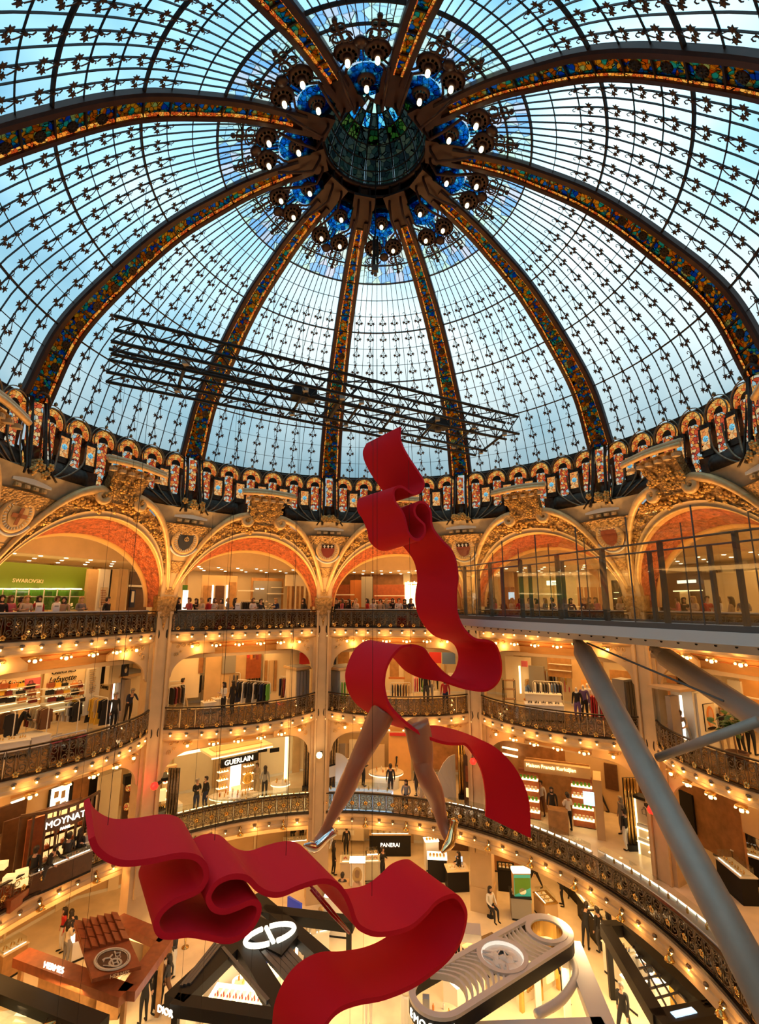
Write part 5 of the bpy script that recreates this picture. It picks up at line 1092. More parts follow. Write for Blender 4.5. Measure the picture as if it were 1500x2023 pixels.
for i, (x, h) in enumerate(((70, 30), (118, 30), (136, 28))):
    pp = at_bay(x, 1178, -72, 15.9); t = thing('orchid', 'white orchid in the green vitrine row, %s from the left' % ORD[i], 'flowers', Vector((pp.x, pp.y, z3+1.0)), 0, 'orchids by the green wall'); r2 = random.Random(i)
    b = MB(); b.tube([(0, 0, -.1), (.03, 0, .25), (.12, 0, .4)], .012, 4); put('stem', b.mesh('stem', 'foliage'), t); b = MB(); b.lathe([(.09, 0), (.12, .16), (0, .16)], 8, (0, 0, -.15)); put('pot', b.mesh('pot', 'white'), t)
    for k in range(7): b = MB(); c = (r2.uniform(-.1, .2), r2.uniform(-.08, .08), r2.uniform(.2, .5)); b.lathe([(0, -.02), (.06, 0), (0, .02)], 6, c, Matrix.Rotation(r2.uniform(0, 3), 3, 'X')); put('blossom', b.mesh('blossom', 'white'), t)
w2 = thing('notice_wall', 'cream wall panels with a notice beside the green shop wall', 'wall panel', (0,0,0), radians(72))
bay_box(w2, -72, 16.4, 172, 1124, 192, 1206, .2, 'panel', 'plaster'); bay_box(w2, -72, 16.3, 194, 1124, 215, 1206, .2, 'panel', 'white'); bay_box(w2, -72, 16.25, 198, 1160, 212, 1200, .03, 'notice', 'cloth_cream'); bay_box(w2, -72, 17.2, 215, 1126, 232, 1206, .1, 'dark_doorway', 'black'); bay_box(w2, -72, 16.2, 232, 1124, 250, 1206, .5, 'cream_column', 'plaster')
for i in range(9): bay_box(w2, -72, 16.24, 199.5, 1166+3.4*i, 209+(i % 3), 1167.3+3.4*i, .02, 'text_line', 'leather')
w3 = thing('shop_window', 'dark shop window with a black-and-white figure poster on the third floor', 'shop window', (0,0,0), radians(72)); bay_box(w3, -72, 17.0, 255, 1130, 292, 1206, .1, 'window', 'wood_dark'); bay_box(w3, -72, 16.9, 258, 1165, 267, 1200, .05, 'poster', 'cloth_navy'); bay_box(w3, -72, 16.88, 260, 1168, 265, 1190, .05, 'poster_figure', 'white'); bay_box(w3, -72, 16.8, 255, 1156, 292, 1160, .1, 'lintel', 'white')
def back_set(th, a, label, items):
    t = thing('shop_fittings', label, 'shop fittings', (0,0,0), -radians(th))
    for nm, x0, y0, x1, y1, d, m_ in items: bay_box(t, th, a-d, x0, y0, x1, y1, .12, nm, m_)
    return t
back_set(-36, 18.0, 'cream partition with lit mirror niches on the third floor of the second bay', [('partition', 398, 1137, 468, 1205, 0, 'wall_tan'), ('mirror', 402, 1157, 418, 1198, .1, 'wood'), ('light_tube', 419, 1156, 421.5, 1198, .15, 'lamp_white'), ('mirror', 425, 1157, 443, 1198, .1, 'wood_dark'), ('light_tube', 447, 1156, 449.5, 1198, .15, 'lamp_white'), ('mirror', 452, 1150, 466, 1198, .1, 'wood')])
back_set(-36, 18.2, 'grey-brown shop portal with a small white sign on the third floor', [('portal', 496, 1142, 560, 1205, 0, 'wood'), ('recess', 500, 1148, 556, 1205, .05, 'grey'), ('shelf', 470, 1166, 502, 1168, .3, 'white'), ('shelf', 528, 1172, 562, 1174, .3, 'white'), ('shelf', 536, 1160, 560, 1161, .3, 'white')])
for x in (505, 515): bay_box(bay(3, -36), -36, 17.9, x, 1162.3, x+7, 1164.2, .03, 'sign_strip', 'glass_sign')
t = thing('curtain_wall', 'wall of brown and cream curtains on the third floor of the second bay', 'curtain', (0,0,0), radians(36))
for i in range(13): bay_box(t, -36, 17.2-.06*(i % 2), 568+4.6*i, 1158, 571.8+4.6*i, 1206, .1, 'curtain_strip', ('wood', 'beige', 'wall_wood', 'wall_cream')[i % 4] if i % 4 != 1 else 'wall_tan')
bay_box(t, -36, 17.25, 565, 1136, 632, 1158, .1, 'header_panel', 'wall_cream')
t = thing('light_box', 'bright white advertising screen with green top on the third floor', 'screen', (0,0,0), radians(36)); bay_box(t, -36, 15.6, 361, 1166, 371, 1205, .1, 'screen', 'lamp_white'); bay_box(t, -36, 15.6, 361, 1156, 371, 1166, .1, 'green_top', 'green_box')
pp = at_bay(526, 1180, -36, 15.0); t = thing('flower_bush', 'big white blossom arrangement behind the third-floor railing', 'flowers', Vector((pp.x, pp.y, z3+.9))); r2 = random.Random(5)
b = MB(); b.lathe([(.16, -.9), (.2, -.2), (.14, 0), (0, 0)], 10); put('vase', b.mesh('vase', 'white', True), t)
for i in range(46):
    a_, r_, q = r2.uniform(0, 6.3), r2.uniform(.05, .75), r2.uniform(0, .6); c = Vector((r_*cos(a_), r_*sin(a_)*.6, q*(1.1-r_)+.05)); b = MB(); b.lathe([(0, -.05), (.09, 0), (0, .06)], 6, c); put('blossom', b.mesh('blossom', 'cloth_cream'), t)
b = MB()
for i in range(12): a_ = i*.52; b.tube([(0, 0, 0), (.5*cos(a_), .3*sin(a_), .35)], .012, 4)
put('stems', b.mesh('stems', 'foliage'), t)
back_set(0, 18.4, 'red-brown shop interior with counters on the third floor behind the ribbon', [('red_wall', 660, 1155, 700, 1200, 0, 'leather'), ('red_wall', 738, 1155, 800, 1200, 0, 'leather'), ('orange_wall', 692, 1146, 716, 1200, .1, 'trim_orange'), ('grey_column', 714, 1139, 736, 1200, .5, 'grey'), ('shelf', 660, 1174, 700, 1176, .4, 'white'), ('shelf', 740, 1176, 800, 1178, .4, 'white'), ('bright_panel', 800, 1150, 826, 1200, .1, 'lamp_strip')])
back_set(36, 18.2, 'beige shop front with curtains and a lit sign on the third floor behind the walkway', [('panel', 985, 1128, 1015, 1205, 0, 'wall_tan'), ('curtain_strip', 996, 1160, 1006, 1205, .1, 'wood'), ('curtain_strip', 1010, 1160, 1018, 1205, .12, 'wall_wood'), ('curtain_strip', 1142, 1160, 1152, 1205, .1, 'wood'), ('curtain_strip', 1156, 1160, 1164, 1205, .12, 'wall_wood'), ('curtain_strip', 1168, 1160, 1180, 1205, .1, 'wood'), ('curtain_strip', 1184, 1160, 1192, 1205, .12, 'wall_wood'), ('dark_shelf', 1210, 1146, 1240, 1205, .1, 'black'), ('shelf', 1213, 1170, 1222, 1171, .3, 'lamp_strip'), ('shelf', 1213, 1182, 1224, 1183, .3, 'lamp_strip'), ('sign_board', 1080, 1147, 1104, 1156, .4, 'lamp_white'), ('screen', 1005, 1170, 1015, 1184, .6, 'screen_blue')])
for y in (1150.2, 1153): bay_box(bay(3, 36), 36, 17.65, 1091, y, 1101, y+1.2, .03, 'sign_strip', 'green_box')
back_set(72, 18.0, 'dark shop interior with a bright sign on the third floor at far right', [('dark_wall', 1300, 1130, 1420, 1215, 0, 'wood_dark'), ('cream_wall', 1420, 1128, 1520, 1215, .1, 'wall_cream'), ('sign_board', 1338, 1146, 1372, 1152, .3, 'lamp_white'), ('shelf_light', 1330, 1166, 1385, 1168, .3, 'lamp_strip'), ('door', 1345, 1168, 1362, 1212, .2, 'wall_cream'), ('door', 1395, 1145, 1415, 1212, .2, 'white')])
# counters behind the third-floor rail
for th in BAYS:
    t = thing('rail_counter', 'pale counter running behind the third-floor railing in '+BNAME[th], 'counter', (0,0,0), -radians(th), 'third-floor rail counters'); b = MB()
    put('top', sweep_path(bay_path(.5, z3+1.06, 20, -.9, .9), [(.22, 0), (.22, .05), (.85, .05), (.85, 0)]).mesh('top', 'white'), t); put('body', sweep_path(bay_path(.5, z3, 20, -.9, .9), [(.28, 0), (.28, 1.06), (.8, 1.06), (.8, 0)]).mesh('body', 'wood'), t)
# people behind the third-floor rail
TP = ['black', 'white', 'charcoal', 'cream', 'black', 'pink', 'beige', 'navy', 'red', 'white', 'black', 'grey']
def rail_people(th, xs, r, where, y=1195):
    for i, x in enumerate(xs):
        p = at_bay(x, y, th, r+.25*(i % 3)); c = TP[(i*5+th) % 12]; long = 'long' if (i+th//36) % 3 else 'short'; ps = ('stand', 'hold', 'sit', 'hold')[i % 4]; zz = z3 if ps != 'sit' else z3+.35
        person((p.x, p.y, zz), -radians(th)+pi+rnd.uniform(-1.3, 1.3), ps, c, 'black', 'person in %s, %s from left at the third-floor rail %s' % (GARM[c], ORD[i] if i < 16 else 'last', where), ('dark', 'brown', 'dark', 'blond')[i % 4], long, 1.0, 'light', 'people '+where)
rail_people(-72, (2, 20, 40, 52, 76, 112, 126, 160, 212), 14.1, 'by the green wall')
rail_people(-36, (352, 374, 388, 399, 413, 424, 438, 450, 464, 500, 515, 545, 600), 14.2, 'in the second bay')
rail_people(0, (664, 676, 690, 704, 726, 738, 752, 764, 776, 788, 800, 812), 14.2, 'left of the ribbon')
rail_people(36, (965, 978, 995, 1012, 1028, 1046, 1060, 1078, 1092, 1108, 1128, 1156, 1165, 1178, 1196, 1226), 14.2, 'behind the walkway')
rail_people(72, (1312, 1340, 1352, 1372, 1398, 1420, 1446, 1470), 14.4, 'at far right')
for th, xs in ((-72, (78, 112)), (-36, (470,))):
    for i, x in enumerate(xs):
        p = at_bay(x, 1194, th, 13.35); t = thing('menu_card', 'white standing card on the third-floor counter, at pixel-left %s' % ORD[i] if False else 'white standing card on the counter, %s one %s' % (ORD[i], 'before the green wall' if th == -72 else 'in the second bay'), 'card', Vector((p.x, p.y, z3+1.11)), -radians(th)); b = MB(); b.box((0, 0, .17), (.26, .02, .34)); put('card', b.mesh('card', 'cloth_white'), t); b = MB(); b.box((0, -.012, .2), (.16, .005, .05)); put('print', b.mesh('print', 'grey'), t)
for i, (th, x0, x1) in enumerate(((-36, 476, 500), (-36, 502, 520), (0, 668, 700), (0, 742, 780))):
    p, q = at_bay(x0, 1200, th, 16.2), at_bay(x1, 1200, th, 16.2); t = thing('clothes_rack', 'small clothes rail deep on the third floor, %s from the left' % ORD[i], 'clothes rack', Vector((p.x, p.y, z3)), atan2(q.y-p.y, q.x-p.x)); L_ = (q-p).length; b = MB(); b.tube([(0,0,0), (0,0,1.6), (L_,0,1.6), (L_,0,0)], .025, 6); put('rail', b.mesh('rail', 'white'), t)
    for k in range(6): g = put('garment', GM['jacket'], None, Vector((p.x, p.y, z3+1.48)).lerp(Vector((q.x, q.y, z3+1.48)), (k+.5)/6), atan2(q.y-p.y, q.x-p.x), label='dark hanging garment, %s on the %s deep third-floor rail' % (ORD[k], ORD[i]), category='garment', group='garments deep on the third floor'); put('hanger', HANG, g)
p = at_bay(816, 1158, 0, 16.0); t = thing('chandelier', 'small bright crystal chandelier on the third floor beside the ribbon', 'chandelier', p); b = MB()
for i in range(10): a_ = i*.63; b.lathe([(0, -.07), (.06, 0), (0, .07)], 6, (.3*cos(a_), .3*sin(a_), .12*(i % 3)))
put('bulbs', b.mesh('bulbs', 'lamp_white', True), t); b = MB(); b.tube([(0, 0, 0), (0, 0, 1.5)], .015, 5); b.tube([(.3*cos(a_), .3*sin(a_), .1) for a_ in [i*.63 for i in range(10)]], .02, 5, True); put('frame', b.mesh('frame', 'brass'), t)
# ================================================================= second floor
z2 = LV[2]
t = thing('shelf_wall', 'cream wall of handbag shelves on the second floor at far left', 'shelving', (0,0,0), radians(72)); SHW = t
for i, (x0, x1, ys) in enumerate(((-40, 78, (1358, 1372, 1386, 1400)), (92, 166, (1356, 1370, 1384, 1398)))):
    bay_box(t, -72, 16.0, x0, 1300, x1, 1405, .2, 'back_panel', 'wall_cream')
    for k, y in enumerate(ys): bay_box(t, -72, 15.6, x0, y+(0 if i else 3), x1, y+1.6+(0 if i else 3), .4, 'shelf', 'white'); bay_box(t, -72, 15.95, x0, y+2+(0 if i else 3), x1, y+3+(0 if i else 3), .03, 'shelf_light', 'lamp_strip')
b = MB(); b.box((0, 0, .09), (.30, .14, .18)); b.tube([(-.09, 0, .18), (-.06, 0, .30), (.06, 0, .30), (.09, 0, .18)], .014, 5); BAG = b.mesh('handbag', 'leather')
bn = 0
for i, (xs, y) in enumerate((((6, 38, 60, 26), 1358), ((14, 40, 62, 2), 1372), ((20, 42, 64, 4), 1386), ((100, 112, 126, 146, 156), 1356), ((98, 116, 130, 148, 158), 1370), ((102, 118, 134, 150, 160), 1384))):
    for k, x in enumerate(xs):
        p = at_bay(x, y+2, -72, 15.75); c = ('leather', 'cloth_black', 'cloth_maroon', 'cloth_orange', 'cloth_black', 'cloth_yellow')[(bn*5) % 6]; g = put('handbag', BAG, None, p, radians(72), label='%s handbag, place %s on %s shelf of the handbag wall' % (c.replace('cloth_', '').replace('leather', 'tan'), ORD[k], ('the left upper', 'the left middle', 'the left lower', 'the right upper', 'the right middle', 'the right lower')[i]), category='handbag', group='handbags on the shelf wall'); g.material_slots[0].link = 'OBJECT'; g.material_slots[0].material = MATS[c]; bn += 1
p = at_bay(58, 1400, -72, 15.9)
for x, y in ((30, 1342), (125, 1333)): sign('Galeries\nLafayette', .34, 'black', at_bay(x, y, -72, 15.9), radians(72), 'black script lettering on the cream handbag wall, %s one' % ('left' if x < 60 else 'right'), shear=.3)
picture(52, 1343, 78, 1358, nb(-72), 15.8, 'small pink panel above the handbag shelves', 'cloth_pink', 'cloth_pink', 'wall_sign', 'sign')
t = thing('notice_wall', 'cream wall panel with a long printed notice beside the handbag wall', 'wall panel', (0,0,0), radians(72)); bay_box(t, -72, 15.9, 170, 1310, 197, 1410, .15, 'panel', 'white'); bay_box(t, -72, 16.6, 198, 1312, 214, 1350, .1, 'dark_opening', 'black'); bay_box(t, -72, 16.0, 216, 1305, 240, 1350, .3, 'cream_pier', 'wall_cream')
for i in range(12): bay_box(t, -72, 15.85, 178, 1322+4*i, 190-(i % 4), 1323.6+4*i, .03, 'text_line', 'cloth_beige')
picture(243, 1310, 253, 1334, nb(-72), 15.6, 'dark blue portrait poster on the second floor beside the left column', 'cloth_navy', 'black', parts=(('face', ell(.55, .45, .2, .25), 'cloth_white'), ('hat', ell(.5, .72, .4, .18), 'black')))
L = Loc(187, 1412, 236, 1426, z2, 'shop_kiosk', 'cream kiosk with dark lettering and light strip on the second floor left', 'kiosk'); l = L.L
L.box('body', (l*.32, .7, 1.05), (l*.64, 1.4, 2.1), 'wall_cream'); L.box('roof', (l/2, .6, 2.2), (l*1.15, 1.9, .12), 'plaster'); L.box('roof_panel', (l/2, .6, 2.27), (l, 1.7, .04), 'grey'); L.box('light_strip', (l*.70, -.05, 1.0), (.06, .06, 1.9), 'lamp_white'); L.box('metal_panel', (l*.88, .2, 1.0), (l*.3, .3, 2.0), 'steel'); L.box('leather_edge', (l*.64, -.02, 1.0), (.08, .08, 2.0), 'leather')
put('letters', text('DAWEI', .26, 'black'), L.t, mw=Matrix.Translation((l*.3, -.02, 1.45)) @ Matrix.Rotation(pi/2, 4, 'X'))
rack(48, 1464, 88, 1474, z2, ['brown', 'maroon', 'cream', 'beige', 'cream', 'brown', 'brown'], 'white rack of brown coats left of the handbag wall')
rack(112, 1452, 150, 1456, z2, ['brown', 'cream', 'white', 'beige', 'white', 'black', 'black'], 'white rack of cream clothes before the handbag shelves')
rack(172, 1442, 207, 1450, z2, ['black', 'yellow', 'yellow', 'beige', 'yellow', 'black', 'black'], 'white rack of yellow clothes beside the kiosk', ('dress', 'jacket'))
rack(92, 1520, 164, 1500, z2, ['pink', 'pink', 'maroon', 'pink', 'maroon', 'red', 'pink', 'pink'], 'low rack of pink clothes at the left balcony', ('shirt',), 1.05)
rack(-30, 1470, 20, 1490, z2, ['orange', 'brown', 'white', 'brown', 'black'], 'rack of brown clothes at the left frame edge')
counter(-20, 1505, 56, 1493, z2, 'white drawer counter at the left end of the second floor', 1.0, .55, 'white', 'white', 0, 3); counter(30, 1478, 60, 1486, z2, 'low white display block beside the coat rack', .7, .5, 'white', 'white')
def P2(x, y, label, pose, top, bot, face=None, hair='dark', ln='short', z=None, sc=1.0):
    z = z2 if z is None else z; p = at_z(x, y, z); return person(p, toward(p, (0, 0)) if face is None else face, pose, top, bot, label, hair, ln, sc)
P2(14, 1470, 'woman in a white top beside the coat racks at far left', 'hold', 'white', 'black', 1.0, 'brown', 'long'); P2(30, 1476, 'person in black bending over the coat rack', 'lean', 'black', 'black', -1.0)
P2(222, 1445, 'bald man in a dark jumper resting on the left balcony rail', 'stand', 'charcoal', 'black', None, 'grey'); P2(252, 1428, 'man in a dark sweater leaning on the rail beside the left column', 'lean', 'navy', 'black', None, 'grey')
# second bay
back_set(-36, 17.6, 'cream partition walls of the clothing shop on the second floor, second bay', [('partition', 335, 1290, 395, 1380, 0, 'wall_cream'), ('brown_panel', 393, 1296, 402, 1330, .05, 'wall_wood'), ('partition', 405, 1290, 488, 1380, .1, 'plaster'), ('dark_shelf', 487, 1290, 516, 1340, .15, 'leather'), ('partition', 520, 1290, 620, 1395, .1, 'wall_cream'), ('tan_curtain', 523, 1305, 528, 1365, .2, 'wood'), ('tan_curtain', 532, 1305, 540, 1365, .2, 'wall_tan'), ('tan_curtain', 542, 1305, 547, 1365, .2, 'wood'), ('red_board', 593, 1287, 618, 1312, .5, 'cloth_red'), ('shelf', 335, 1345, 360, 1347, .3, 'white'), ('grey_door', 440, 1292, 466, 1330, .18, 'grey')])
for i in range(4): bay_box(bay(2, -36), -36, 16.8, 489+6*i, 1294, 493+6*i, 1300+3*(i % 2), .1, 'shelf_goods', ('cloth_red', 'cloth_orange', 'cloth_brown', 'cloth_maroon')[i])
rack(330, 1418, 362, 1412, z2, ['black', 'maroon', 'brown', 'charcoal'], 'rack of dark jackets beside the left column')
rack(366, 1392, 472, 1390, z2, ['white', 'navy', 'black', 'charcoal', 'grey', 'black', 'navy', 'white', 'blue', 'navy', 'blue', 'grey', 'navy', 'charcoal'], 'long rail of dark suits across the second bay', ('jacket', 'trousers'), 1.75)
rack(466, 1404, 532, 1412, z2, ['navy', 'black', 'white', 'black', 'charcoal', 'black', 'white', 'black', 'black', 'navy', 'black', 'green'], 'packed rack of black and white clothes', ('dress', 'jacket'), 1.65)
rack(484, 1382, 514, 1380, z2, ['beige', 'beige', 'brown', 'beige', 'brown', 'charcoal'], 'rear rail of beige jackets in the second bay', ('jacket',), 1.9); rack(552, 1392, 580, 1396, z2, ['navy', 'brown', 'maroon', 'white', 'beige', 'white'], 'rail of trousers beside the fitting cabinets', ('trousers', 'dress'), 1.6)
for x, y, n_ in ((402, 1412, 'left'), (424, 1404, 'right')): counter(x, y, x+24, y-3, z2, 'small white display table in the second bay, %s one' % n_, .7, .55, 'white', 'white', 0, 2)
P2(440, 1415, 'woman with long dark hair in a white top standing in the second bay', 'hold', 'white', 'black', 2.6, 'dark', 'long'); P2(458, 1411, 'woman in black beside the packed clothes rack', 'stand', 'black', 'black', 1.2, 'dark', 'long'); P2(357, 1404, 'person browsing behind the dark jackets', 'walk', 'charcoal', 'beige', -.8)
def mannequin(x, y, z, top, bot, label, sc=1.05, ped=.0):
    p = at_z(x, y, z); o = put('mannequin', PM['stand'], None, (p.x, p.y, z+.06+ped), toward(p, (0, 0)), label=label, category='mannequin'); o.scale = (sc,)*3
    for i, m_ in enumerate(('white_gloss', 'cloth_'+top, 'cloth_'+bot, 'white_gloss')): o.material_slots[i].link = 'OBJECT'; o.material_slots[i].material = MATS[m_]
    b = MB(); b.lathe([(.24, -.06-ped), (.24, -.02), (.2, .0), (0, .0)], 14); put('base', b.mesh('base', 'white'), o)
mannequin(458, 1384, z2, 'white', 'black', 'mannequin in a white top and dark skirt on a block in the second bay', 1.05, .4); mannequin(446, 1386, z2, 'orange', 'white', 'mannequin in an orange top in the second bay', 1.0, .3); mannequin(434, 1388, z2, 'black', 'black', 'mannequin dressed in black in the second bay', 1.0, .3); mannequin(402, 1380, z2, 'white', 'cream', 'mannequin in a pale shirt at the rear wall of the second bay', 1.0, .45)
def cabinet(x0, y0, x1, y1, z, label, h=2.2, m='grey', side='wall_cream', dep=1.2, slats=4, roof=True):
    L = Loc(x0, y0, x1, y1, z, 'fitting_cabinet', label, 'cabinet'); l = L.L
    L.box('body', (l/2, dep/2+.05, h/2), (l, dep, h), side)
    if roof: L.box('roof', (l/2, dep/2, h+.08), (l*1.3, dep*1.3, .12), 'plaster'); L.box('roof_recess', (l/2, dep/2, h+.15), (l*1.1, dep*1.1, .03), 'grey')
    for i in range(slats): b = MB(); b.box((l*(i+.5)/slats, 0, h/2), (l/slats*.82, .08, h*.94)); L.mesh('door_panel', b, m)
    b = MB(); b.box((l*.5, -.05, h*.5), (.03, .03, .3)); L.mesh('handle', b, 'chrome'); return L
cabinet(584, 1402, 610, 1398, z2, 'grey slatted fitting cabinet left of the second column', 2.1); cabinet(645, 1396, 670, 1402, z2, 'grey fitting cabinet right of the second column', 2.1, 'grey', 'wall_cream', 1.4, 1)
# middle bay behind the ribbon
back_set(0, 17.6, 'cream clothing shop walls behind the ribbon on the second floor', [('partition', 650, 1288, 720, 1400, 0, 'wall_cream'), ('poster_panel', 652, 1290, 664, 1316, .1, 'cloth_navy'), ('poster_panel', 668, 1288, 690, 1318, .1, 'wood'), ('wood_panel', 770, 1298, 788, 1340, .1, 'wood'), ('red_board', 848, 1288, 872, 1310, .2, 'cloth_red'), ('orange_board', 846, 1310, 872, 1340, .2, 'cove'), ('blue_poster', 874, 1288, 900, 1312, .2, 'cloth_blue'), ('white_table', 886, 1330, 912, 1336, .8, 'white'), ('bench', 768, 1338, 800, 1342, .6, 'trim_orange')])
rack(772, 1388, 812, 1388, z2, ['charcoal', 'brown', 'charcoal', 'black', 'brown', 'charcoal', 'beige'], 'rail of dark tops seen through the red loop', ('shirt',), 1.15); rack(818, 1386, 846, 1386, z2, ['pink', 'red', 'black', 'green', 'charcoal', 'black'], 'rail of pink and dark clothes right of the loop', ('jacket',), 1.5)
mannequin(842, 1392, z2, 'black', 'charcoal', 'mannequin in black seen right through the red loop', 1.05); mannequin(851, 1390, z2, 'cream', 'grey', 'mannequin in a cream coat seen right through the red loop', 1.05); mannequin(862, 1376, z2, 'black', 'black', 'mannequin in black trousers behind the ribbon end', 1.0, .3)
P2(881, 1404, 'woman with long hair in a red top behind the middle rail', 'stand', 'red', 'navy', None, 'dark', 'long'); rack(672, 1404, 690, 1404, z2, ['green', 'green', 'yellow'], 'short rail of bright green coats left of the ribbon loop', ('dress',), 1.6)
rack(884, 1360, 904, 1362, z2, ['black', 'charcoal', 'black', 'navy'], 'small dark rail behind the ribbon end', ('jacket',), 1.3)
# bay right of the ribbon
back_set(36, 17.8, 'cream rear walls with shelves of the second floor, right of the ribbon', [('partition', 1000, 1298, 1050, 1385, 0, 'wall_cream'), ('taupe_door', 1046, 1316, 1076, 1375, .05, 'grey'), ('dark_shelf', 1082, 1300, 1130, 1338, .1, 'wood'), ('shelf', 1084, 1312, 1128, 1313.5, .3, 'white'), ('shelf', 1084, 1324, 1128, 1325.5, .3, 'white'), ('olive_wall', 1130, 1304, 1180, 1382, .1, 'plaster'), ('wood_desk', 1205, 1325, 1252, 1345, .6, 'wood'), ('pink_sign', 1030, 1306, 1041, 1317, .5, 'cloth_pink'), ('light_tube', 1026, 1316, 1028, 1370, .4, 'lamp_strip'), ('orange_wall', 1150, 1345, 1190, 1395, .15, 'cove')])
rack(1072, 1384, 1132, 1390, z2, ['cream', 'orange', 'white', 'brown', 'black', 'navy', 'white', 'yellow', 'cream', 'pink', 'yellow', 'pink'], 'rear rail of coloured blouses right of the ribbon', ('shirt', 'dress'), 1.85)
rack(1056, 1400, 1115, 1404, z2, ['white', 'black', 'white', 'black', 'black', 'white', 'blue', 'blue', 'navy', 'charcoal'], 'rail of black and white jackets right of the ribbon', ('jacket',), 1.5); rack(1170, 1428, 1200, 1432, z2, ['red', 'red', 'red', 'white', 'red', 'red'], 'rail of red clothes beside the strut', ('dress',), 1.4); rack(1232, 1436, 1256, 1440, z2, ['charcoal', 'black', 'black', 'navy'], 'rail of black coats beside the right column', ('jacket',), 1.6)
counter(1040, 1424, 1116, 1428, z2, 'long white two-tier display unit on the second floor right', .8, .75, 'white', 'white', 0, 5, itemm='cloth_black'); counter(1040, 1408, 1112, 1412, z2, 'rear white display shelf behind the two-tier unit', .6, .95, 'white', 'white', 0, 4, itemm='cloth_navy')
mannequin(1158, 1428, z2, 'purple', 'black', 'mannequin in a purple blouse on the second floor right', 1.05); mannequin(1166, 1424, z2, 'white', 'purple', 'white mannequin in a white jacket beside the purple one', 1.05); mannequin(1144, 1430, z2, 'black', 'purple', 'mannequin in a black cape beside the purple blouse', 1.0)
P2(1043, 1388, 'girl in blue sitting on an orange stool on the second floor right', 'sit', 'blue', 'navy', -1.2, 'blond', 'long'); P2(1140, 1390, 'person in a pale pink dress at the rear of the second floor right', 'stand', 'pink', 'cream', 2.2); P2(1213, 1362, 'person in black striding far back behind the strut', 'walk', 'black', 'black', 1.4); P2(1249, 1362, 'person in black standing far back at the right column', 'stand', 'black', 'black', .4)
L = Loc(1036, 1396, 1048, 1398, z2, 'stool', 'orange cube stool under the seated girl', 'stool'); L.box('seat', (.25, .22, .40), (.5, .46, .08), 'cloth_orange'); L.box('base', (.25, .22, .18), (.44, .4, .36), 'trim_orange')
t = thing('shelf_rack', 'thin black open shelf stand left of the white display unit', 'shelf stand', at_z(1008, 1412, z2)); b = MB()
for x in (-.3, .3):
    for y in (-.2, .2): b.tube([(x, y, 0), (x, y, 1.8)], .02, 4)
put('frame', b.mesh('frame', 'black'), t)
for z in (.3, .8, 1.3, 1.75): b = MB(); b.box((0, 0, z), (.62, .42, .03)); put('shelf', b.mesh('shelf', 'wood'), t)
cabinet(1244, 1448, 1262, 1444, z2, 'grey cabinet against the right column', 2.3, 'grey_dark', 'grey', .6, 3, False)
# rightmost bay
L = cabinet(1384, 1492, 1432, 1482, z2, 'white cabinet carrying a portrait picture at far right', 2.35, 'white', 'white', .9, 1, False); lt = L.box('light_strip', (-.35, .3, 1.2), (.07, .07, 2.0), 'lamp_white'); L.box('lit_roof', (-.3, .6, 2.45), (1.3, 1.4, .1), 'plaster'); L.box('metal_panel', (-.75, .4, 1.1), (.5, .2, 2.2), 'steel'); l = L.L
b = MB(); b.box((l*.5, -.05, 1.35), (.72, .03, 1.02)); pf = L.mesh('picture_frame', b, 'black'); b = MB(); b.box((l*.5, -.07, 1.35), (.68, .02, .98)); L.mesh('picture_sheet', b, 'cloth_cream', pf)
for nm, e, c, y in (('picture_hair', ell(0, .02, .24, .40), 'cloth_orange', -.082), ('picture_face', ell(.02, .08, .14, .22), 'skin_light', -.09), ('picture_neck', ell(.02, -.22, .10, .2), 'skin_light', -.088), ('picture_collar', ell(0, -.42, .28, .06), 'black', -.092)): b = MB(); b.slab(e, (l*.5, y, 1.35), (1,0,0), (0,0,1), .006); L.mesh(nm, b, c, pf)
pp = at_z(1461, 1518, z2); t = thing('potted_tree', 'leafy fiddle-leaf tree in a terracotta pot on the right balcony', 'potted plant', pp); b = MB(); b.lathe([(.28, 0), (.36, .5), (.36, .56), (.30, .56), (.28, .48), (0, .48)], 16); put('pot', b.mesh('pot', 'cloth_brown', True), t); b = MB(); b.tube([(0, 0, .4), (-.03, .02, 1.0), (.0, 0, 1.5)], [.035, .03, .02], 6); b.tube([(-.02, 0, 1.1), (-.35, 0, 1.55)], .018, 5); b.tube([(-.02, 0, 1.2), (.3, .1, 1.6)], .018, 5); put('trunk', b.mesh('trunk', 'wood'), t); r2 = random.Random(8)
b = MB(); b.add([(0,0,0),(.09,.11,.03),(.1,.24,.0),(0,.34,-.03),(-.1,.24,0),(-.09,.11,.03),(0,.18,.05)], [(0,1,6),(1,2,6),(2,3,6),(3,4,6),(4,5,6),(5,0,6)]); FL = b.mesh('leaf', 'foliage')
for i in range(54):
    a_ = r2.uniform(0, 6.3); c = Vector((r2.gauss(-.03, .30), r2.gauss(0, .22), 1.55+r2.gauss(0, .20))); put('leaf', FL, t, mw=Matrix.Translation(c) @ Matrix.Rotation(a_, 4, 'Z') @ Matrix.Rotation(r2.uniform(-.6, .7), 4, 'X') @ Matrix.Scale(r2.uniform(.8, 1.25), 4))
P2(1360, 1488, 'man in a beige jumper resting his arms on the right balcony rail', 'lean', 'beige', 'grey', None, 'brown'); P2(1436, 1486, 'woman in black beside the white cabinet at far right', 'stand', 'black', 'beige', 2.4, 'blond', 'long'); P2(1468, 1490, 'person in black left of the pair behind the potted tree', 'stand', 'black', 'black', 1.6); P2(1488, 1492, 'person in black right of the pair behind the potted tree', 'hold', 'black', 'black', -1.0)
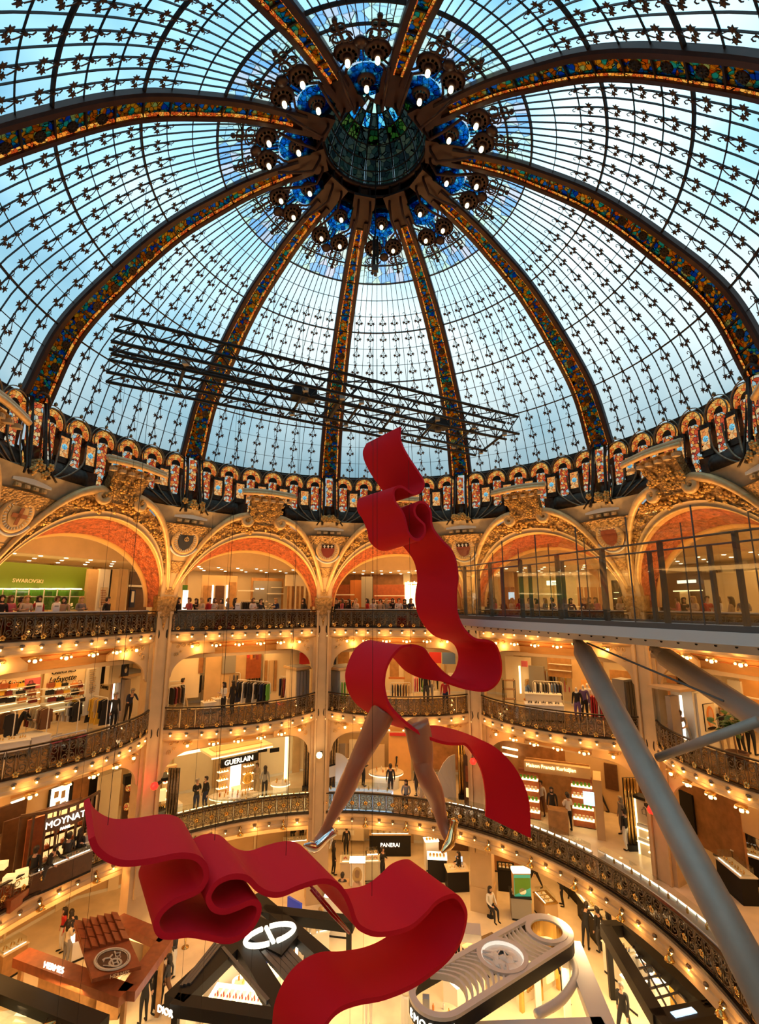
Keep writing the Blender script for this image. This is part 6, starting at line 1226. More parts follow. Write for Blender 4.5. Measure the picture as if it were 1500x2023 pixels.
back_set(72, 17.2, 'cream and orange rear walls on the second floor at far right', [('orange_wall', 1466, 1345, 1540, 1420, 0, 'cove'), ('dark_opening', 1340, 1330, 1360, 1368, .1, 'black'), ('dark_opening', 1385, 1345, 1400, 1372, .1, 'black'), ('white_panel', 1362, 1338, 1384, 1368, .15, 'white'), ('stripe_panel', 1318, 1335, 1338, 1375, .2, 'wall_wood'), ('white_wall', 1440, 1345, 1465, 1390, .1, 'white'), ('shelf', 1470, 1382, 1540, 1384, .4, 'white')])
# ================================================================= first floor
z1 = LV[1]
def P1(x, y, label, pose, top, bot, face=None, hair='dark', ln='short', sc=1.0): return P2(x, y, label, pose, top, bot, face, hair, ln, z1, sc)
# dark wood shop at far left
L = Loc(28, 1772, 190, 1702, z1, 'leather_shop', 'dark wooden leather-goods shop with lit cubby shelves on the first floor left', 'shop'); l = L.L; cv = lambda x: .55*sin(pi*x/l)
for i in range(9):
    x = l*i/8; b = MB(); b.box((x, cv(x)*-1+.3, 1.35), (.07, .07, 2.7)); L.mesh('post', b, 'wood_dark')
b = MB(); b.tube([(l*i/16, .3-cv(l*i/16), 2.7) for i in range(17)], .07, 6); L.mesh('top_beam', b, 'wood_dark'); b = MB(); b.tube([(l*i/16, .3-cv(l*i/16), 2.25) for i in range(5, 15)], .04, 6); L.mesh('sign_rail', b, 'wood_dark')
b = MB(); b.plate(lambda u, v: Vector((l*(.26+.46*u), .26-cv(l*(.26+.46*u)), 1.95+.5*v)), 8, 1, lambda u, v: Vector((0, .06, 0))); bd = L.mesh('sign_board', b, 'wood_dark')
put('letters', text('MOYNAT', .36, 'glass_sign', .02), bd, mw=Matrix.Translation((l*.47, -.32, 2.24)) @ Matrix.Rotation(pi/2, 4, 'X')); put('letters', text('PARIS', .15, 'glass_sign', .02), bd, mw=Matrix.Translation((l*.47, -.32, 1.95)) @ Matrix.Rotation(pi/2, 4, 'X'))
L.box('back_wall', (l/2, 1.7, 1.1), (l, .1, 2.2), 'wood_dark'); L.box('side_panel', (l*.22, .5, 1.2), (l*.2, .08, 2.4), 'leather')
for i in range(6):
    for k in range(4):
        x, z = l*(.36+.105*i), .35+.48*k; c = L.box('cubby', (x, 1.35, z+.2), (l*.1, .5, .42), 'wood_dark'); b = MB(); b.box((x, 1.09, z+.2), (l*.085, .02, .34)); L.mesh('cubby_glow', b, 'shelf_lit', c)
        if (i+k) % 3: b = MB(); b.box((x, 1.0, z+.1), (l*.05, .12, .14)); b.tube([(x-.06, 1.0, z+.17), (x, 1.0, z+.26), (x+.06, 1.0, z+.17)], .012, 4); L.mesh('bag', b, 'leather', c)
area('shop_glow', L.t.matrix_world @ Vector((0,0,0)) if False else Vector((L.p+L.q)/2)+Vector((-.5, .9, 2.6)), 2.5, .8, 35, (0, 0, L.a), (1.0, .50, .14))
P1(60, 1772, 'customer in black seen from behind at the left of the leather shop', 'stand', 'black', 'black', .2); P1(128, 1738, 'customer in a dark coat at the middle of the leather shop', 'hold', 'charcoal', 'black', .3); P1(150, 1728, 'customer in black standing close beside the dark-coated one', 'stand', 'black', 'black', .1, 'dark', 'long'); P1(166, 1722, 'assistant in a white shirt inside the leather shop', 'hold', 'white', 'black', 2.8); P1(88, 1762, 'person with tied hair bending over the leather shop counter', 'lean', 'black', 'charcoal', -1.6)
counter(55, 1778, 180, 1722, z1, 'glass-topped leather display counter curving before the dark shop', .5, .8, 'wood_dark', 'white', .2, 9, True, itemm='cloth_orange')
t = thing('lamp_display', 'glowing orange lamps and boxes at the far left edge of the first floor', 'display', at_z(12, 1790, z1)); r2 = random.Random(4)
for i in range(7): b = MB(); b.box((r2.uniform(-.7, .4), r2.uniform(-.3, .3), .4+.3*(i % 4)), (.4, .3, .22), rz=r2.uniform(0, 1)); put('lit_box', b.mesh('lit_box', 'shelf_lit'), t)
b = MB(); b.box((-.2, 0, .2), (1.4, .8, .4)); put('plinth', b.mesh('plinth', 'leather'), t)
back_set(-72, 17.4, 'tan first-floor walls with a lit notice panel at far left', [('tan_wall', -20, 1530, 100, 1640, 0, 'wall_tan'), ('dark_shelf', -10, 1590, 50, 1640, .2, 'wood_dark'), ('dark_frame', 96, 1555, 140, 1640, .2, 'black'), ('lit_notice', 101, 1556, 133, 1634, .3, 'lamp_white'), ('wood_wall', 140, 1540, 172, 1640, .1, 'wall_wood'), ('cream_door', 192, 1530, 235, 1640, .5, 'wall_cream'), ('dark_niche', 172, 1540, 190, 1640, .1, 'black'), ('shelf_light', 25, 1581, 45, 1584, .4, 'lamp_white')])
for i, (x, y, w_, h_) in enumerate(((108, 1564, 8, 12), (122, 1562, 7, 14), (110, 1584, 8, 14), (122, 1584, 8, 10), (109, 1606, 18, 5))): bay_box(bay(1, -72), -72, 17.05, x, y, x+w_, y+h_, .03, 'notice_print', 'cloth_beige')
L = Loc(238, 1655, 262, 1648, z1, 'lantern_stand', 'dark stand with glowing red-orange lanterns beside the left column', 'stand'); L.box('back', (L.L/2, .2, 1.2), (L.L, .2, 2.4), 'wood_dark'); L.box('roof_sign', (L.L/2, .1, 2.5), (L.L*1.2, .4, .4), 'black')
for i in range(5): b = MB(); b.lathe([(0, 0), (.13, .06), (.16, .18), (.12, .3), (0, .34)], 10, (L.L*(.3+.4*(i % 2)), -.05, .3+.42*i)); L.mesh('lantern', b, 'orange_glass', None, True)
post_cladding(270, 1655, z1, 2.8, 'dark fluted pillar left of the column with the red lamp', .62, 4, 'bronze_dark'); post_cladding(330, 1648, z1, 2.9, 'bronze fluted pillar left of the perfume shop', .55, 4); post_cladding(606, 1562, z1, 3.0, 'bronze fluted pillar left of the second column', .6, 4); post_cladding(656, 1566, z1, 3.0, 'bronze fluted pillar right of the second column', .6, 4); post_cladding(916, 1580, z1, 3.0, 'gold fluted pillar behind the ribbon tail', .6, 4, 'brass'); post_cladding(1253, 1682, z1, 3.0, 'gold fluted pillar left of the white bottle display', .6, 4, 'brass'); post_cladding(1330, 1722, z1, 3.0, 'gold fluted pillar right of the white bottle display', .6, 4, 'brass')
for x, y, m_, lb in ((305, 1553, 'lamp_red', 'glowing red ball lamp on the left column'), (631, 1492, 'lamp_strip', 'blazing warm spotlight at the foot of the second column'), (935, 1504, 'lamp_red', 'glowing red ball lamp beside the ribbon tail'), (1288, 1600, 'lamp_red', 'glowing red ball lamp on the right column')):
    p = at_r(x, y, 12.9); t = thing('column_lamp', lb, 'lamp', p); b = MB(); b.lathe([(0, -.17), (.12, -.12), (.17, 0), (.12, .12), (0, .17)], 16); put('globe', b.mesh('globe', m_, True), t); b = MB(); b.box((0, .3, 0), (.12, .5, .1)); put('arm', b.mesh('arm', 'black'), t); point('red_lamp' if 'red' in m_ else 'column_spot', p+Vector((0, -.3, .1)), 14, .1, (1, .05, .03) if 'red' in m_ else (1, .7, .4))
L = Loc(282, 1655, 325, 1646, z1, 'perfume_counter', 'black counter with lit bottles between the two left fluted pillars', 'counter'); l = L.L; L.box('body', (l/2, .4, .5), (l, .8, 1.0), 'black'); L.box('lit_shelf', (l/2, .7, 1.5), (l, .3, .5), 'shelf_lit'); L.box('canopy', (l/2, .5, 2.4), (l, .9, .15), 'black')
for i in range(8): b = MB(); b.lathe([(.04, 0), (.05, .12), (.02, .16), (.02, .2), (0, .2)], 8, (l*(i+.5)/8, .35, 1.0)); L.mesh('bottle', b, 'brass')
# perfume shop of the second bay
L = Loc(338, 1640, 610, 1560, z1, 'perfume_shop', 'cream perfume shop with lit ceiling band in the second bay of the first floor', 'shop'); l = L.L
L.box('ceiling_band', (l*.5, 2.6, 2.75), (l, .25, .22), 'lamp_strip'); L.box('band_top', (l*.5, 2.7, 3.0), (l, .3, .3), 'wall_cream'); L.box('corner_frame', (l*.985, 2.5, 1.4), (.15, .2, 2.8), 'lamp_strip'); L.box('back_wall', (l*.5, 5.0, 1.5), (l*1.1, .1, 3.0), 'wall_cream'); L.box('tan_panel', (l*.23, 4.9, 1.3), (l*.28, .1, 2.6), 'plaster')
for i, (x, m_) in enumerate(((.06, 4), (.88, 4))):
    c = L.box('bottle_shelf', (l*x, 2.3 if i == 0 else 4.7, 1.2), (l*.09 if i == 0 else l*.2, .3, 2.2), 'wall_tan')
    for k in range(5):
        b = MB(); b.box((l*x, 2.1 if i == 0 else 4.5, .3+.42*k), (l*.085 if i == 0 else l*.19, .25, .03)); L.mesh('shelf', b, 'lamp_strip', c)
        for q in range(4): b = MB(); b.lathe([(.04, 0), (.045, .14), (.015, .18), (.02, .22), (0, .22)], 7, (l*x+(q-1.5)*.16, 2.05 if i == 0 else 4.42, .32+.42*k)); L.mesh('bottle', b, ('brass', 'cloth_orange', 'cloth_cream', 'cloth_red')[(q+k) % 4], c)
L.box('front_block', (l*.03, .6, .5), (l*.08, .8, 1.0), 'white')
L = Loc(438, 1598, 503, 1580, z1, 'perfume_stand', 'perfume stand under a square cream canopy with lit black lettering board', 'stand'); l = L.L
L.box('sign_board', (l/2, .1, 2.25), (l*1.15, .12, .42), 'black'); put('letters', text('GUERLAIN', .36, 'lamp_white', .02), L.t, mw=Matrix.Translation((l*.46, .02, 2.25)) @ Matrix.Rotation(pi/2, 4, 'X')); L.box('canopy', (l*.55, .9, 2.75), (l*1.9, 2.0, .12), 'wall_cream'); L.box('canopy_slot', (l*.55, .9, 2.83), (l*1.5, .9, .05), 'wall_tan')
b = MB(); b.box((l*.55, -.1, 2.66), (l*1.9, .05, .06)); L.mesh('canopy_light', b, 'lamp_strip'); L.box('lit_pillar', (l*.42, .25, 1.1), (l*.28, .2, 2.0), 'lamp_white'); L.box('gold_panel', (l*.42, .12, .5), (l*.28, .1, .9), 'shelf_lit'); L.box('shelf_back', (l*.5, .5, 1.1), (l*1.1, .1, 2.1), 'wood')
for k in range(4):
    for sx_ in (.05, .85): b = MB(); b.box((l*sx_, .35, .5+.42*k), (l*.3, .25, .03)); s_ = L.mesh('shelf', b, 'lamp_strip'); b = MB(); [b.lathe([(.04, 0), (.045, .16), (.015, .2), (0, .22)], 7, (l*sx_+(q-1)*.15, .28, .52+.42*k)) for q in range(3)]; L.mesh('bottles', b, 'brass', s_)
b = MB(); b.lathe([(.3, 0), (.3, .03), (.22, .03), (.22, 0)], 18, (l*.8, .2, 1.15), Matrix.Rotation(pi/2, 3, 'X')); L.mesh('bee_medallion', b, 'brass')
def oval_table(x, y, rx, ry, z, label, h=.92, m='marble', items=10, leg='white'):
    p = at_z(x, y, z); t = thing('display_table', label, 'table', p, rnd.uniform(-.2, .2)); pts = ell(0, 0, rx, ry, 28); b = MB(); b.prism(pts, h-.07, h); put('top', b.mesh('top', m), t); b = MB(); b.prism(ell(0, 0, rx*.75, ry*.75, 24), .0, h-.07); put('base', b.mesh('base', leg), t); b = MB(); b.prism(ell(0, 0, rx*1.0, ry*1.0, 28), h-.12, h-.075); put('glow_rim', b.mesh('glow_rim', 'lamp_strip'), t)
    r2 = random.Random(int(x))
    for i in range(items): a_ = 2*pi*i/items; b = MB(); k = r2.uniform(.3, .75); b.lathe([(.035, 0), (.04, .13), (.015, .17), (.02, .2), (0, .2)], 7, (rx*k*cos(a_), ry*k*sin(a_), h)); put('bottle', b.mesh('bottle', ('brass', 'white', 'cloth_orange')[i % 3]), t)
    b = MB(); b.box((-rx*.3, -ry*.3, h+.01), (.4, .28, .02)); put('tray', b.mesh('tray', 'white'), t); return t
oval_table(463, 1607, 1.35, .62, z1, 'long oval white perfume table lit from below before the stand', .9, 'marble', 14); oval_table(553, 1582, .55, .42, z1, 'small rounded white table with an open display right of the perfume stand', .95, 'white', 5)
P1(386, 1607, 'bald man in black holding a leaflet, left of the standing couple', 'hold', 'black', 'navy', -2.2, 'grey'); P1(404, 1602, 'woman in a black shirt, right of the standing couple', 'stand', 'black', 'navy', 2.6); P1(522, 1578, 'woman with long dark hair and grey top beside the oval table', 'stand', 'grey', 'black', .3, 'dark', 'long'); P1(506, 1570, 'assistant in beige behind the oval table', 'hold', 'beige', 'beige', 2.9, 'brown')
for i, x in enumerate((.2, .4, .6, .8)): bay_box(bay(1, -36), -36, 18.4, 462+i*24, 1478, 480+i*24, 1486, .05, 'dark_print', 'black')
def arc_counter(a0, a1, label, h, mat_b, mat_t, back=.35, dep=.5, glow=None, items=0, im='brass'):
    t = thing('rail_counter', label, 'counter', (0,0,0)); n = 14; Pp = [(l1(a0+(a1-a0)*i/n, z1), Vector((sin(radians(a0+(a1-a0)*i/n)), cos(radians(a0+(a1-a0)*i/n)), 0))) for i in range(n+1)]
    put('body', sweep_path(Pp, [(back, 0), (back, h), (back+dep, h), (back+dep, 0)]).mesh('body', mat_b), t); put('top', sweep_path(Pp, [(back-.03, h), (back-.03, h+.04), (back+dep+.03, h+.04), (back+dep+.03, h)]).mesh('top', mat_t), t)
    put('glass_case', sweep_path(Pp, [(back, h+.04), (back, h+.36), (back+dep*.8, h+.36), (back+dep*.8, h+.04)]).mesh('glass_case', 'clear_glass'), t)
    if glow: put('case_light', sweep_path(Pp, [(back+dep*.8, h+.05), (back+dep*.8, h+.10), (back+dep*.86, h+.10), (back+dep*.86, h+.05)]).mesh('case_light', glow), t)
    for i in range(items):
        a = a0+(a1-a0)*(i+.5)/items; b = MB(); b.lathe([(.04, 0), (.045, .12), (.015, .16), (.02, .2), (0, .2)], 7); put('bottle', b.mesh('bottle', im if i % 2 else 'white'), t, l1(a, z1+h+.05, back+dep*.4))
arc_counter(-50, -13, 'glowing yellow glass counter behind the first-floor rail before the perfume shop', .72, 'shelf_lit', 'brass', .3, .5, 'lamp_strip', 26); arc_counter(-11, 8, 'pale blue-white counter behind the first-floor rail at the far middle', .95, 'screen_blue', 'white', .3, .5, None, 8); arc_counter(22, 55, 'white glass counter behind the first-floor rail right of the ribbon tail', .7, 'white', 'white', .3, .5, 'lamp_white', 20); arc_counter(58, 84, 'glass jewellery counter behind the first-floor rail under the strut', .85, 'grey_dark', 'white', .3, .5, 'lamp_white', 14)
# middle of the first floor
back_set(0, 18.2, 'tan first-floor walls with an orange passage at the far middle', [('tan_wall', 668, 1470, 760, 1560, 0, 'wall_tan'), ('passage', 768, 1445, 812, 1540, .1, 'cove'), ('red_lintel', 770, 1448, 806, 1454, .3, 'cloth_red'), ('wood_wall', 830, 1455, 915, 1520, .1, 'wall_wood'), ('cream_wall', 690, 1462, 720, 1500, .15, 'wall_cream')])
oval_table(763, 1556, 1.05, .75, z1, 'round white perfume table at the far middle of the first floor', .9, 'marble', 12)
P1(772, 1573, 'person in black standing before the round white table', 'stand', 'black', 'black', .2); P1(786, 1541, 'person in black behind the round white table', 'stand', 'black', 'black', 1.2); P1(795, 1522, 'person in black walking deep in the orange passage', 'walk', 'black', 'black', .1); P1(718, 1553, 'person in a white shirt and black vest left of the round table', 'hold', 'black', 'black', -1.0); P1(824, 1572, 'person in black half hidden behind the right leg', 'stand', 'black', 'charcoal', 1.0); P1(803, 1592, 'seated woman at the counter between the legs', 'sit', 'grey', 'black', 3.0, 'dark', 'long'); P1(834, 1594, 'person in a cream top seated beside the right calf', 'sit', 'cream', 'cream', 3.0, 'blond', 'long')
for i, (x0, x1, y, lb) in enumerate(((662, 700, 1582, 'white fan-shaped fabric screen left of the left leg'), (866, 902, 1590, 'white fan-shaped fabric screen right of the right leg'))):
    L = Loc(x0, y, x1, y-4, z1, 'fan_screen', lb, 'screen'); l = L.L; s_ = 1 if i else -1
    for k in range(5):
        b = MB(); b.plate(lambda u, v: Vector((l*(.0 if i == 0 else 1.0)-s_*(l*1.15*v*sin((k+u)*.27)), .1*k*.4, 2.5*v*cos((k+u)*.27)+.0)), 3, 6, lambda u, v: Vector((0, .03, 0))); L.mesh('fan_panel', b, 'white')
L = Loc(916, 1596, 956, 1606, z1, 'kiosk', 'brown leather kiosk with glowing shelf behind the ribbon tail', 'kiosk'); l = L.L; L.box('frame', (l/2, .6, 1.3), (l*1.05, .8, 2.6), 'wood_dark'); L.box('glow_shelf', (l/2, .17, .75), (l*.8, .06, .45), 'shelf_lit'); L.box('leather_top', (l/2, .17, 1.7), (l*.8, .06, .8), 'leather'); L.box('small_box', (l*.45, .1, 1.15), (.4, .2, .25), 'wood')
rack(858, 1522, 902, 1522, z1, ['black', 'white', 'black', 'black', 'white', 'charcoal', 'black', 'white', 'black'], 'high rail of monochrome clothes above the fan screen', ('jacket',), 2.3, 'black')
L = Loc(640, 1575, 652, 1575, z1, 'escalator', 'pale escalator side behind the second column', 'escalator'); b = MB(); b.slab([(-.8, .6), (1.4, 1.1), (1.4, 1.8), (-.8, 1.2)], (0, .6, 0), (1,0,0), (0,0,1), -.4); L.mesh('balustrade', b, 'white'); b = MB(); b.tube([(-.8, .4, 1.25), (1.4, .4, 1.85)], .05, 6); L.mesh('handrail', b, 'black'); L.box('mirror', (.3, 1.4, 1.3), (1.6, .1, 2.4), 'steel')
# right of the first floor
back_set(36, 18.4, 'brown wooden walls and shelves of the first floor right of the ribbon', [('wood_wall', 990, 1470, 1120, 1560, 0, 'wall_wood'), ('shelf', 992, 1478, 1022, 1481, .4, 'lamp_strip'), ('shelf', 992, 1491, 1022, 1494, .4, 'lamp_strip'), ('tan_wall', 1120, 1480, 1260, 1600, .1, 'wall_tan'), ('dark_opening', 1195, 1510, 1220, 1560, .2, 'wood_dark')])
L = Loc(1040, 1640, 1198, 1668, z1, 'scent_shop', 'tan perfume boutique with lit shelves and glowing script line right of the ribbon tail', 'shop'); l = L.L
L.box('header', (l*.42, 1.4, 2.55), (l*.9, .3, .5), 'wall_tan'); put('letters', text('Maison Francis Kurkdjian', .24, 'lamp_strip', .02), L.t, mw=Matrix.Translation((l*.34, 1.22, 2.62)) @ Matrix.Rotation(pi/2, 4, 'X')); L.box('back_wall', (l*.4, 2.6, 1.3), (l*.9, .1, 2.6), 'wood'); L.box('end_wall', (l*.95, 1.0, 1.3), (l*.1, 1.4, 2.6), 'wall_tan')
for sx_, n_ in ((.02, 4), (.74, 4)):
    c = L.box('shelf_case', (l*sx_, 1.45, 1.2), (l*.28, .2, 2.3), 'leather')
    for k in range(n_):
        b = MB(); b.box((l*sx_, 1.22, .45+.5*k), (l*.27, .3, .05)); s_ = L.mesh('shelf', b, 'lamp_strip', c)
        b = MB(); [b.box((l*(sx_-.10+.05*q), 1.2, .55+.5*k), (.11, .1, .16)) for q in range(5)]; L.mesh('box_row', b, 'green_box' if k % 2 else 'cloth_cream', c)
L.box('screen', (l*.83, 1.15, 1.45), (.55, .05, .6), 'screen_blue'); L.box('till', (l*.42, .5, .5), (.9, .6, 1.0), 'wood')
P1(1072, 1612, 'assistant in white behind the boutique counter at left', 'stand', 'white', 'brown', 2.6); P1(1094, 1628, 'person in a black dress in the boutique', 'stand', 'black', 'black', 2.8, 'dark', 'long'); P1(1126, 1642, 'customer in a white shirt carrying a black bag in the boutique', 'hold', 'white', 'black', .3); P1(1190, 1600, 'person in black walking behind the boutique', 'walk', 'black', 'black', .8); P1(1232, 1650, 'person in a grey coat with long hair beside the gold pillar', 'stand', 'grey', 'grey', 1.8, 'grey', 'long'); P1(1240, 1680, 'person in black nearest the gold fluted pillar', 'stand', 'black', 'white', .5)
L = Loc(1262, 1690, 1316, 1712, z1, 'bottle_display', 'white lit display wall with outlined bottles and stacked boxes on the first floor right', 'display'); l = L.L; L.box('panel', (l/2, .3, 1.15), (l, .2, 2.3), 'cloth_cream'); L.box('lit_edge', (-.04, .2, 1.15), (.06, .06, 2.3), 'lamp_strip'); L.box('top_cap', (l/2, .3, 2.36), (l*1.05, .5, .12), 'black')
for x, z, h in ((.3, 1.7, .3), (.45, 1.65, .5), (.85, 1.75, .25), (.8, .95, .5)): b = MB(); b.tube([(l*x-.1, .19, z), (l*x+.1, .19, z), (l*x+.1, .19, z+h*.6), (l*x+.03, .19, z+h*.7), (l*x+.03, .19, z+h), (l*x-.03, .19, z+h), (l*x-.03, .19, z+h*.7), (l*x-.1, .19, z+h*.6)], .012, 4, True); L.mesh('bottle_outline', b, 'grey_dark')
for k in range(4): L.box('shelf', (l*.3 if k % 2 else l*.7, .1, .3+.28*k), (l*.6, .25, .04), 'lamp_strip'); b = MB(); [b.box((l*(.08+.07*q)+(0 if k % 2 else l*.4), .08, .4+.28*k), (.1, .12, .12)) for q in range(7)]; L.mesh('box_row', b, 'cloth_white')
t = thing('open_desk', 'pale wooden sales desk with clothes behind it near the right column', 'desk', at_z(1215, 1585, z1), -.35); b = MB(); b.box((0, 0, .55), (2.0, .9, 1.1)); put('body', b.mesh('body', 'wall_tan'), t); b = MB(); b.box((0, 0, 1.13), (2.1, 1.0, .06)); put('top', b.mesh('top', 'cloth_cream'), t); b = MB(); b.box((.3, .0, 1.2), (.5, .35, .12)); put('stack', b.mesh('stack', 'cloth_red'), t)
rack(1046, 1552, 1072, 1556, z1, ['cream', 'white', 'beige', 'navy', 'black'], 'rail of pale coats above the boutique', ('dress',), 1.9, 'wood'); rack(1108, 1556, 1152, 1560, z1, ['black', 'charcoal', 'black', 'white', 'black', 'navy', 'black'], 'rail of black coats above the boutique', ('jacket',), 2.0, 'wood')
mannequin(1145, 1556, z1, 'black', 'black', 'black-clad mannequin beside the rail of black coats', 1.1)
back_set(72, 15.8, 'large plain orange-brown panel on the first floor at far right', [('brown_panel', 1372, 1568, 1465, 1690, 0, 'wall_wood'), ('dark_flutes', 1345, 1568, 1370, 1640, .1, 'black'), ('cream_panel', 1466, 1590, 1540, 1660, .1, 'wall_tan')])
P1(1480, 1702, 'man in black by the right edge of the first floor', 'stand', 'black', 'black', 1.5); P1(1492, 1712, 'person carrying a bag at the right edge of the first floor', 'walk', 'charcoal', 'black', -1.2)
counter(1452, 1735, 1520, 1760, z1, 'black vitrine with white trays at the right edge of the first floor', .7, 1.0, 'black', 'white', .3, 4, True); counter(1420, 1745, 1470, 1790, z1, 'lit black jewellery case nearest the right strut', .6, .9, 'black', 'white', .3, 4, True)
t = thing('camera_dome', 'small chrome dome standing before the brown panel at right', 'dome', at_z(1417, 1690, z1)+Vector((0, 0, .9))); b = MB(); b.lathe([(0, .17), (.12, .12), (.17, 0), (.12, -.12), (0, -.17)], 14); put('dome', b.mesh('dome', 'chrome', True), t); b = MB(); b.tube([(0, 0, -.15), (0, 0, -.9)], .03, 6); b.lathe([(.15, -.9), (.15, -.86), (0, -.86)], 10); put('stand', b.mesh('stand', 'grey_dark'), t)
# ================================================================= ground floor
def P0(x, y, label, pose, top, bot, face=None, hair='dark', ln='short', sc=1.0): return P2(x, y, label, pose, top, bot, face, hair, ln, 0.0, sc)
def beam(b, x0, y0, x1, y1, z, w, h):
    p, q = at_z(x0, y0, z), at_z(x1, y1, z); d = (q-p); n = Vector((-d.y, d.x, 0)).normalized()*w/2; vs = [v+Vector((0, 0, k)) for k in (-h, 0) for v in (p-n, q-n, q+n, p+n)]
    return b.add(vs, [(3,2,1,0), (4,5,6,7), (0,1,5,4), (1,2,6,5), (2,3,7,6), (3,0,4,7)])
def wpart(t, name, b, m, sm=False): o_ = t.location; b.v = [tuple(Vector(v)-o_) for v in b.v]; return put(name, b.mesh(name, m, sm), t)
def leg_to(b, x, y, z, w=.14): p = at_z(x, y, z); b.box((p.x, p.y, z/2), (w, w, z))
# --- leather pavilion with the carriage emblem
t = thing('leather_pavilion', 'brown leather pavilion with tiled roof panel and round carriage emblem', 'pavilion', at_z(200, 1900, 0)); ZP = 2.75
for x0, y0, x1, y1 in ((42, 1882, 250, 1958), (250, 1958, 328, 1852), (328, 1852, 232, 1812), (232, 1812, 150, 1836)): wpart(t, 'frame_beam', beam(MB(), x0, y0, x1, y1, ZP, .58, .28), 'leather')
b = MB(); [leg_to(b, x, y, ZP-.28) for x, y in ((46, 1884), (248, 1952), (322, 1856))]; wpart(t, 'posts', b, 'wood')
A = at_z(182, 1934, 3.1); U = at_z(279, 1908, 3.1)-A; V = at_z(146, 1822, 3.35)-A; NV = U.cross(V).normalized()
b = MB(); b.slab([(0, 0), (1, 0), (1, 1), (0, 1)], A-NV*.12, U, V, .12); rp_ = wpart(t, 'roof_panel', b, 'leather')
for r_ in range(3):
    for c_ in range(6):
        b = MB(); u0, v0 = c_/6+.008, .44+r_*.185; k = [(0, 0), (.15, 0), (.15, .165), (0, .165)]; vs = [A+U*(u0+x)+V*(v0+y)+NV*(.03+(.10 if x < .1 else .02)) for x, y in k]+[A+U*(u0+x)+V*(v0+y) for x, y in k]; b.add(vs, [(0,1,2,3), (0,4,5,1), (1,5,6,2), (2,6,7,3), (3,7,4,0)]); b.v = [tuple(Vector(v)-t.location) for v in b.v]; put('roof_tile', b.mesh('roof_tile', 'leather'), rp_)
def emb(name, pts, r=.018, closed=True):
    b = MB(); b.tube([A+U*x+V*y+NV*.03-t.location for x, y in pts], r, 5, closed); put(name, b.mesh(name, 'cloth_cream'), em)
em = put('emblem', MB().slab(ell(.5, .2, .355, .165, 28), A+NV*.004-t.location, U, V, .012).mesh('emblem', 'wood_dark'), t)
emb('emblem_ring', ell(.5, .2, .36, .168, 28), .035); emb('emblem_ring', ell(.5, .2, .32, .148, 28), .014); emb('emblem_circle', ell(.53, .135, .13, .062, 18), .02); emb('emblem_circle', ell(.53, .135, .105, .05, 18), .012)
for p_ in ([(.48, .165), (.48, .105)], [(.58, .165), (.58, .105)], [(.48, .135), (.58, .135)]): emb('emblem_letter', p_, .022, False)
emb('emblem_horse', [(.30, .22), (.36, .235), (.45, .23), (.50, .25), (.53, .265)], .03, False); emb('emblem_horse_leg', [(.34, .225), (.31, .19)], .018, False); emb('emblem_horse_leg', [(.46, .225), (.49, .19)], .018, False); emb('emblem_carriage', [(.58, .22), (.66, .22), (.70, .27), (.60, .275)], .025); emb('emblem_wheel', ell(.64, .205, .035, .02, 10), .012); emb('emblem_driver', [(.60, .27), (.60, .31)], .028, False); emb('emblem_scroll', [(.28, .14), (.36, .12), (.40, .10)], .014, False)
dr = atan2(U.y, U.x); put('letters', text('HERMES', .16, 'gold_light', .01), t, mw=Matrix.Translation(A+U*.52+V*-.06+NV*.03-t.location) @ Matrix.Rotation(dr, 4, 'Z') @ Matrix.Rotation(.5, 4, 'X'))
p = at_z(106, 1912, ZP+.12); q = at_z(130, 1920, ZP+.12); put('letters', text('HERMES', .26, 'lamp_white', .02), t, mw=Matrix.Translation(p-t.location) @ Matrix.Rotation(atan2((q-p).y, (q-p).x), 4, 'Z') @ Matrix.Rotation(pi/2, 4, 'X'))
picture(252, 1838, 306, 1872, (.25, .97, 0), at_z(280, 1872, 1.2).dot(Vector((.25, .97, 0))), 'bright yellow and turquoise backlit picture inside the leather pavilion', 'shelf_lit', 'wood', parts=(('turquoise_field', [(.55, .1), (.95, .1), (.95, .9), (.55, .9)], 'teal'), ('yellow_field', [(.1, .15), (.45, .15), (.45, .85), (.1, .85)], 'lamp_strip')))
counter(70, 1985, 166, 2020, 0, 'wooden counter with three rows of lit scent bottles before the leather pavilion', .8, .95, 'wood', 'cloth_cream', 0, 3, itemm='lamp_white'); counter(232, 2015, 262, 1960, 0, 'wooden stepped counter with bottles beside the queue', .8, .95, 'wood', 'cloth_cream', 0, 4); counter(0, 1945, 50, 1915, 0, 'wooden counter under the gallery at far left', .8, .95, 'wood', 'cloth_cream', .2, 3, True); counter(140, 1905, 175, 1890, 0, 'small lit tray table inside the leather pavilion', .5, .8, 'white', 'lamp_white')
counter(300, 1918, 348, 1878, 0, 'wooden counter with lit top right of the leather pavilion', .6, 1.0, 'wood', 'lamp_strip')
for a_ in ((120, 1880, 'person in a red top left of the tiled roof panel', 'stand', 'red', 'white'), (138, 1888, 'person in black left of the tiled roof panel', 'lean', 'black', 'black'), (128, 1908, 'person in a pale jacket inside the leather pavilion', 'hold', 'cream', 'grey'), (342, 1928, 'person in a dark jacket and white trousers at the lit counter', 'hold', 'charcoal', 'white'), (304, 1935, 'person in grey seen between the queue and the pavilion', 'stand', 'grey', 'grey'), (282, 2022, 'woman in black at the stepped counter, front of the queue', 'hold', 'black', 'black'), (303, 2000, 'woman in a long black coat in the middle of the queue', 'stand', 'black', 'black'), (313, 1990, 'person in brown behind the long black coat', 'stand', 'brown', 'black'), (328, 1988, 'woman in brown trousers at the end of the queue', 'walk', 'charcoal', 'brown')): P0(*a_[:6], rnd.uniform(-3, 3), 'dark', 'long')
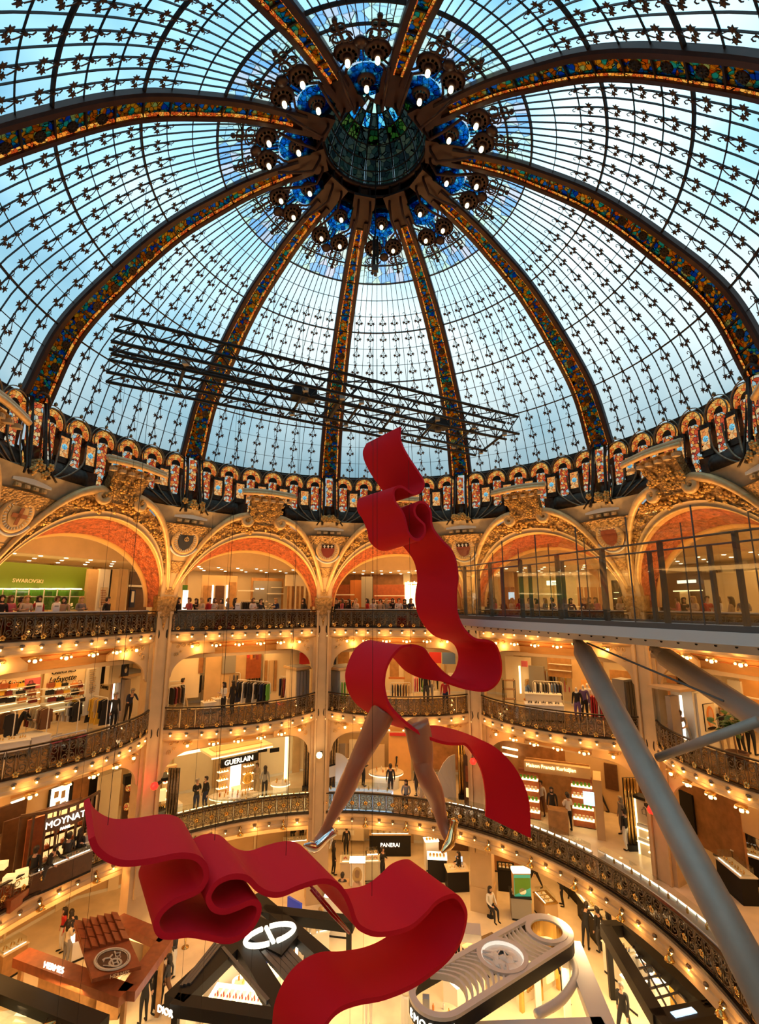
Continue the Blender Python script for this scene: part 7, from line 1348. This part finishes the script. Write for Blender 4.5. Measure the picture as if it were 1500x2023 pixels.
L = Loc(366, 1872, 384, 1880, 0, 'rope_barrier', 'brass post with a dark rope near the queue', 'barrier'); b = MB(); b.lathe([(.16, 0), (.16, .03), (.03, .06), (.025, .95), (.045, .98), (0, 1.02)], 12); L.mesh('post', b, 'brass', None, True); b = MB(); b.tube(spline([(0, 0, .92), (-.5, .2, .6), (-1.0, .4, .92)], 5), .025, 6); L.mesh('rope', b, 'cloth_maroon', None, True)
# --- black triangular cosmetics pavilion
t = thing('black_pavilion', 'black triangular cosmetics pavilion with big lit white monogram', 'pavilion', at_z(520, 1900, 0)); ZD2 = 2.8
for nm, x0, y0, x1, y1, w_ in (('frame_beam', 505, 1766, 668, 1908, .5), ('frame_beam', 492, 1830, 344, 1972, .8), ('frame_beam', 344, 1972, 566, 2006, .45), ('frame_beam', 520, 1794, 700, 1816, .5), ('frame_beam', 470, 1842, 570, 2006, .6)): wpart(t, nm, beam(MB(), x0, y0, x1, y1, ZD2, w_, .35), 'black')
wpart(t, 'thin_beam', beam(MB(), 440, 1870, 530, 1975, ZD2+.02, .12, .12), 'grey_dark')
A2 = at_z(534, 1850, ZD2+.05); B2 = at_z(575, 1836, ZD2+.05); ur = (B2-A2).normalized(); vr = Vector((-ur.y, ur.x, 0)); pl = [at_z(x, y, ZD2) for x, y in ((478, 1850), (512, 1812), (590, 1850), (556, 1890))]; b = MB(); b.slab([((p-A2).dot(ur), (p-A2).dot(vr)) for p in pl], A2-Vector((0, 0, .3)), ur, vr, .3); wpart(t, 'monogram_plate', b, 'black')
mono = [[(.92*cos(a), .46*sin(a)) for a in [pi*(.56+.88*i/14) for i in range(15)]], [(.92*cos(a), .46*sin(a)) for a in [-pi*.46+pi*.92*i/14 for i in range(15)]], [(-.02, .46), (-.02, -.46)]]
for k, m_ in enumerate(mono): b = MB(); b.tube([A2+ur*x+vr*y+Vector((0, 0, .06)) for x, y in m_], .085, 6); wpart(t, 'monogram', b, 'lamp_white', True)
for i in range(5):
    wpart(t, 'slat', beam(MB(), 520+9*i, 1878-5*i, 566+9*i, 1928-5*i, ZD2-.02, .16, .12), 'grey_dark'); wpart(t, 'slat', beam(MB(), 484+6*i, 1836-8*i, 500+6*i, 1850-8*i, ZD2-.02, .14, .12), 'grey_dark'); wpart(t, 'slat', beam(MB(), 358+8*i, 1944-10*i if False else 1946-2*i, 425+5*i, 1862+2*i, ZD2+.05, .10, .08), 'grey_dark') if i < 3 else None
wpart(t, 'light_line', beam(MB(), 388, 1948, 452, 1868, ZD2-.2, .16, .08), 'lamp_white'); wpart(t, 'light_line', beam(MB(), 372, 1990, 545, 2012, ZD2-.35, .22, .08), 'lamp_white'); wpart(t, 'light_line', beam(MB(), 565, 1818, 692, 1826, ZD2-.3, .3, .08), 'lamp_strip')
wpart(t, 'light_line', beam(MB(), 588, 1856, 584, 1905, ZD2-.3, .10, .08), 'lamp_white')
b = MB(); [leg_to(b, x, y, ZD2-.35, .2) for x, y in ((350, 1968), (560, 2000), (690, 1816), (508, 1772))]; wpart(t, 'posts', b, 'black')
p = at_z(341, 1975, ZD2-.1); q = at_z(360, 1983, ZD2-.1); put('letters', text('DIOR', .26, 'lamp_white', .02), t, mw=Matrix.Translation(p-t.location+Vector((0, -.45, 0))) @ Matrix.Rotation(atan2((q-p).y, (q-p).x), 4, 'Z') @ Matrix.Rotation(pi/2, 4, 'X'))
counter(430, 1985, 482, 1940, 0, 'white counter inside the black pavilion, left', .9, .9, 'white', 'white', .2, 4, True, itemm='cloth_black'); counter(520, 1965, 545, 1985, 0, 'white counter with gold bottles inside the black pavilion', .7, .9, 'white', 'lamp_strip', 0, 4); counter(590, 1905, 650, 1892, 0, 'white sales desk at the back of the black pavilion', .8, .95, 'white', 'white', .2, 3, True); counter(400, 2050, 540, 2070, 0, 'long lit make-up counter at the front of the black pavilion', 1.0, .95, 'white', 'lamp_white', 0, 10, itemm='cloth_maroon'); counter(640, 1850, 690, 1856, 0, 'shelving with white lit rows at the back of the black pavilion', .4, 1.6, 'white', 'lamp_white')
oval_table(480, 1985, .45, .35, 0, 'small round glowing table inside the black pavilion', .8, 'lamp_strip', 4); P0(632, 1880, 'blond assistant in black behind the back desk of the black pavilion', 'stand', 'black', 'black', 3.0, 'blond', 'long'); P0(618, 1895, 'customer in a cream coat at the back desk of the black pavilion', 'stand', 'cream', 'cream', .2, 'blond'); P0(605, 1945, 'person under the slats of the black pavilion', 'hold', 'charcoal', 'black', 1.0)
for x, y, lb in ((515, 1945, 'blue backlit panel under the monogram'), (580, 1868, 'dark blue backlit panel right of the monogram')):
    p = at_z(x, y, .0); tt = thing('blue_panel', lb, 'panel', p, -.6); b = MB(); b.box((0, 0, 1.1), (.9, .1, 1.4)); M('deep_blue', (.02,.05,.4), .4, emit=.25, ec=(.03,.08,.6)); put('panel', b.mesh('panel', 'deep_blue'), tt); b = MB(); b.box((0, .05, .2), (.9, .2, .4)); put('foot', b.mesh('foot', 'white'), tt)
tt = thing('display_screen', 'tilted bright laptop-like screen on a cream round table by the pavilion corner', 'screen', at_z(368, 2022, 0), -.5); b = MB(); b.lathe([(.5, 0), (.5, .82), (.55, .85), (0, .85)], 18); put('table', b.mesh('table', 'white'), tt); b = MB(); b.box((.1, .1, 1.15), (.6, .06, .5)); put('screen', b.mesh('screen', 'screen_blue'), tt); b = MB(); [b.box((-.3+.15*i, -.2, .88), (.1, .25, .05)) for i in range(5)]; put('palette_row', b.mesh('palette_row', 'cloth_orange'), tt)
# --- dark-framed pavilion with oval window at the bottom left corner
t = thing('corner_pavilion', 'dark-framed pavilion with glowing oval window in the bottom left corner', 'pavilion', at_z(60, 2010, 0)); wpart(t, 'frame_beam', beam(MB(), -60, 1920, 200, 2020, 2.7, .6, .3), 'black'); b = MB(); b.prism([(p.x, p.y) for p in [at_z(x, y, 2.5) for x, y in ((-60, 1945), (150, 2020), (60, 2110), (-120, 2080))]], 2.42, 2.5); wpart(t, 'glass_roof', b, 'clear_glass')
b = MB(); c0 = at_z(36, 2000, 2.55); b.tube([c0+Vector((1.5*cos(a), .62*sin(a), 0)) for a in [2*pi*i/28 for i in range(28)]], .06, 6, True); wpart(t, 'oval_ring', b, 'brass', True); b = MB(); b.prism([(c0.x+x, c0.y+y) for x, y in ell(0, 0, 1.3, .5, 24)], 2.2, 2.26); wpart(t, 'oval_light', b, 'shelf_lit')
for i in range(6): b = MB(); b.tube([at_z(90+i*14, 1980+i*6, 2.56), at_z(100+i*12, 2000+i*8, 2.56), at_z(84+i*16, 2030, 2.56)], .02, 4); wpart(t, 'branch_inlay', b, 'wood_dark')
b = MB(); [leg_to(b, x, y, 2.4, .2) for x, y in ((150, 2005), (-40, 1930))]; wpart(t, 'posts', b, 'black')
# --- white oval canopy
ZL = 3.0; c1, c2 = at_z(868, 1960, ZL), at_z(1080, 1836, ZL); ax = (c2-c1); LL = ax.length; ax.normalize(); pn = Vector((-ax.y, ax.x, 0)); RL = (at_z(1134, 1846, ZL)-c2).length
t = thing('oval_canopy', 'white capsule-shaped canopy with rose disc and curved slats', 'canopy', Vector((c1.x, c1.y, 0)))
def cap(r, n=18): return [c1+ax*(-r*sin(a))+pn*(r*cos(a))*1.0 for a in [pi*i/n for i in range(n+1)]]+[c2+ax*(r*sin(a))-pn*(r*cos(a)) for a in [pi*i/n for i in range(n+1)]]
def ringslab(po, pi_, z0, z1, name, m):
    n = len(po); b = MB(); vs = [Vector((p.x, p.y, z)) for z in (z0, z1) for ring in (po, pi_) for p in ring]
    for i in range(n): j = (i+1) % n; b.f += [(i, j, n+j, n+i), (2*n+i, 3*n+i, 3*n+j, 2*n+j), (i, 2*n+i, 2*n+j, j), (n+i, n+j, 3*n+j, 3*n+i)]; b.m += [0]*4
    b.v = [tuple(v) for v in vs]; return wpart(t, name, b, m)
ringslab(cap(RL), cap(RL*.78), ZL-.10, ZL, 'rim', 'deck_white'); ringslab(cap(RL*1.0), cap(RL*.93), ZL-.50, ZL-.10, 'dark_side', 'black')
def circ(c, r, n=28): return [c+Vector((r*cos(2*pi*i/n), r*sin(2*pi*i/n), 0)) for i in range(n)]
ringslab(circ(c2, RL*.80), circ(c2, RL*.60), ZL-.08, ZL+.02, 'hole_rim', 'deck_white'); ringslab(circ(c2, RL*.62), circ(c2, RL*.58), ZL-.55, ZL-.04, 'gold_lining', 'brass')
cm_ = c1.lerp(c2, .545); ringslab(circ(cm_, RL*.92), circ(cm_, RL*.76), ZL-.08, ZL+.03, 'disc_rim', 'deck_white'); ringslab(circ(cm_, RL*.77), circ(cm_, RL*.73), ZL-.10, ZL+.0, 'disc_light', 'disc_glow')
b = MB(); b.prism([(p.x, p.y) for p in circ(cm_, RL*.74)], ZL-.14, ZL-.10); wpart(t, 'disc', b, 'white')
for i in range(11):
    a = i*2.4; r = RL*(.08+.045*i); b = MB(); cc = cm_+Vector((r*.6*cos(a), r*.6*sin(a), 0)); w_ = RL*(.16+.02*i)
    b.plate(lambda u, v: Vector((cc.x+w_*(u-.5)*1.6*cos(a+1.57)+w_*.9*v*cos(a), cc.y+w_*(u-.5)*1.6*sin(a+1.57)+w_*.9*v*sin(a), ZL-.08+.20*(1-i/12)*sin(pi*.5*(1-v))-.10*abs(u-.5))), 4, 3, lambda u, v: Vector((0, 0, .012))); wpart(t, 'rose_petal', b, 'white', True)
for i in range(9):
    o1 = c1.lerp(c2, .06+.045*i); b = MB(); pts = [o1+ax*(.55*(1-(s_/4)**2))*1.0+pn*(RL*.86*s_/4) for s_ in range(-4, 5)]
    vs = []; 
    for p_ in pts: vs += [p_+Vector((0, 0, -.22)), p_+ax*.09+Vector((0, 0, -.22)), p_+ax*.09+Vector((0, 0, -.03)), p_+Vector((0, 0, -.03))]
    b.add(vs, [(k*4+j, k*4+(j+1) % 4, k*4+4+(j+1) % 4, k*4+4+j) for k in range(8) for j in range(4)]); wpart(t, 'curved_slat', b, 'deck_white')
for i in range(5):
    o1 = c1.lerp(c2, .72+.04*i); b = MB(); vs = []
    for s_ in range(-4, 5): p_ = o1+ax*(-.2*(1-(s_/4)**2))+pn*(RL*.8*s_/4); vs += [p_+Vector((0, 0, -.2)), p_+ax*.07+Vector((0, 0, -.2)), p_+ax*.07+Vector((0, 0, -.04)), p_+Vector((0, 0, -.04))]
    b.add(vs, [(k*4+j, k*4+(j+1) % 4, k*4+4+(j+1) % 4, k*4+4+j) for k in range(8) for j in range(4)]); wpart(t, 'curved_slat', b, 'deck_white')
for i, ch in enumerate('LANCOME'):
    a = pi*(.86-.075*i) if False else radians(168-15*i); pp = c1+ax*(-RL*1.02*sin(a))+pn*(RL*1.02*cos(a)); out = (pp-c1); me = text(ch, .30, 'lamp_white', .015); put('letters', me, t, mw=Matrix.Translation(Vector((pp.x, pp.y, ZL-.30))-t.location) @ Matrix.Rotation(atan2(out.y, out.x)+pi/2, 4, 'Z') @ Matrix.Rotation(pi/2, 4, 'X'))
b = MB(); [b.box((p.x, p.y, 1.25), (.22, .22, 2.5)) for p in (c1.lerp(c2, .1)-pn*RL*.8, c2-pn*RL*.75, c2+pn*RL*.6, c1+pn*RL*.7)]; wpart(t, 'posts', b, 'white')
for x0, y0, x1, y1, w_ in ((800, 1822, 950, 1836, .7), (1128, 1858, 1200, 2040, .7), (930, 2040, 1200, 2030, .8)): wpart(t, 'base_beam', beam(MB(), x0, y0, x1, y1, 2.3, w_, .3), 'deck_white')
b = MB(); b.tube(spline([at_z(x, y, 2.2) for x, y in ((1132, 1900), (1138, 1930), (1110, 1975), (1060, 2005))], 5), .14, 8); wpart(t, 'curved_arm', b, 'deck_white', True)
L = Loc(1040, 2000, 1112, 1955, 0, 'gold_display', 'glowing gold bottle display wall under the white canopy', 'display'); l = L.L; L.box('wall', (l/2, .4, 1.2), (l, .2, 2.4), 'wall_cream'); L.box('glow', (l*.3, .26, 1.1), (l*.4, .06, 1.3), 'shelf_lit'); L.box('glow', (l*.82, .26, 1.2), (l*.2, .06, 1.9), 'shelf_lit')
for i in range(10): b = MB(); b.lathe([(.05, 0), (.06, .3), (.02, .36), (0, .42)], 8, (l*(.12+.04*i), .1, .5+.02*i)); L.mesh('bottle', b, 'brass', None, True)
for i in range(3): L.box('gold_post', (l*(-.05+.5*i), .1, 1.2), (.14, .14, 2.4), 'brass')
P0(1118, 1985, 'woman in black standing inside the white canopy frame', 'stand', 'black', 'black', -1.0, 'dark', 'long'); counter(905, 2010, 960, 1975, 0, 'white counter under the slats of the white canopy', .8, .9, 'white', 'lamp_white', 0, 4); counter(940, 1945, 1000, 1915, 0, 'black and chrome counter under the canopy slats', .8, .9, 'black', 'chrome', 0, 3); oval_table(870, 2060, .8, .6, 0, 'round scalloped cream table at the bottom edge', .8, 'cloth_cream', 6)
tt = thing('bust', 'small stone bust at the bottom edge left of the canopy', 'bust', at_z(803, 2030, 0)); b = MB(); b.lathe([(.2, 0), (.2, 1.0), (.16, 1.05), (0, 1.05)], 10); put('pedestal', b.mesh('pedestal', 'white'), tt); b = MB(); b.lathe([(.16, 1.05), (.2, 1.18), (.08, 1.32), (.07, 1.38), (.12, 1.46), (.12, 1.58), (.06, 1.68), (0, 1.7)], 12); put('head', b.mesh('head', 'marble', True), tt)
P0(728, 2032, 'person in black and white at the bottom edge below the ribbon', 'stand', 'black', 'white', .4); P0(770, 1945, 'person in teal half hidden behind the ribbon at the canopy', 'stand', 'green', 'blue', .8, 'dark', 'long'); P0(905, 1900, 'person in black behind the canopy beside the ribbon', 'stand', 'black', 'black', 2.0)
# --- black-framed pavilion with red pillar at right
t = thing('glass_pavilion', 'black-framed glass pavilion with a red pillar at the right', 'pavilion', at_z(1300, 1920, 0)); ZG = 2.8
for x0, y0, x1, y1, w_ in ((1196, 1826, 1304, 2006, .42), (1268, 1856, 1412, 1988, .6), (1296, 2008, 1412, 1988, .55), (1192, 1824, 1290, 1820, .35), (1240, 1826, 1270, 1858, .45)): wpart(t, 'frame_beam', beam(MB(), x0, y0, x1, y1, ZG, w_, .4), 'black')
for i in range(6): wpart(t, 'thin_bar', beam(MB(), 1250+6*i, 1870+21*i, 1312+14*i, 1862+17*i, ZG-.3, .05, .05), 'grey_dark')
for i in range(4): wpart(t, 'thin_bar', beam(MB(), 1252+12*i, 1868, 1316+20*i, 1985-4*i, ZG-.3, .05, .05), 'grey_dark')
wpart(t, 'light_line', beam(MB(), 1232, 1902, 1262, 1952, ZG-.4, .12, .06), 'lamp_white'); wpart(t, 'light_line', beam(MB(), 1262, 1848, 1276, 1872, ZG-.4, .12, .06), 'lamp_white'); wpart(t, 'light_line', beam(MB(), 1310, 1890, 1360, 1960, ZG-.9, .14, .06), 'lamp_white'); wpart(t, 'light_line', beam(MB(), 1330, 2004, 1372, 1994, ZG+.03, .2, .04), 'screen_blue')
b = MB(); p = at_z(1292, 1920, 0); b.box((p.x, p.y, 1.2), (.5, .35, 2.4)); wpart(t, 'red_pillar', b, 'cloth_red'); b = MB(); p = at_z(1320, 1985, 0); b.box((p.x, p.y, .7), (.4, .3, 1.4)); wpart(t, 'gold_stand', b, 'brass')
for k, (x0, y0, x1, y1) in enumerate(((1262, 1945, 1300, 2010), (1330, 1940, 1370, 2000), (1300, 1900, 1330, 1935))):
    cs = counter(x0, y0, x1, y1, 0, 'lit white shelf unit inside the glass pavilion, %s one' % ('left', 'right', 'rear')[k], .5, 1.1, 'white', 'lamp_white', .2, 4, True)
b = MB(); [leg_to(b, x, y, ZG-.4, .2) for x, y in ((1200, 1832), (1300, 2002), (1406, 1988), (1286, 1824))]; wpart(t, 'posts', b, 'black')
P0(1292, 1988, 'person in black and red inside the glass pavilion', 'hold', 'black', 'black', .6); counter(1194, 1920, 1240, 1958, 0, 'tall white marble counter left of the glass pavilion', 1.0, 1.1, 'marble', 'white', .2, 4, True, itemm='cloth_black'); counter(1232, 1985, 1262, 2010, 0, 'small white lit counter left of the glass pavilion', .6, .95, 'white', 'lamp_white', 0, 3)
P0(1236, 2052, 'man in black striding past at the bottom right', 'walk', 'black', 'black', 2.4, 'grey'); P0(1160, 1872, 'man in black, left of the pair at the jewellery counter', 'lean', 'black', 'black', -.6); P0(1186, 1880, 'man in black, right of the pair at the jewellery counter', 'stand', 'black', 'charcoal', .6); P0(1206, 1866, 'woman with long dark hair behind the pair of men', 'stand', 'black', 'black', 1.6, 'dark', 'long')
for i, (x, y, ps) in enumerate(((1415, 1925, 'lean'), (1432, 1945, 'lean'), (1470, 1940, 'sit'), (1475, 1975, 'sit'))): P0(x, y, 'person in black at the right-hand seating, %s from the left' % ORD[i], ps, 'black', 'black', -1.0+i)
oval_table(1462, 1990, .7, .5, 0, 'cream oval table at the right-hand seating', .75, 'cloth_cream', 3); counter(1440, 2020, 1500, 2010, 0, 'lit tray counter with round pots at the lower right', .7, .9, 'wood', 'lamp_strip', 0, 6, itemm='cloth_brown'); counter(1395, 1990, 1500, 1965, 0, 'low stone bench wall at the right-hand seating', .3, .5, 'plaster', 'marble')
# --- counters along the right aisle
for k, a_ in enumerate(((1100, 1742, 1150, 1798), (1142, 1808, 1166, 1842), (1166, 1850, 1190, 1880))): counter(*a_, 0, 'dark jewellery counter with white trays on the right aisle, %s from the back' % ORD[k], .7, .95, 'black', 'white', .15, 6, True)
counter(1012, 1818, 1052, 1822, 0, 'taupe counter with black jewellery stands near the stone column', .9, .95, 'grey', 'black', 0, 3, itemm='black'); counter(1056, 1800, 1078, 1826, 0, 'glass table case with gold watches on the right aisle', .7, .8, 'wall_tan', 'brass', .25, 3, True); counter(985, 1760, 1018, 1764, 0, 'black counter with tall display under the gallery right of the stone column', .8, 1.0, 'black', 'black', 0, 4); counter(972, 1722, 1040, 1726, 0, 'long rear counter crowded with bottles under the gallery', .8, 1.0, 'wall_wood', 'brass', .2, 8, True)
def pillar(x0, x1, yb, label, parts, h=1.95, m='cloth_cream', w=.35):
    L = Loc(x0, yb, x1, yb, 0, 'poster_pillar', label, 'poster pillar'); l = L.L; L.box('body', (l/2, w/2, h/2), (l, w, h), 'plaster'); L.box('lit_cap', (l/2, w/2, h-.05), (l*1.02, w*1.02, .16), 'lamp_white'); L.box('poster', (l/2, -.015, h*.62), (l*.94, .03, h*.58), m)
    for nm, e, c in parts: b = MB(); b.slab([(l*x, h*(.33+.58*y)) for x, y in e], (0, -.03, 0), (1,0,0), (0,0,1), .008); L.mesh(nm, b, c)
    return L
pillar(1018, 1053, 1816, 'lit pillar with a green watch poster near the stone column', (('dark_field', [(.05, .3), (.95, .55), (.95, .9), (.05, .9)], 'green_box'), ('watch', ell(.5, .42, .2, .12), 'chrome'), ('mint_field', [(.55, .02), (.95, .02), (.95, .4), (.7, .3)], 'teal')), 2.1, 'teal')
pillar(690, 721, 1792, 'lit pillar with a poster of a blond woman', (('hair', ell(.5, .62, .32, .3), 'hair_blond'), ('face', ell(.5, .66, .17, .17), 'skin_light'), ('shoulders', [(.1, .02), (.9, .02), (.75, .34), (.58, .42), (.42, .42), (.25, .34)], 'skin_light'), ('hand', ell(.62, .3, .1, .09), 'skin_light')), 2.1)
pillar(1150, 1178, 1782, 'grey poster pillar with a dark-suited figure on the right aisle', (('suit', [(.2, .02), (.8, .02), (.7, .6), (.3, .6)], 'cloth_navy'), ('hands', ell(.5, .4, .12, .08), 'skin_light')), 1.7)
L = Loc(1198, 1772, 1208, 1776, 0, 'pouf', 'black round pouf on the right aisle', 'stool'); b = MB(); b.lathe([(.26, 0), (.28, .05), (.28, .5), (.22, .55), (0, .55)], 16, (.2, .2, 0)); L.mesh('seat', b, 'black', None, True); b = MB(); b.lathe([(.2, -.01), (.2, .02), (0, .02)], 12, (.2, .2, 0)); L.mesh('base', b, 'grey_dark')
# --- back of the ground floor
L = counter(730, 1692, 812, 1692, 0, 'dark watch counter with pale lettering at the back of the ground floor', .9, 1.15, 'black', 'wall_tan', .25, 6, True, itemm='cloth_yellow'); put('letters', text('PANERAI', .30, 'glass_sign', .015), L.t, mw=Matrix.Translation((L.L*.5, -.02, .62)) @ Matrix.Rotation(pi/2, 4, 'X'))
counter(672, 1744, 752, 1742, 0, 'cream counter with red boxes before the watch counter', .8, .95, 'wall_cream', 'white', .2, 6, True, itemm='cloth_red'); counter(640, 1790, 692, 1798, 0, 'grey counter block left of the blond poster', .8, .9, 'grey', 'plaster'); counter(846, 1742, 884, 1744, 0, 'black counter with a lit top left of the stone column', .8, 1.1, 'black', 'lamp_white', 0, 5); counter(886, 1764, 928, 1762, 0, 'black desk with a blue laptop beside the stone column', .8, .95, 'black', 'cloth_cream', 0, 2); counter(842, 1722, 868, 1720, 0, 'white bottle shelf behind the black lit counter', .5, 1.5, 'white', 'lamp_white', 0, 4); counter(724, 1758, 748, 1756, 0, 'glass vitrine tower right of the blond poster', .5, 1.6, 'clear_glass', 'chrome', .2, 3, True)
picture(848, 1708, 876, 1736, (0, 1, 0), at_z(860, 1740, .0).y-.02, 'black poster with a yellow watch on the lit counter', 'black', 'black', parts=(('watch_face', ell(.5, .45, .25, .22), 'cloth_yellow'), ('watch_dial', ell(.5, .45, .16, .14), 'black')))
tt = thing('laptop', 'small blue-lit laptop on the black desk', 'laptop', at_z(910, 1752, 0)+Vector((0, .3, 1.0))); b = MB(); b.box((0, 0, .01), (.36, .26, .02)); put('base', b.mesh('base', 'grey'), tt); b = MB(); b.box((0, .13, .14), (.36, .02, .26)); put('screen', b.mesh('screen', 'screen_blue'), tt)
back_set(0, 18.8, 'rear ground-floor shop backdrop with boxes under the gallery', [('wood_niche', 840, 1636, 925, 1690, 0, 'wood_dark'), ('cream_panel', 660, 1636, 720, 1660, .1, 'wall_cream'), ('white_box', 668, 1640, 700, 1650, .5, 'white'), ('dark_panel', 730, 1634, 812, 1652, .2, 'wood_dark')])
for a_ in ((684, 1694, 'man in a dark suit behind the cream counter', 'stand', 'black', 'black'), (659, 1728, 'woman in black standing left of the cream counter', 'stand', 'black', 'black'), (756, 1742, 'man in black looking down right of the vitrine tower', 'hold', 'black', 'black'), (676, 1782, 'red-haired person behind the grey counter block', 'sit', 'charcoal', 'black'), (908, 1752, 'woman in black at the laptop desk', 'hold', 'black', 'black'), (1058, 1756, 'man in a dark suit near the green poster', 'walk', 'black', 'black'), (1112, 1790, 'woman in a black coat at the end of the right aisle counters', 'stand', 'black', 'black'), (1128, 1778, 'person in black behind the right aisle counter', 'lean', 'black', 'black'), (1082, 1712, 'person crossing far back on the right aisle', 'walk', 'beige', 'brown')): P0(*a_, rnd.uniform(-3, 3), 'dark', 'long' if 'woman' in a_[2] else 'short')
L = Loc(962, 1816, 980, 1816, 0, 'stool', 'black stool under the seated woman by the stone column', 'stool'); b = MB(); b.lathe([(.2, 0), (.2, .03), (.04, .05), (.04, .5), (.18, .52), (.18, .58), (0, .58)], 14, (.25, .2, 0)); L.mesh('seat', b, 'black', None, True); b = MB(); b.tube([(.25+.13*cos(a), .2+.13*sin(a), .22) for a in [2*pi*i/10 for i in range(10)]], .015, 4, True); L.mesh('foot_ring', b, 'chrome')
person(at_z(970, 1812, .15), -2.6, 'sit', 'white', 'black', 'seated woman in a white top and dark trousers by the stone column', 'dark', 'long')
for i, x in enumerate((868, 905)): person(at_z(x-310 if False else (578 if i == 0 else 596), 1672, 0), 2.8, 'stand', ('black', 'white')[i], 'black', ('man in a dark suit with a white shirt under the gallery behind the lower ribbon', 'woman in white beside the suited man under the gallery')[i], 'dark', ('short', 'long')[i])
L = counter(560, 1700, 640, 1692, 0, 'pale low counter under the gallery behind the lower ribbon', .7, .9, 'wall_cream', 'marble', .2, 4, True)
# lamps under the pavilions' frames and over the counters
for x, y, z, sx_, sy_, pw in ((190, 1900, 2.4, 2.0, 1.6, 110), (450, 1925, 2.4, 2.2, 1.6, 170), (600, 1870, 2.4, 1.8, 1.2, 120), (990, 1920, 2.4, 2.4, 1.2, 150), (1090, 1930, 2.2, 1.2, 1.0, 90), (1300, 1930, 2.3, 1.4, 2.0, 150), (1130, 1790, 3.2, 1.2, 2.4, 130), (760, 1720, 3.2, 3.0, 1.2, 130), (1440, 1950, 2.6, 1.6, 1.2, 80), (100, 1970, 2.6, 1.6, 1.0, 90), (700, 1960, 3.0, 1.6, 1.4, 110)):
    area('pavilion_light', at_z(x, y, z), sx_, sy_, pw, (0, 0, 0), (1.0, .66, .30))
